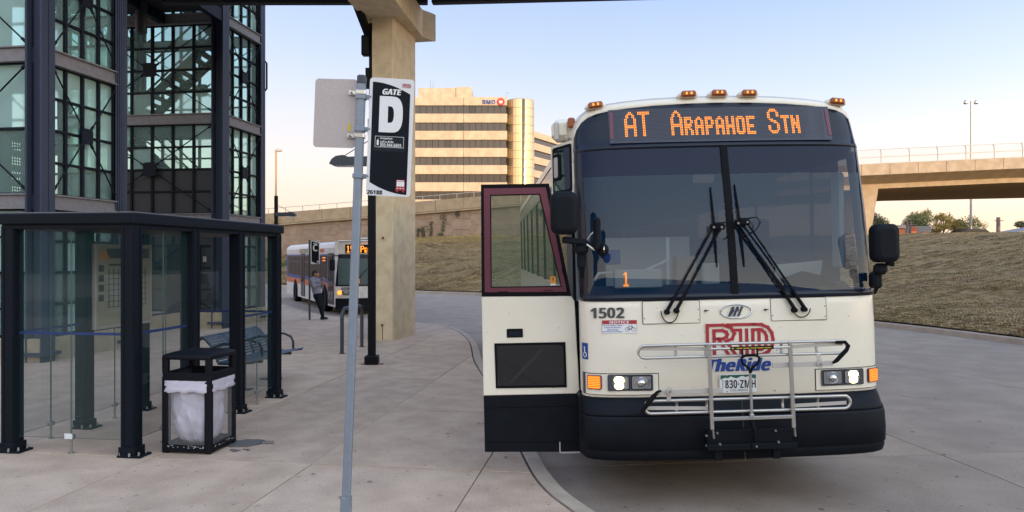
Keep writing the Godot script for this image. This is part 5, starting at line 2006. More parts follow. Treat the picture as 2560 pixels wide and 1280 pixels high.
# surface nets: one vertex in each cell the surface crosses, one quad round each crossed edge
func nets(bones: Array, cell: float, grow := 0.0, keep = null) -> ArrayMesh:
	var lo := Vector3(1e9, 1e9, 1e9)
	var hi := -lo
	for e in bones:
		var r: float = maxf(e[2], e[3]) * 1.5 + grow + cell * 2
		for j in 2:
			lo = lo.min(e[j] - Vector3.ONE * r)
			hi = hi.max(e[j] + Vector3.ONE * r)
	var n := Vector3i(((hi - lo) / cell).ceil()) + Vector3i.ONE
	var val := PackedFloat32Array()
	val.resize(n.x * n.y * n.z)
	var sx := 1
	var sy := n.x
	var sz := n.x * n.y
	for z in n.z:
		for y in n.y:
			for x in n.x:
				var p := lo + Vector3(x, y, z) * cell
				var v := capsule_field(bones, p, grow)
				if keep != null:
					v = maxf(v, keep.call(p))
				val[x + y * sy + z * sz] = v
	var vert := {}
	var b := MB.new()
	var pos := func(i: int) -> Vector3:
		if vert.has(i):
			return vert[i]
		var x := i % sy
		var y := (i / sy) % n.y
		var z := i / sz
		var acc := Vector3.ZERO
		var cnt := 0
		for e in [[0, 1], [2, 3], [4, 5], [6, 7], [0, 2], [1, 3], [4, 6], [5, 7], [0, 4], [1, 5], [2, 6], [3, 7]]:
			var o0 := Vector3(e[0] & 1, (e[0] >> 1) & 1, e[0] >> 2)
			var o1 := Vector3(e[1] & 1, (e[1] >> 1) & 1, e[1] >> 2)
			var v0 := val[i + int(o0.x) + int(o0.y) * sy + int(o0.z) * sz]
			var v1 := val[i + int(o1.x) + int(o1.y) * sy + int(o1.z) * sz]
			if (v0 < 0.0) != (v1 < 0.0):
				acc += o0.lerp(o1, v0 / (v0 - v1))
				cnt += 1
		var p := lo + (Vector3(x, y, z) + acc / maxi(cnt, 1)) * cell
		vert[i] = p
		return p
	b.smooth(true)
	for z in range(1, n.z - 1):
		for y in range(1, n.y - 1):
			for x in range(1, n.x - 1):
				var i := x + y * sy + z * sz
				var v := val[i]
				for ax in 3:
					var st: int = [sx, sy, sz][ax]
					var w := val[i + st]
					if (v < 0.0) == (w < 0.0):
						continue
					var u: int = [sy, sz, sx][ax]
					var t: int = [sz, sx, sy][ax]
					var p0: Vector3 = pos.call(i - u - t)
					var p1: Vector3 = pos.call(i - t)
					var p2: Vector3 = pos.call(i)
					var p3: Vector3 = pos.call(i - u)
					if v < 0.0:
						b.quad(p0, p3, p2, p1)
					else:
						b.quad(p0, p1, p2, p3)
	return b.done()

func build_person() -> void:
	var o := thing("person", "person in a grey shirt and dark trousers leaning back, reading a held phone", "person", V(-6.22, 0.14, 24.4), deg_to_rad(-14.0))
	o.rotation.z = deg_to_rad(5.5)
	var hip := Vector3(0.055, 0.80, 0)
	var chest := Vector3(-0.02, 1.20, 0)
	var neck := Vector3(-0.005, 1.36, 0)
	var head := Vector3(0.055, 1.475, 0)
	var torso := [[hip, Vector3(0.02, 0.98, 0), 0.125, 0.125, Vector3(1.15, 1, 0.82)], [Vector3(0.02, 0.98, 0), chest, 0.125, 0.14, Vector3(1.15, 1, 0.80)], [chest, Vector3(-0.03, 1.29, 0), 0.135, 0.10, Vector3(1.1, 1, 0.72)], [Vector3(-0.03, 1.30, 0.13), Vector3(-0.03, 1.30, -0.13), 0.062, 0.062]]
	var sh_n := Vector3(-0.03, 1.29, 0.165)
	var sh_f := Vector3(-0.01, 1.29, -0.165)
	var el_n := Vector3(0.07, 1.06, 0.215)
	var el_f := Vector3(0.11, 1.05, -0.19)
	var wr_n := Vector3(0.235, 1.14, 0.09)
	var wr_f := Vector3(0.23, 1.22, -0.07)
	var arms := [[sh_n, el_n, 0.052, 0.043], [el_n, wr_n, 0.042, 0.030], [sh_f, el_f, 0.052, 0.043], [el_f, wr_f, 0.042, 0.030]]
	var legs := []
	for s in [1.0, -1.0]:
		var h: Vector3 = hip + Vector3(0, -0.03, 0.085 * s)
		var k: Vector3 = Vector3(0.13 + 0.03 * s, 0.43, 0.085 * s)
		var a: Vector3 = Vector3(0.165 + 0.045 * s, 0.08, 0.075 * s)
		legs.append([h, k, 0.088, 0.060])
		legs.append([k, a, 0.058, 0.040])
	var fingers := []
	for w in [[wr_n, Vector3(0.07, 0.045, -0.02), Vector3(0, 0.012, 0.019)], [wr_f, Vector3(0.05, 0.06, 0.02), Vector3(0.008, -0.012, 0.019)]]:
		var palm: Vector3 = w[0] + w[1] * 0.75
		fingers.append([w[0], palm, 0.026, 0.032])
		for f in 4:
			var base: Vector3 = palm + w[2] * (f - 1.5)
			var mid: Vector3 = base + w[1] * (0.55 - 0.06 * absf(f - 1.4))
			fingers.append([base, mid, 0.010, 0.009])
			fingers.append([mid, mid + Vector3(-0.012, 0.032, 0), 0.009, 0.008])
		fingers.append([palm - w[1] * 0.2 + w[2] * 1.6, palm + w[1] * 0.3 + w[2] * 2.1 + Vector3(-0.01, 0.02, 0), 0.011, 0.009])
	var skull := [[neck + Vector3(0, -0.06, 0), head + Vector3(-0.02, -0.05, 0), 0.052, 0.05], [head + Vector3(-0.015, 0.02, 0), head + Vector3(0.012, -0.025, 0), 0.088, 0.072, Vector3(0.95, 0.95, 1.12)], [head + Vector3(0.04, -0.07, 0), head + Vector3(0.045, -0.085, 0), 0.042, 0.036], [head + Vector3(0.082, -0.02, 0), head + Vector3(0.104, -0.045, 0), 0.010, 0.014], [head + Vector3(0.085, -0.078, 0.014), head + Vector3(0.085, -0.078, -0.014), 0.009, 0.009], [head + Vector3(0.075, 0.005, 0.03), head + Vector3(0.075, 0.005, -0.03), 0.012, 0.012], [head + Vector3(-0.01, -0.01, 0.078), head + Vector3(-0.015, -0.04, 0.076), 0.016, 0.011], [head + Vector3(-0.01, -0.01, -0.078), head + Vector3(-0.015, -0.04, -0.076), 0.016, 0.011]]
	var b := nets(torso + arms + legs + fingers + skull, 0.016)
	put("body", b, M.skin, o)
	put("head", nets(skull, 0.008, 0.001), M.skin, o)
	put("shirt", nets(torso + arms, 0.016, 0.014, func(p: Vector3) -> float: return 0.79 - p.y), M.shirt, o)
	put("trousers", nets([[hip + Vector3(0, 0.06, 0), hip, 0.118, 0.122, Vector3(1.12, 1, 0.86)]] + legs, 0.016, 0.014, func(p: Vector3) -> float: return maxf(p.y - 0.86, 0.05 - p.y)), M.trousers, o)
	for s in [1.0, -1.0]:
		var a: Vector3 = Vector3(0.165 + 0.045 * s, 0.055, 0.075 * s)
		put("shoe", nets([[a + Vector3(-0.05, -0.012, 0), a + Vector3(0.06, -0.018, 0), 0.046, 0.042], [a + Vector3(0.06, -0.018, 0), a + Vector3(0.15, -0.026, 0), 0.042, 0.030]], 0.012, 0.0, func(p: Vector3) -> float: return 0.0 - p.y), M.shoe, o)
	put("hair", nets([[head + Vector3(-0.03, 0.03, 0), head + Vector3(0.0, 0.045, 0), 0.096, 0.082, Vector3(0.95, 0.95, 1.1)], [head + Vector3(-0.06, -0.01, 0), head + Vector3(-0.055, -0.05, 0), 0.062, 0.045]], 0.010), M.hair, o)
	var ph := MB.new()
	ph.box(Vector3(0.30, 1.235, 0.015), Vector3(0.014, 0.135, 0.068), 0.005, Basis(Vector3.BACK, 0.5))
	tag(part("mobile_phone", ph, M.mask_black, self, o.transform), "dark mobile phone in the hands of the person by gate C", "phone")

# ---------------------------------------------------------------- the coach
# its front skin: how far it lies back at a height and at a distance from the middle
func lerp_table(t: Array, x: float) -> float:
	for i in t.size() - 1:
		if x <= t[i + 1][0]:
			return lerpf(t[i][1], t[i + 1][1], clampf((x - t[i][0]) / (t[i + 1][0] - t[i][0]), 0.0, 1.0))
	return t[-1][1]

const PLAN := [[0.0, 0.0], [0.3, -0.003], [0.6, -0.012], [0.85, -0.027], [1.0, -0.042], [1.12, -0.063], [1.2, -0.087], [1.26, -0.118], [1.3, -0.158], [1.32, -0.20], [1.33, -0.27]]
const RAKE := [[0.3, 0.02], [1.0, 0.03], [1.5, 0.025], [1.84, 0.0], [2.2, -0.045], [2.7, -0.13], [3.2, -0.245], [3.62, -0.36], [3.8, -0.44]]
const DROP := [[0.0, 0.0], [0.3, 0.004], [0.6, 0.016], [0.85, 0.036], [1.0, 0.054], [1.12, 0.076], [1.2, 0.105], [1.26, 0.15], [1.3, 0.21], [1.32, 0.27], [1.33, 0.35]]

func skin(x: float, y: float) -> float:
	return lerp_table(RAKE, y) + lerp_table(PLAN, absf(x))

func on_front(x: float, y: float, out_ := 0.0) -> Transform3D:
	var e := 0.04
	var dx := (skin(x + e, y) - skin(x - e, y)) / (2 * e)
	var dy := (skin(x, y + e) - skin(x, y - e)) / (2 * e)
	var ux := Vector3(1, 0, dx).normalized()
	var n := ux.cross(Vector3(0, 1, dy)).normalized()
	return Transform3D(Basis(ux, n.cross(ux), n), Vector3(x, y, skin(x, y)) + n * out_)

func front_ring(y0: float, out_: float, ds := 0.0, wide := 1.0, x0 := -1.33, x1 := 1.33) -> PackedVector3Array:
	var xs := []
	for i in PLAN.size():
		xs.append(-PLAN[PLAN.size() - 1 - i][0])
	for i in range(1, PLAN.size()):
		xs.append(PLAN[i][0])
	var r := PackedVector3Array()
	var fine := []
	for i in xs.size():
		fine.append(xs[i])
		if i + 1 < xs.size() and xs[i + 1] - xs[i] > 0.1:
			fine.append((xs[i] + xs[i + 1]) / 2)
	var keep := [x0]
	for x in fine:
		if x > x0 + 0.002 and x < x1 - 0.002:
			keep.append(x)
	keep.append(x1)
	for x in keep:
		var y := y0 - ds * lerp_table(DROP, absf(x))
		r.append(Vector3(x * wide, y, lerp_table(RAKE, y0 - 0.3 * (y0 - y)) + lerp_table(PLAN, absf(x)) + out_))
	return r

func front_patch(x0: float, x1: float, y0: float, y1: float, out_: float, ny := 6) -> MB:
	var b := MB.new()
	var rings := []
	for k in ny + 1:
		rings.append(front_ring(lerpf(y0, y1, float(k) / ny), out_, 0.0, 1.0, x0, x1))
	b.loft(rings, false, false, false, true)
	return b

func quad_prism(a: Array, z0: float, z1: float, bev := 0.0) -> MB:
	var p := PackedVector2Array()
	for q in a:
		p.append(Vector2(q[0], q[1]))
	var b := MB.new()
	b.prism(p, z0, z1, bev)
	return b

func build_coach() -> void:
	var o := thing("coach", "white commuter coach with open front door, lit headlights and orange destination letters", "coach", V(1.99, 0, 6.65))
	o.basis = Basis(Vector3.UP, deg_to_rad(1.6)) * Basis(Vector3.BACK, deg_to_rad(1.25))
	var b: MB
	# --- white nose and the black mask
	b = MB.new()
	b.loft([front_ring(0.96, -0.02), front_ring(1.0, 0.0), front_ring(1.2, 0.0), front_ring(1.5, 0.0), front_ring(1.75, 0.0), front_ring(1.80, -0.002), front_ring(1.825, -0.012)], false, false, false, true)
	part("nose_panel", b, M.bus_white, o)
	b = MB.new()
	b.loft([front_ring(1.815, 0.004), front_ring(1.822, 0.012), front_ring(1.868, 0.012), front_ring(1.874, 0.0)], false, false, false, true)
	part("windshield_sill", b, M.mask_black, o)
	b = MB.new()
	b.loft([front_ring(3.18, 0.0, 0.06), front_ring(3.186, 0.012, 0.06), front_ring(3.215, 0.012, 0.10), front_ring(3.222, 0.003, 0.12), front_ring(3.35, 0.002, 0.45), front_ring(3.5, 0.002, 0.78), front_ring(3.60, 0.001, 1.0), front_ring(3.612, -0.01, 1.0)], false, false, false, true)
	part("sign_mask", b, M.mask_black, o)
	for s in [-1.0, 1.0]:
		b = MB.new()
		var rings := []
		for k in 8:
			var y := lerpf(1.82, 3.20, k / 7.0)
			rings.append(front_ring(y, 0.004, 0.0, 1.0, 1.272, 1.33) if s > 0 else front_ring(y, 0.004, 0.0, 1.0, -1.33, -1.272))
		b.loft(rings, false, false, false, true)
		part("windshield_post", b, M.mask_black, o)
		part("windshield_pane", front_patch(0.03 if s > 0 else -1.275, 1.275 if s > 0 else -0.03, 1.868, 2.93, 0.0, 8), M.windshield, o)
		part("windshield_tint", front_patch(0.03 if s > 0 else -1.275, 1.275 if s > 0 else -0.03, 2.93, 3.19, 0.0, 3), M.windshield_band, o)
	b = MB.new()
	for k in 8:
		var y0 := lerpf(1.86, 3.19, k / 8.0)
		var y1 := lerpf(1.86, 3.19, (k + 1) / 8.0)
		b.bar(Vector3(0, y0, skin(0, y0) + 0.004), Vector3(0, y1, skin(0, y1) + 0.004), 0.062, 0.022, Vector3.BACK)
	part("windshield_divider", b, M.rubber, o)
	# --- roof and its front cap
	b = MB.new()
	b.loft([front_ring(3.605, -0.004, 1.0), front_ring(3.625, 0.006, 1.0), front_ring(3.66, -0.012, 1.0), front_ring(3.695, -0.09, 1.0), front_ring(3.71, -0.22, 1.0), front_ring(3.715, -0.5, 1.0)], false, false, false, true)
	part("roof_cap", b, M.bus_white, o)
	b = MB.new()
	var prof := front_ring(3.712, 0.0, 1.0)
	var ra := PackedVector3Array()
	var rb := PackedVector3Array()
	for p in prof:
		ra.append(Vector3(p.x, p.y, -0.8))
		rb.append(Vector3(p.x, p.y, -13.7))
	b.loft([ra, rb], false, false, false, true)
	part("roof", b, M.bus_white, o)
	# --- sides: skirt, window line, gutter; the near side is open at the door
	for s in [-1.0, 1.0]:
		var z0 := -1.42 if s < 0 else -0.36
		b = MB.new()
		b.box(Vector3(s * 1.31, 1.15, (z0 - 13.7) / 2), Vector3(0.04, 1.44, -13.7 - z0), 0.01)
		part("side_skirt", b, M.bus_white, o)
		b = MB.new()
		b.box(Vector3(s * 1.312, 3.22, (-0.55 - 13.7) / 2), Vector3(0.045, 0.24, 13.15), 0.01)
		part("side_cornice", b, M.bus_silver, o)
		b = MB.new()
		var wz := -1.42 if s < 0 else -0.80
		b.box(Vector3(s * 1.305, 2.49, (wz - 13.7) / 2), Vector3(0.012, 1.24, -13.7 - wz))
		part("window_wall", b, M.side_window, o)
		for k in 8:
			b = MB.new()
			b.box(Vector3(s * 1.318, 2.49, -1.45 - 1.7 * k), Vector3(0.02, 1.24, 0.06))
			part("window_post", b, M.rubber, o)
		for z in [-2.35, -9.4, -10.7]:
			b = MB.new()
			b.xf = Transform3D(Basis(Vector3.UP, PI / 2 * s), Vector3(s * 1.332, 0.52, z))
			var arch := PackedVector2Array()
			for k in 13:
				var a := PI * k / 12.0
				arch.append(Vector2(cos(a) * 0.62, sin(a) * 0.60))
			arch.append(Vector2(-0.62, -0.1))
			arch.append(Vector2(0.62, -0.1))
			b.prism(arch, -0.01, 0.003)
			part("wheel_arch", b, M.rubber, o)
			wheel(o, Vector3(s * 1.12, 0.52, z), 0.52, 0.30, M.chrome)
		# upper corner pieces between the mask and the side
		b = MB.new()
		b.loft([PackedVector3Array([Vector3(s * 1.33, 1.0, skin(1.33, 1.0)), Vector3(s * 1.33, 1.82, skin(1.33, 1.82))]), PackedVector3Array([Vector3(s * 1.33, 1.0, -0.34), Vector3(s * 1.33, 1.82, -0.36)])], false)
		part("nose_side", b, M.bus_white, o)
		b = MB.new()
		var e0 := PackedVector3Array()
		var e1 := PackedVector3Array()
		for k in 8:
			var y := lerpf(1.82, 3.15, k / 7.0)
			e0.append(Vector3(s * 1.33, y, skin(1.33, y) + 0.003))
			e1.append(Vector3(s * 1.322, y, skin(1.33, y) - 0.16))
		b.loft([e0, e1], false)
		part("mask_side", b, M.mask_black, o)
	boxpart("rear_wall", Vector3(0, 2.0, -13.7), Vector3(2.6, 3.1, 0.06), M.bus_white, o)
	boxpart("underbody", Vector3(0, 0.55, -6.9), Vector3(2.2, 0.26, 13.4), M.rubber, o)
	b = MB.new()
	for q in [[-0.86, 0.20], [-0.52, 0.24], [0.5, 0.3], [0.72, 0.28]]:
		b.box(Vector3(q[0], 0.36, -0.7 - q[1]), Vector3(0.22, 0.12, 0.3), 0.03)
	part("tow_fitting", b, M.rubber, o)
	# --- bumper in two steps
	b = MB.new()
	b.loft([front_ring(0.985, -0.06, 0.0, 1.0), front_ring(0.972, 0.0, 0.0, 1.0), front_ring(0.93, 0.028, 0.0, 1.006), front_ring(0.86, 0.062, 0.0, 1.012), front_ring(0.835, 0.082, 0.0, 1.016), front_ring(0.824, 0.076, 0.0, 1.016), front_ring(0.818, 0.03, 0.0, 1.01)], false, false, false, true)
	part("bumper_top", b, M.bumper, o)
	b = MB.new()
	b.loft([front_ring(0.826, 0.05, 0.0, 1.012), front_ring(0.822, 0.088, 0.0, 1.018), front_ring(0.80, 0.096, 0.0, 1.02), front_ring(0.66, 0.105, 0.0, 1.024), front_ring(0.54, 0.10, 0.0, 1.022), front_ring(0.532, 0.085, 0.0, 1.02), front_ring(0.522, 0.085, 0.0, 1.02), front_ring(0.50, 0.09, 0.0, 1.018), front_ring(0.45, 0.075, 0.0, 1.012), front_ring(0.435, 0.05, 0.0, 1.0), front_ring(0.43, -0.2, 0.0, 1.0)], false, false, false, true)
	part("bumper", b, M.bumper, o)
	for s in [-1.0, 1.0]:
		boxpart("bumper_end", Vector3(s * 1.335, 0.70, -0.36), Vector3(0.05, 0.54, 0.24), M.bumper, o, 0.02)
	b = MB.new()
	b.bar(Vector3(0.0, 0.45, 0.187), Vector3(0.0, 0.96, 0.13), 0.006, 0.004, Vector3.BACK)
	part("bumper_seam", b, M.seam, o)
	# --- destination sign
	var ds := part("destination_sign", front_patch(-1.02, 1.03, 3.235, 3.555, 0.010, 3), M.sign_screen, o)
	b = MB.new()
	for k in 24:
		var y := 3.258 + 0.0125 * k
		for i in 10:
			var x0 := lerpf(-0.98, 0.96, i / 10.0)
			var x1 := lerpf(-0.98, 0.96, (i + 1) / 10.0)
			b.bar(Vector3(x0, y, skin(x0, y) + 0.0105), Vector3(x1, y, skin(x1, y) + 0.0105), 0.003, 0.004)
	part("screen_rows", b, M.screen_row, ds)
	b = MB.new()
	b.xf = on_front(-0.995, 3.40, 0.012)
	b.box(Vector3.ZERO, Vector3(0.03, 0.26, 0.004))
	b.xf = on_front(1.005, 3.40, 0.012)
	b.box(Vector3.ZERO, Vector3(0.03, 0.26, 0.004))
	part("red_strip", b, M.maroon, ds)
	b = MB.new()
	dots(b, "AT", -0.874, 3.300, Vector2(0.0136, 0.0160), 0.0098, 0.012, skin)
	dots(b, "Arapahoe", -0.453, 3.303, Vector2(0.0136, 0.0160), 0.0098, 0.012, skin)
	dots(b, "Stn", 0.441, 3.306, Vector2(0.0136, 0.0160), 0.0098, 0.012, skin)
	part("led_letters", b, M.led, ds)
	for q in [[-1.13, 3.66], [-0.279, 3.695], [0.003, 3.70], [0.284, 3.695], [1.134, 3.66]]:
		b = MB.new()
		var x: float = q[0]
		b.xf = Transform3D(Basis(Vector3.BACK, -signf(x) * (0.12 if absf(x) > 1.0 else 0.02)), Vector3(x, 3.672 - lerp_table(DROP, absf(x)) + 0.015, skin(x, 3.66) + 0.035))
		b.box(Vector3(0, -0.004, -0.05), Vector3(0.19, 0.05, 0.10), 0.02)
		var h := part("marker_light", b, M.bus_white, o)
		b.st = SurfaceTool.new()
		b.st.begin(Mesh.PRIMITIVE_TRIANGLES)
		b.st.set_smooth_group(-1)
		b.box(Vector3(0, 0.004, 0.005), Vector3(0.135, 0.056, 0.05), 0.014)
		var ln := part("amber_lens", b, M.amber_dim, h)
		var cb := MB.new()
		cb.xf = b.xf
		for e in [-0.022, 0.022]:
			cb.box(Vector3(e, 0.006, 0.031), Vector3(0.014, 0.022, 0.006), 0.002)
		part("lamp_glow", cb, M.lamp_amber_core, ln)
	# --- lamps
	for s in [-1.0, 1.0]:
		var bz := part("headlight_bezel", front_patch(0.695 if s > 0 else -1.322, 1.322 if s > 0 else -0.695, 1.002, 1.180, 0.0075, 2), M.bus_white, o)
		part("bezel_seam", front_patch(0.688 if s > 0 else -1.326, 1.326 if s > 0 else -0.688, 0.996, 1.187, 0.004, 2), M.seam, bz)
		b = MB.new()
		b.xf = on_front(s * 0.935, 1.107, 0.013)
		b.prism(rounded(0.392, 0.140, 0.012, 3), -0.006, 0.004)
		part("lamp_frame", b, M.rack_grey, bz)
		for k in [0, 1]:
			var lx: float = s * (1.030 if k == 0 else 0.840)
			var lit: bool = k == 0
			b = MB.new()
			b.xf = on_front(lx, 1.108, 0.018)
			b.prism(rounded(0.176, 0.122, 0.014, 3), -0.004, 0.003, 0.002)
			var hl := part("headlight", b, M.rubber, o)
			b = MB.new()
			b.xf = on_front(lx, 1.108, 0.022)
			b.prism(rounded(0.164, 0.110, 0.012, 3), -0.002, 0.0)
			part("reflector", b, M.reflector, hl)
			b = MB.new()
			b.xf = on_front(lx, 1.108, 0.022)
			for g in 3:
				var pts := PackedVector3Array()
				for a in 20:
					pts.append(Vector3(cos(TAU * a / 20.0) * (0.034 + 0.011 * g), sin(TAU * a / 20.0) * (0.032 + 0.009 * g), 0.001))
				b.path(pts, 0.0015, 4, true)
			part("lens_ring", b, M.chrome, hl)
			b = MB.new()
			b.xf = on_front(lx, 1.108, 0.023)
			if lit:
				b.prism(rounded(0.084, 0.060, 0.028, 4, 0.0, 0.022), 0.0, 0.006)
				b.prism(rounded(0.074, 0.052, 0.025, 4, 0.0, -0.028), 0.0, 0.006)
				part("lamp_bulb", b, M.headlamp_on, hl)
			else:
				b.lathe(PackedVector2Array([Vector2(0.034, 0.0), Vector2(0.031, 0.012), Vector2(0.018, 0.022), Vector2(0.0, 0.024)]), Vector3(0, -0.004, 0), 18, true, Vector3.RIGHT, Vector3.BACK)
				b.box(Vector3(0, 0.034, 0.006), Vector3(0.034, 0.024, 0.012), 0.003)
				part("bulb_shield", b, M.chrome, hl)
		b = MB.new()
		var tx: float = s * 1.235
		b.xf = on_front(tx, 1.108, 0.012)
		b.prism(rounded(0.132, 0.124, 0.012, 3), -0.03, 0.006)
		var tsg := part("turn_signal", b, M.rack_grey, o)
		b = MB.new()
		b.xf = on_front(tx, 1.108, 0.016)
		b.prism(rounded(0.120, 0.112, 0.012, 3), -0.01, 0.006, 0.003)
		part("amber_lens", b, M.lamp_amber, tsg)
		b = MB.new()
		b.xf = on_front(tx, 1.108, 0.0225)
		for k in 7:
			b.box(Vector3(0, -0.045 + 0.015 * k, 0), Vector3(0.11, 0.004, 0.003))
		part("lens_ribs", b, M.lamp_amber_core, tsg)
		var sp := SpotLight3D.new()
		sp.name = "headlight_beam"
		sp.light_color = Color(1.0, 0.92, 0.70)
		sp.light_energy = 0.5
		sp.light_size = 0.05
		sp.spot_range = 60.0
		sp.spot_attenuation = 2.0
		sp.spot_angle = 28.0
		sp.shadow_enabled = true
		o.add_child(sp, true)
		sp.position = Vector3(s * 1.03, 1.108, 0.06)
		sp.rotation_degrees = Vector3(-6, 180, 0)
	# --- panels, emblem and lettering on the nose
	for q in [[-0.563, 1.712], [0.561, 1.713]]:
		b = MB.new()
		b.xf = on_front(q[0], q[1], 0.002)
		b.prism(rounded(0.504, 0.202, 0.014, 4), -0.006, 0.0)
		var sm := part("access_panel_seam", b, M.seam, o)
		b = MB.new()
		b.xf = on_front(q[0], q[1], 0.003)
		b.prism(rounded(0.494, 0.192, 0.010, 4), -0.004, 0.0012, 0.001)
		part("access_panel", b, M.bus_white, sm)
		b = MB.new()
		b.xf = on_front(q[0], q[1], 0.006)
		for e in [[-0.235, -0.05], [0.235, 0.02], [0.235, -0.07]]:
			b.prism(rounded(0.010, 0.010, 0.0045, 2, e[0], e[1]), -0.002, 0.001)
		part("screw", b, M.seam, sm)
	for q in [[-0.265, 1.718], [0.262, 1.715]]:
		b = MB.new()
		b.xf = on_front(q[0], q[1], 0.0)
		b.tube(Vector3.ZERO, Vector3(0, 0, 0.03), 0.010, 0.007, 8)
		b.tube(Vector3(0, 0, 0.022), Vector3(0.02, 0.004, 0.034), 0.006, 0.004, 6)
		part("washer_jet", b, M.seam, o)
	b = MB.new()
	b.xf = on_front(0.003, 1.708, 0.006)
	var oval := PackedVector3Array()
	for k in 36:
		oval.append(Vector3(cos(TAU * k / 36.0) * 0.136, sin(TAU * k / 36.0) * 0.060, 0))
	b.path(oval, 0.0065, 6, true)
	for k in 3:
		var x := -0.046 + 0.040 * k
		b.prism(PackedVector2Array([Vector2(x - 0.034, -0.044), Vector2(x - 0.008, -0.044), Vector2(x + 0.034, 0.040), Vector2(x + 0.008, 0.044)]), -0.004, 0.006, 0.002)
		if k < 2:
			b.prism(PackedVector2Array([Vector2(x + 0.008, 0.044), Vector2(x + 0.026, 0.044), Vector2(x + 0.044, -0.030), Vector2(x + 0.032, -0.044)]), -0.004, 0.004)
	b.prism(PackedVector2Array([Vector2(-0.09, -0.05), Vector2(-0.05, -0.04), Vector2(-0.02, 0.0), Vector2(-0.05, 0.034), Vector2(-0.035, -0.005), Vector2(-0.06, -0.03)]), -0.004, 0.005)
	part("maker_emblem", b, M.chrome, o)
	put("agency_mark", rtd_mark(0.60, 0.29, 0.002), M.print_red, o, on_front(0.030, 1.458, 0.0035))
	put("slogan", letters("TheRide", 0.59, 0.115, true, 0.28, 0.002, 0.006), M.print_blue, o, on_front(0.012, 1.244, 0.0035))
	put("fleet_number", letters("1502", 0.292, 0.095, true, 0.0, 0.002, 0.003), M.print_grey, o, on_front(-1.115, 1.715, 0.004))
	b = MB.new()
	b.xf = on_front(-1.015, 1.594, 0.003)
	b.prism(rounded(0.302, 0.116, 0.006, 2), -0.002, 0.0)
	var nt := part("notice", b, M.print_white, o)
	b = MB.new()
	b.xf = on_front(-1.015, 1.594, 0.0035)
	b.box(Vector3(0, 0.0395, 0), Vector3(0.298, 0.034, 0.0012))
	for e in [-0.150, 0.150]:
		b.box(Vector3(e, 0, 0), Vector3(0.0016, 0.114, 0.001))
	part("header", b, M.print_red, nt)
	put("lettering", letters("NOTICE", 0.17, 0.024, true, 0.1, 0.001), M.print_white, nt, on_front(-1.015, 1.594, 0.0047) * Transform3D(Basis(), Vector3(0.0, 0.0395, 0)))
	var k2 := 0
	for line in ["For Your Safety, Please", "Inform the Operator", "When You are", "Retrieving Your Bicycle"]:
		put("lettering", letters(line, [0.168, 0.145, 0.095, 0.168][k2], 0.014, true, 0.0, 0.001), M.print_blue, nt, on_front(-1.015, 1.594, 0.004) * Transform3D(Basis(), Vector3(-0.060, 0.010 - 0.018 * k2, 0)))
		k2 += 1
	b = MB.new()
	b.xf = on_front(-1.015, 1.594, 0.004) * Transform3D(Basis(), Vector3(0.094, -0.016, 0))
	for e in [-0.026, 0.026]:
		var pts := PackedVector3Array()
		for k in 18:
			pts.append(Vector3(e + cos(TAU * k / 18.0) * 0.017, -0.008 + sin(TAU * k / 18.0) * 0.017, 0))
		b.path(pts, 0.0016, 4, true)
	for l in [[-0.026, -0.008, -0.012, 0.018], [-0.012, 0.018, 0.016, 0.018], [0.026, -0.008, 0.013, 0.026], [-0.016, 0.010, 0.0, -0.010], [0.0, -0.010, 0.016, 0.016], [0.0, -0.010, -0.026, -0.008], [0.006, 0.028, 0.016, 0.027], [-0.018, 0.024, -0.008, 0.024]]:
		b.tube(Vector3(l[0], l[1], 0), Vector3(l[2], l[3], 0), 0.0016, -1, 4)
	part("bicycle_picture", b, M.print_black, nt)
	b = MB.new()
	b.loft([front_ring(1.302, 0.004, 0.0, 1.0, -1.326, -1.285), front_ring(1.446, 0.004, 0.0, 1.0, -1.326, -1.285)], false, false, false, true)
	var wc := part("access_sticker", b, M.print_blue, o)
	b = MB.new()
	b.xf = on_front(-1.303, 1.37, 0.007)
	var arc := PackedVector3Array()
	for k in 12:
		var a := deg_to_rad(150.0 + 20.0 * k)
		arc.append(Vector3(cos(a) * 0.022, -0.022 + sin(a) * 0.026, 0))
	b.path(arc, 0.004, 4)
	b.tube(Vector3(-0.006, 0.03, 0), Vector3(-0.004, -0.01, 0), 0.005, -1, 4)
	b.tube(Vector3(-0.004, -0.008, 0), Vector3(0.014, -0.010, 0), 0.004, -1, 4)
	b.tube(Vector3(0.014, -0.010, 0), Vector3(0.022, -0.036, 0), 0.004, -1, 4)
	b.tube(Vector3(-0.008, 0.038, -0.002), Vector3(-0.008, 0.038, 0.002), 0.008, -1, 8)
	part("wheelchair_picture", b, M.print_white, wc)
	# --- number plate
	var pl := Node3D.new()
	pl.name = "number_plate"
	o.add_child(pl)
	pl.transform = on_front(-0.002, 1.085, 0.02)
	b = MB.new()
	b.prism(rounded(0.328, 0.163, 0.012, 3), -0.003, 0.001, 0.001)
	part("plate", b, M.print_white, pl)
	b = MB.new()
	var ridge := PackedVector2Array([Vector2(-0.155, 0.0735), Vector2(-0.155, 0.034)])
	var pk := [0.040, 0.052, 0.046, 0.062, 0.050, 0.044, 0.056, 0.064, 0.052, 0.060, 0.046, 0.038]
	for k in pk.size():
		ridge.append(Vector2(-0.142 + 0.0258 * k, pk[k]))
	ridge.append(Vector2(0.155, 0.034))
	ridge.append(Vector2(0.155, 0.0735))
	b.prism(ridge, 0.001, 0.0018)
	part("mountain_band", b, M.print_green, pl)
	put("lettering", letters("830·ZMH", 0.268, 0.072, true, 0.0, 0.001), M.print_black, pl, Transform3D(Basis(), Vector3(0.018, -0.006, 0.0022)))
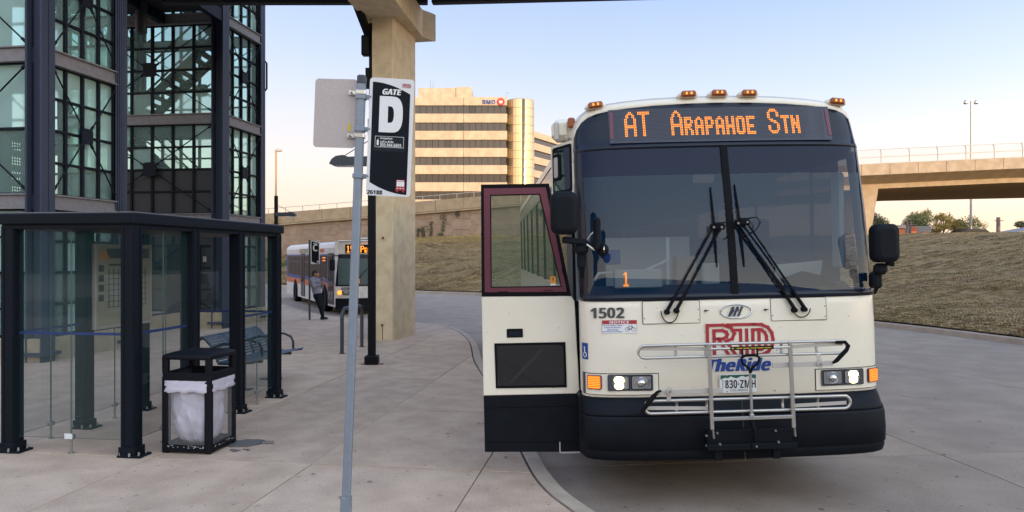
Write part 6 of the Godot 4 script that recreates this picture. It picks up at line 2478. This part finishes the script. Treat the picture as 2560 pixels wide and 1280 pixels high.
	put("lettering", letters("COLORADO", 0.155, 0.019, false, 0.0, 0.001), M.print_black, pl, Transform3D(Basis(), Vector3(0.005, -0.060, 0.0022)))
	for k in 3:
		put("lettering", letters("GVT"[k], 0.012, 0.015, true, 0.0, 0.001), M.print_black, pl, Transform3D(Basis(), Vector3(-0.136, 0.022 - 0.026 * k, 0.0022)))
	b = MB.new()
	for e in [[-0.10, 0.068], [0.10, 0.068], [-0.10, -0.068], [0.10, -0.068]]:
		b.tube(Vector3(e[0], e[1], 0.0), Vector3(e[0], e[1], 0.005), 0.007, 0.006, 8)
	part("plate_screw", b, M.bolt, pl)
	# --- wipers
	var on := func(x: float, y: float, out_: float) -> Vector3: return Vector3(x, y, skin(x, y) + out_)
	for w in [[-0.605, 1.728, -0.522, 1.737, -0.166, 2.447, -0.096, 2.446, -0.153, 2.81, -0.145, 2.095], [0.513, 1.719, 0.601, 1.724, 0.052, 2.477, 0.133, 2.486, 0.066, 2.83, 0.097, 2.093]]:
		var ow := Node3D.new()
		ow.name = "wiper" if w[0] < 0 else "wiper_001"
		o.add_child(ow)
		for e in [0, 2]:
			b = MB.new()
			var p0: Vector3 = on.call(w[e], w[e + 1], 0.035)
			var p1: Vector3 = on.call(w[4 + e], w[5 + e], 0.055)
			b.tube(p0, p0.lerp(p1, 0.22), 0.017, 0.014, 8)
			b.tube(p0.lerp(p1, 0.22), p1, 0.0105, 0.0085, 8)
			b.tube(p0 + Vector3(0, -0.012, -0.04), p0 + Vector3(0, -0.012, 0.022), 0.026, 0.021, 10)
			part("arm", b, M.rubber, ow)
		b = MB.new()
		var t0: Vector3 = on.call(w[8], w[9], 0.016)
		var mid: Vector3 = on.call((w[8] + w[10]) / 2, (w[9] + w[11]) / 2, 0.024)
		var t1: Vector3 = on.call(w[10], w[11], 0.016)
		b.path(PackedVector3Array([t0, t0.lerp(mid, 0.5) + Vector3(0, 0, 0.004), mid, mid.lerp(t1, 0.5) + Vector3(0, 0, 0.004), t1]), PackedFloat32Array([0.005, 0.009, 0.012, 0.009, 0.005]), 6)
		part("blade", b, M.rubber, ow)
		b = MB.new()
		var ca: Vector3 = on.call((w[4] + w[6]) / 2, (w[5] + w[7]) / 2, 0.055)
		b.box(ca + Vector3(0, 0.004, 0), Vector3(0.13, 0.05, 0.03), 0.008)
		b.bar(ca + Vector3(-0.03, 0.035, 0.012), ca + Vector3(0.07, 0.038, 0.012), 0.012, 0.012)
		part("carrier", b, M.rubber, ow)
		b = MB.new()
		for e in [4, 6]:
			var c: Vector3 = on.call(w[e], w[e + 1], 0.070)
			b.tube(c, c + Vector3(0, 0, 0.008), 0.011, 0.009, 8)
		part("pivot", b, M.clamp, ow)
		b = MB.new()
		b.path(PackedVector3Array([ca + Vector3(0.06, 0.04, 0.02), ca + Vector3(0.12, 0.045, 0.03), ca + Vector3(0.15, 0.0, 0.03), ca + Vector3(0.12, -0.06, 0.02), ca + Vector3(0.07, -0.10, 0.0)]), 0.005, 5)
		var base: Vector3 = on.call((w[0] + w[2]) / 2, w[1], 0.02)
		var loop := PackedVector3Array()
		for k in 13:
			var a := PI + PI * k / 12.0
			loop.append(base + Vector3(cos(a) * 0.075 + (-0.02 if w[0] < 0 else 0.02), sin(a) * (0.105 if w[0] < 0 else 0.075), 0.01))
		b.path(loop, 0.005, 5)
		part("hose", b, M.rubber, ow)
	b = MB.new()
	b.tube(on.call(0.075, 2.43, 0.03), on.call(0.44, 1.885, 0.02), 0.009, -1, 6)
	part("washer_hose", b, M.rubber, o)
	build_rack(o)
	build_door(o)
	build_mirrors(o)
	build_cabin(o)

func build_rack(o: Node3D) -> void:
	var r := Node3D.new()
	r.name = "bicycle_rack"
	o.add_child(r)
	var b: MB
	var z := 0.29
	for t in [[-0.914, 0.845, 1.460, 1.357], [-0.872, 0.866, 0.998, 0.893]]:
		b = MB.new()
		var pts := PackedVector3Array()
		var ra: float = (t[2] - t[3]) / 2
		var cy: float = (t[2] + t[3]) / 2
		for k in 9:
			var a := PI / 2 + PI * k / 8.0
			pts.append(Vector3(t[0] + ra + cos(a) * ra, cy + sin(a) * ra, z))
		for k in 9:
			var a := -PI / 2 + PI * k / 8.0
			pts.append(Vector3(t[1] - ra + cos(a) * ra, cy + sin(a) * ra, z))
		b.path(pts, 0.0125, 8, true)
		part("tray_tube", b, M.rack_alloy, r)
		for x in [-0.60, -0.345, 0.30, 0.60]:
			b = MB.new()
			b.path(PackedVector3Array([Vector3(x - 0.02, t[2], z + 0.008), Vector3(x + 0.005, t[2] - 0.005, z - 0.035), Vector3(x + 0.01, cy, z - 0.055), Vector3(x + 0.005, t[3] + 0.005, z - 0.035), Vector3(x - 0.005, t[3], z + 0.008)]), 0.012, 6)
			part("tray_strap", b, M.rack_alloy, r)
		for s in [[t[0] + 0.02, -0.34], [0.36, t[1] - 0.03]]:
			b = MB.new()
			var y0: float = cy + (0.012 if t[2] > 1.2 else -0.022)
			b.bar(Vector3(s[0], y0 + (0.015 if s[0] < 0 else 0.0), z - 0.01), Vector3(s[1], y0 + (0.0 if s[0] < 0 else 0.015), z - 0.01), 0.006, 0.030, Vector3.UP, 0.001)
			part("tray_bar", b, M.rack_flat, r)
	for q in [[-0.331, 1.468, -0.319, 0.755], [0.351, 1.468, 0.366, 0.752]]:
		b = MB.new()
		b.bar(Vector3(q[0], q[1], 0.325), Vector3(q[2], q[3], 0.325), 0.030, 0.026, Vector3.BACK, 0.003)
		b.bar(Vector3(q[2] + 0.004, q[3] + 0.02, 0.325), Vector3(q[2] + 0.020, 0.675, 0.30), 0.012, 0.03, Vector3.BACK, 0.002)
		part("upright", b, M.rack_alloy, r)
	b = MB.new()
	b.bar(Vector3(-0.32, 0.841, 0.327), Vector3(0.36, 0.845, 0.327), 0.026, 0.028, Vector3.UP, 0.003)
	part("crossbar", b, M.rack_alloy, r)
	b = MB.new()
	b.tube(Vector3(-0.325, 1.423, 0.328), Vector3(0.345, 1.425, 0.328), 0.012)
	part("top_bar", b, M.rack_alloy, r)
	b = MB.new()
	b.bar(Vector3(-0.155, 1.425, 0.331), Vector3(0.205, 1.427, 0.331), 0.026, 0.027)
	var lb := part("label_sleeve", b, M.sign_black, r)
	b = MB.new()
	for k in 26:
		b.box(Vector3(-0.11 + 0.0118 * k, 1.426, 0.3445), Vector3(0.0085 if k % 5 else 0.004, 0.008, 0.001))
	part("print_line", b, M.print_yellow, lb)
	b = MB.new()
	b.tube(Vector3(-0.138, 1.426, 0.343), Vector3(-0.138, 1.426, 0.3455), 0.008, -1, 10)
	part("label_dot", b, M.print_yellow, lb)
	b = MB.new()
	b.bar(Vector3(0.006, 1.24, 0.335), Vector3(0.012, 0.872, 0.335), 0.020, 0.016, Vector3.BACK)
	b.box(Vector3(0.013, 0.862, 0.335), Vector3(0.034, 0.034, 0.034), 0.005)
	part("release_rod", b, M.rack_alloy, r)
	b = MB.new()
	b.path(PackedVector3Array([Vector3(0.006, 1.22, 0.34), Vector3(-0.005, 1.26, 0.345), Vector3(-0.06, 1.30, 0.345), Vector3(-0.068, 1.345, 0.345), Vector3(-0.03, 1.368, 0.345), Vector3(0.045, 1.368, 0.345), Vector3(0.083, 1.345, 0.345), Vector3(0.072, 1.30, 0.345), Vector3(0.02, 1.26, 0.345), Vector3(0.006, 1.22, 0.34)]), 0.011, 7)
	b.tube(Vector3(-0.055, 1.36, 0.34), Vector3(-0.055, 1.42, 0.33), 0.008)
	b.tube(Vector3(0.07, 1.36, 0.34), Vector3(0.07, 1.42, 0.33), 0.008)
	part("release_handle", b, M.rubber, r)
	# hook arms
	for q in [[-0.745, -0.21, 1.070, -0.664, 1.078, -1.0], [0.205, 0.72, 1.272, 0.606, 1.275, 1.0]]:
		b = MB.new()
		b.bar(Vector3(q[0], q[2], 0.30), Vector3(q[1], q[2] + 0.004, 0.30), 0.012, 0.042, Vector3.UP, 0.002)
		b.tube(Vector3(q[3], q[4], 0.295), Vector3(q[3], q[4], 0.325), 0.032, 0.030, 14)
		var ty := 1.0 if q[5] < 0 else 1.357
		b.bar(Vector3(q[3], q[4], 0.305), Vector3(q[3] - 0.008, ty, 0.30), 0.034, 0.008, Vector3.BACK)
		part("hook_arm", b, M.rack_flat, r)
		b = MB.new()
		b.tube(Vector3(q[3], q[4], 0.325), Vector3(q[3], q[4], 0.337), 0.014, 0.012, 8)
		part("arm_bolt", b, M.bolt, r)
		b = MB.new()
		if q[5] < 0:
			b.path(PackedVector3Array([Vector3(-0.735, 1.083, 0.305), Vector3(-0.765, 1.078, 0.31), Vector3(-0.80, 1.04, 0.315), Vector3(-0.88, 0.95, 0.315), Vector3(-0.905, 0.90, 0.315)]), PackedFloat32Array([0.009, 0.012, 0.022, 0.022, 0.020]), 8)
		else:
			b.path(PackedVector3Array([Vector3(0.715, 1.278, 0.305), Vector3(0.745, 1.30, 0.315), Vector3(0.83, 1.385, 0.315), Vector3(0.848, 1.42, 0.315), Vector3(0.825, 1.452, 0.31), Vector3(0.745, 1.452, 0.305)]), PackedFloat32Array([0.010, 0.018, 0.018, 0.017, 0.014, 0.012]), 8)
		part("hook", b, M.rubber, r)
	# black mount on the bumper
	b = MB.new()
	b.box(Vector3(0.03, 0.66, 0.20), Vector3(0.72, 0.13, 0.06), 0.008)
	b.box(Vector3(0.035, 0.590, 0.235), Vector3(0.76, 0.050, 0.10), 0.006)
	b.box(Vector3(-0.245, 0.52, 0.21), Vector3(0.062, 0.10, 0.05), 0.006)
	b.box(Vector3(0.255, 0.52, 0.21), Vector3(0.062, 0.10, 0.05), 0.006)
	b.path(PackedVector3Array([Vector3(0.02, 0.83, 0.30), Vector3(0.03, 0.77, 0.31), Vector3(0.05, 0.71, 0.30), Vector3(0.055, 0.64, 0.27)]), 0.017, 7)
	b.box(Vector3(0.045, 0.60, 0.292), Vector3(0.05, 0.05, 0.02), 0.004)
	part("mount", b, M.bumper, r)
	b = MB.new()
	for e in [[-0.25, 0.703, 0.235], [0.247, 0.708, 0.235], [-0.245, 0.622, 0.29], [0.25, 0.626, 0.29], [-0.345, 0.60, 0.245], [-0.34, 0.68, 0.225], [0.057, 0.598, 0.303]]:
		b.tube(Vector3(e[0], e[1], e[2] - 0.012), Vector3(e[0], e[1], e[2] + 0.008), 0.011, 0.009, 7)
	part("mount_bolt", b, M.bolt, r)

func build_door(o: Node3D) -> void:
	var d := Node3D.new()
	d.name = "door"
	o.add_child(d)
	d.position = Vector3(0, 0, -0.45)
	var b: MB
	var ring4 := func(out_: Array, inn: Array, z0: float, z1: float) -> MB:
		var q := MB.new()
		for k in 4:
			var n := (k + 1) % 4
			q.prism(PackedVector2Array([Vector2(out_[k][0], out_[k][1]), Vector2(out_[n][0], out_[n][1]), Vector2(inn[n][0], inn[n][1]), Vector2(inn[k][0], inn[k][1])]), z0, z1)
		return q
	part("edge_seal", ring4.call([[-2.204, 2.90], [-1.572, 2.898], [-1.388, 1.850], [-2.219, 1.862]], [[-2.178, 2.862], [-1.604, 2.862], [-1.428, 1.890], [-2.19, 1.902]], -0.035, 0.004), M.rubber, d)
	part("window_trim", ring4.call([[-2.178, 2.862], [-1.604, 2.862], [-1.428, 1.890], [-2.19, 1.902]], [[-2.122, 2.803], [-1.658, 2.806], [-1.473, 1.936], [-2.134, 1.942]], -0.03, 0.012), M.maroon, d)
	part("window_gasket", ring4.call([[-2.124, 2.806], [-1.656, 2.809], [-1.470, 1.933], [-2.136, 1.939]], [[-2.112, 2.794], [-1.666, 2.796], [-1.484, 1.946], [-2.124, 1.951]], -0.02, 0.009), M.rubber, d)
	b = MB.new()
	b.prism(PackedVector2Array([Vector2(-2.118, 2.80), Vector2(-1.662, 2.80), Vector2(-1.478, 1.94), Vector2(-2.130, 1.945)]), -0.004, -0.002)
	part("door_glass", b, M.door_glass, d)
	b = MB.new()
	for k in 2:
		b.box(Vector3(-2.02 + 0.42 * k, 1.905, 0.0135), Vector3(0.09, 0.006, 0.003))
	b.bar(Vector3(-1.468, 2.10, 0.02), Vector3(-1.456, 2.06, 0.02), 0.012, 0.012)
	part("latch", b, M.rubber, d)
	part("outer_panel", quad_prism([[-2.219, 1.860], [-1.385, 1.846], [-1.358, 1.80], [-1.330, 0.942], [-2.222, 0.946]], -0.04, 0.008, 0.006), M.bus_white, d)
	part("kick_panel", quad_prism([[-2.221, 0.944], [-1.331, 0.940], [-1.340, 0.40], [-2.221, 0.424]], -0.04, 0.006, 0.006), M.bumper, d)
	b = MB.new()
	b.bar(Vector3(-2.219, 0.835, 0.004), Vector3(-1.333, 0.831, 0.004), 0.014, 0.010, Vector3.UP, 0.003)
	b.bar(Vector3(-2.219, 0.515, 0.006), Vector3(-1.338, 0.500, 0.006), 0.012, 0.012, Vector3.UP, 0.003)
	part("kick_rib", b, M.rubber, d)
	b = MB.new()
	b.box(Vector3(-1.92, 1.518, 0.011), Vector3(0.150, 0.082, 0.010), 0.004)
	part("handle_plate", b, M.rubber, d)
	b = MB.new()
	b.box(Vector3(-1.92, 1.510, 0.017), Vector3(0.11, 0.045, 0.006), 0.002)
	part("handle", b, M.mask_black, d)
	part("lower_window_frame", ring4.call([[-2.112, 1.428], [-1.452, 1.424], [-1.448, 1.004], [-2.106, 1.012]], [[-2.090, 1.406], [-1.474, 1.402], [-1.470, 1.026], [-2.084, 1.034]], -0.01, 0.016), M.rubber, d)
	part("lower_window", quad_prism([[-2.092, 1.408], [-1.472, 1.404], [-1.468, 1.024], [-2.082, 1.032]], 0.0085, 0.0105), M.dark_glass, d)
	b = MB.new()
	b.bar(Vector3(-1.66, 1.37, 0.0095), Vector3(-1.97, 1.06, 0.0095), 0.022, 0.003, Vector3.BACK)
	part("strut", b, M.strut_dark, d)
	b = MB.new()
	b.xf = Transform3D(Basis(), Vector3(-1.555, 1.995, 0.0))
	b.prism(rounded(0.056, 0.085, 0.02, 4), -0.001, 0.001)
	var st := part("sticker", b, M.print_orange, d)
	put("lettering", letters("2", 0.018, 0.028, true, 0.0, 0.001), M.print_black, st, Transform3D(Basis(), Vector3(-1.555, 2.012, 0.002)))
	boxpart("sticker_base", Vector3(-1.555, 1.960, 0.0015), Vector3(0.050, 0.016, 0.001), M.print_white, st)
	b = MB.new()
	b.box(Vector3(-1.42, 0.40, 0.0), Vector3(0.20, 0.012, 0.04))
	b.box(Vector3(-1.525, 0.45, 0.0), Vector3(0.010, 0.10, 0.04))
	part("bottom_bracket", b, M.rack_flat, d)
	# the doorway itself
	boxpart("door_jamb", Vector3(-1.285, 1.20, -0.42), Vector3(0.05, 1.35, 0.07), M.bus_silver, o, 0.006)
	boxpart("door_light", Vector3(-1.296, 1.235, -0.372), Vector3(0.045, 0.062, 0.03), M.lamp_green, o, 0.008)
	boxpart("step", Vector3(-1.05, 0.46, -0.9), Vector3(0.5, 0.06, 0.9), M.rubber, o)
	boxpart("step_edge", Vector3(-1.285, 0.58, -0.55), Vector3(0.03, 0.16, 0.2), M.step_yellow, o)
	boxpart("step", Vector3(-0.85, 0.80, -0.95), Vector3(0.5, 0.06, 0.9), M.rubber, o)
	boxpart("door_rear_post", Vector3(-1.30, 1.9, -1.40), Vector3(0.06, 2.6, 0.07), M.bus_silver, o)
	boxpart("door_pillar", Vector3(-1.305, 2.35, -0.50), Vector3(0.05, 1.1, 0.09), M.cabin, o)
	# the small glazed piece above the doorway and the lamp pod on the roof edge
	b = MB.new()
	b.xf = Transform3D(Basis(Vector3.UP, deg_to_rad(-68.0)), Vector3(-1.40, 3.04, -0.78))
	b.box(Vector3.ZERO, Vector3(0.50, 0.56, 0.03), 0.01)
	var sp := part("side_pane_frame", b, M.bus_white, o)
	b = MB.new()
	b.xf = Transform3D(Basis(Vector3.UP, deg_to_rad(-68.0)), Vector3(-1.40, 3.04, -0.78))
	b.prism(rounded(0.40, 0.46, 0.03, 3, 0.0, 0.02), 0.012, 0.020)
	part("gasket", b, M.rubber, sp)
	b = MB.new()
	b.xf = Transform3D(Basis(Vector3.UP, deg_to_rad(-68.0)), Vector3(-1.40, 3.04, -0.78))
	b.prism(rounded(0.34, 0.40, 0.03, 3, 0.0, 0.02), 0.018, 0.023)
	part("pane", b, M.mirror, sp)
	b = MB.new()
	b.xf = Transform3D(Basis(Vector3.UP, deg_to_rad(-68.0)), Vector3(-1.40, 3.04, -0.78))
	b.prism(rounded(0.15, 0.26, 0.03, 3, -0.09, 0.05), 0.022, 0.032)
	part("latch_frame", b, M.rubber, sp)
	b = MB.new()
	b.xf = Transform3D(Basis(Vector3.UP, deg_to_rad(-68.0)), Vector3(-1.40, 3.04, -0.78))
	b.prism(rounded(0.08, 0.20, 0.02, 3, -0.10, 0.05), 0.030, 0.036)
	part("latch_plate", b, M.rack_flat, sp)
	b = MB.new()
	b.box(Vector3(-1.40, 3.45, -0.86), Vector3(0.20, 0.21, 0.22), 0.05)
	b.box(Vector3(-1.30, 3.42, -0.84), Vector3(0.20, 0.16, 0.16), 0.03)
	var pod := part("camera_pod", b, M.bus_white, o)
	b = MB.new()
	b.box(Vector3(-1.465, 3.43, -0.745), Vector3(0.05, 0.17, 0.02), 0.006)
	b.tube(Vector3(-1.36, 3.52, -0.75), Vector3(-1.36, 3.34, -0.748), 0.006)
	part("lens", b, M.rack_flat, pod)
	b = MB.new()
	b.box(Vector3(-1.325, 3.50, -0.70), Vector3(0.07, 0.10, 0.05), 0.015)
	part("side_marker", b, M.amber_dim, o)

func build_mirrors(o: Node3D) -> void:
	var shell := func(c: Vector3, w: float, h: float, par: Node) -> void:
		var q := MB.new()
		var rings := []
		for k in [[0.55, 0.07], [0.86, 0.062], [0.98, 0.04], [1.0, 0.0], [0.99, -0.05], [0.96, -0.06]]:
			var r := PackedVector3Array()
			for p in rounded(w * k[0], h * (1.0 - (1.0 - k[0]) * 0.6), minf(w, h) * 0.28 * k[0], 5):
				r.append(c + Vector3(p.x, p.y, k[1]))
			rings.append(r)
		q.loft(rings, true, false, false, true)
		q.fan(rings[0], false)
		part("housing", q, M.mirror_shell, par)
		q = MB.new()
		q.xf = Transform3D(Basis(Vector3.UP, PI), c + Vector3(0, 0, -0.055))
		q.prism(rounded(w * 0.94, h * 0.95, minf(w, h) * 0.24, 5), -0.002, 0.002)
		part("glass", q, M.mirror, par)
	var a := Node3D.new()
	a.name = "wing_mirror"
	o.add_child(a)
	shell.call(Vector3(-1.497, 2.587, 0.16), 0.232, 0.365, a)
	var b := MB.new()
	b.bar(Vector3(-1.515, 2.362, 0.13), Vector3(-1.30, 2.335, 0.10), 0.05, 0.055, Vector3.UP, 0.012)
	b.box(Vector3(-1.35, 2.28, 0.08), Vector3(0.12, 0.10, 0.10), 0.03)
	b.box(Vector3(-1.345, 2.19, 0.05), Vector3(0.075, 0.16, 0.08), 0.02)
	b.tube(Vector3(-1.345, 2.12, 0.04), Vector3(-1.335, 2.03, 0.0), 0.03, 0.016, 8)
	b.bar(Vector3(-1.30, 2.33, 0.10), Vector3(-1.22, 2.30, 0.10), 0.03, 0.03)
	part("bracket", b, M.mirror_shell, a)
	b = MB.new()
	b.box(Vector3(-1.217, 2.405, 0.12), Vector3(0.064, 0.29, 0.07), 0.022)
	part("small_mirror", b, M.mirror_shell, a)
	b = MB.new()
	b.path(PackedVector3Array([Vector3(-1.30, 2.35, 0.10), Vector3(-1.27, 2.40, 0.12), Vector3(-1.245, 2.42, 0.12)]), 0.008, 6)
	b.path(PackedVector3Array([Vector3(-1.31, 2.32, 0.11), Vector3(-1.27, 2.29, 0.13), Vector3(-1.24, 2.27, 0.12)]), 0.010, 6)
	part("stay", b, M.clamp, a)
	b = MB.new()
	b.lathe(PackedVector2Array([Vector2(0.0, -0.02), Vector2(0.05, -0.012), Vector2(0.058, 0.0), Vector2(0.05, 0.03), Vector2(0, 0.045)]), Vector3(-1.175, 2.27, 0.12), 18, true, Vector3.UP, Vector3(0.75, 0, -0.66).normalized())
	part("round_mirror", b, M.mirror_shell, a)
	b = MB.new()
	b.lathe(PackedVector2Array([Vector2(0.046, 0.0), Vector2(0.03, 0.008), Vector2(0, 0.012)]), Vector3(-1.148, 2.27, 0.13), 16, true, Vector3.UP, Vector3(0.9, 0, 0.43).normalized())
	part("round_glass", b, M.mirror, a)
	var c := Node3D.new()
	c.name = "wing_mirror_001"
	o.add_child(c)
	shell.call(Vector3(1.285, 2.274, 0.10), 0.225, 0.335, c)
	c.position.x = 0.0
	b = MB.new()
	b.box(Vector3(1.265, 2.05, 0.06), Vector3(0.11, 0.10, 0.10), 0.03)
	b.box(Vector3(1.25, 1.95, 0.0), Vector3(0.08, 0.14, 0.12), 0.02)
	b.tube(Vector3(1.31, 2.10, 0.08), Vector3(1.37, 2.09, 0.08), 0.022)
	b.tube(Vector3(1.255, 1.90, 0.02), Vector3(1.25, 1.83, -0.02), 0.022, 0.010, 8)
	b.bar(Vector3(1.27, 2.00, 0.0), Vector3(1.30, 1.98, -0.12), 0.05, 0.07)
	part("bracket", b, M.mirror_shell, c)

func build_cabin(o: Node3D) -> void:
	var cb := Node3D.new()
	cb.name = "cabin"
	o.add_child(cb)
	var b: MB
	boxpart("floor", Vector3(0.1, 1.12, -6.8), Vector3(2.4, 0.06, 13.0), M.cabin, cb)
	boxpart("ceiling", Vector3(0, 3.33, -7.2), Vector3(2.60, 0.05, 12.9), M.cabin, cb)
	boxpart("bulkhead", Vector3(0, 1.45, -0.30), Vector3(2.3, 0.7, 0.05), M.cabin, cb)
	b = MB.new()
	b.prism(PackedVector2Array([Vector2(-0.05, 1.2), Vector2(-0.05, 1.84), Vector2(-0.25, 1.93), Vector2(-0.62, 1.90), Vector2(-0.70, 1.2)]), -1.22, 1.22)
	var ds := b.done()
	put("dashboard", ds, M.dash, cb, Transform3D(Basis(Vector3(0, 0, 1), Vector3.UP, Vector3(-1, 0, 0)), Vector3(0, 0, -0.28)))
	b = MB.new()
	b.prism(PackedVector2Array([Vector2(0.52, 1.88), Vector2(0.58, 1.95), Vector2(0.80, 2.03), Vector2(1.0, 1.98), Vector2(1.12, 1.88)]), -0.62, -0.42, 0.02)
	part("binnacle", b, M.rubber, cb)
	b = MB.new()
	var w := PackedVector3Array()
	for k in 24:
		var a := TAU * k / 24.0
		w.append(Vector3(0.66 + cos(a) * 0.24, 2.06 + sin(a) * 0.12, -0.86 - sin(a) * 0.19))
	b.path(w, 0.014, 6, true)
	b.tube(Vector3(0.66, 2.05, -0.86), Vector3(0.66, 1.80, -0.70), 0.03)
	part("steering_wheel", b, M.rubber, cb)
	b = MB.new()
	b.bar(Vector3(0.55, 2.02, -0.50), Vector3(1.0, 2.05, -0.52), 0.002, 0.17, Vector3(0, 0.9, 0.42))
	part("paper", b, M.paper, cb)
	boxpart("fare_box", Vector3(-0.20, 1.98, -0.95), Vector3(0.20, 0.42, 0.20), M.cardboard, cb, 0.01)
	boxpart("ticket_screen", Vector3(0.02, 1.97, -0.80), Vector3(0.16, 0.30, 0.08), M.cabin_light, cb, 0.01)
	b = MB.new()
	b.tube(Vector3(-0.36, 1.2, -0.95), Vector3(-0.36, 2.38, -0.95), 0.018)
	b.path(PackedVector3Array([Vector3(-1.15, 1.98, -0.62), Vector3(-1.10, 2.05, -0.62), Vector3(-0.82, 2.06, -0.7), Vector3(-0.6, 2.06, -0.9), Vector3(-0.36, 2.16, -0.95)]), 0.014, 6)
	part("grab_rail", b, M.paper, cb)
	b = MB.new()
	b.box(Vector3(-0.78, 2.0, -0.36), Vector3(0.44, 0.17, 0.06), 0.008)
	var rs := part("route_sign", b, M.cabin_light, cb)
	b = MB.new()
	dots(b, "1", -0.925, 1.935, Vector2(0.0085, 0.0088), 0.0082, -0.326, func(_x: float, _y: float) -> float: return 0.0)
	part("led_number", b, M.led, rs)
	boxpart("notice_card", Vector3(-0.98, 2.20, -0.55), Vector3(0.15, 0.14, 0.004), M.print_blue, cb)
	boxpart("partition", Vector3(-0.45, 1.85, -1.5), Vector3(0.9, 1.1, 0.04), M.cabin_light, cb)
	boxpart("driver_partition", Vector3(0.62, 1.7, -1.9), Vector3(1.1, 1.0, 0.04), M.cabin, cb)
	var seat := MB.new()
	seat.prism(PackedVector2Array([Vector2(0.0, 1.15), Vector2(0.42, 1.15), Vector2(0.45, 1.62), Vector2(0.12, 1.66), Vector2(0.02, 2.35), Vector2(-0.10, 2.38), Vector2(-0.12, 2.2)]), -0.22, 0.22, 0.03)
	var sm := seat.done()
	for row in 7:
		for x in [-1.0, -0.52, 0.52, 1.0]:
			put("seat", sm, M.seat_cloth, cb, Transform3D(Basis(Vector3(0, 0, 1), Vector3.UP, Vector3(-1, 0, 0)), Vector3(x, 0, -2.6 - 0.9 * row)))
	put("driver_seat", sm, M.rubber, cb, Transform3D(Basis(Vector3(0, 0, 1), Vector3.UP, Vector3(-1, 0, 0)), Vector3(0.66, 0.2, -1.55)))
	boxpart("back_wall", Vector3(0, 2.2, -12.9), Vector3(2.5, 2.4, 0.05), M.cabin, cb)
	boxpart("interior_mirror", Vector3(-0.10, 2.93, -0.55), Vector3(0.20, 0.09, 0.04), M.rack_flat, cb, 0.015)
	for s in [-1.0, 1.0]:
		boxpart("luggage_bin", Vector3(s * 1.0, 3.0, -7.2), Vector3(0.5, 0.35, 10.0), M.cabin, cb, 0.04)
	b = MB.new()
	b.box(Vector3(1.16, 2.5, -0.5), Vector3(0.05, 0.9, 0.2), 0.02)
	part("driver_pillar", b, M.cabin_light, cb)
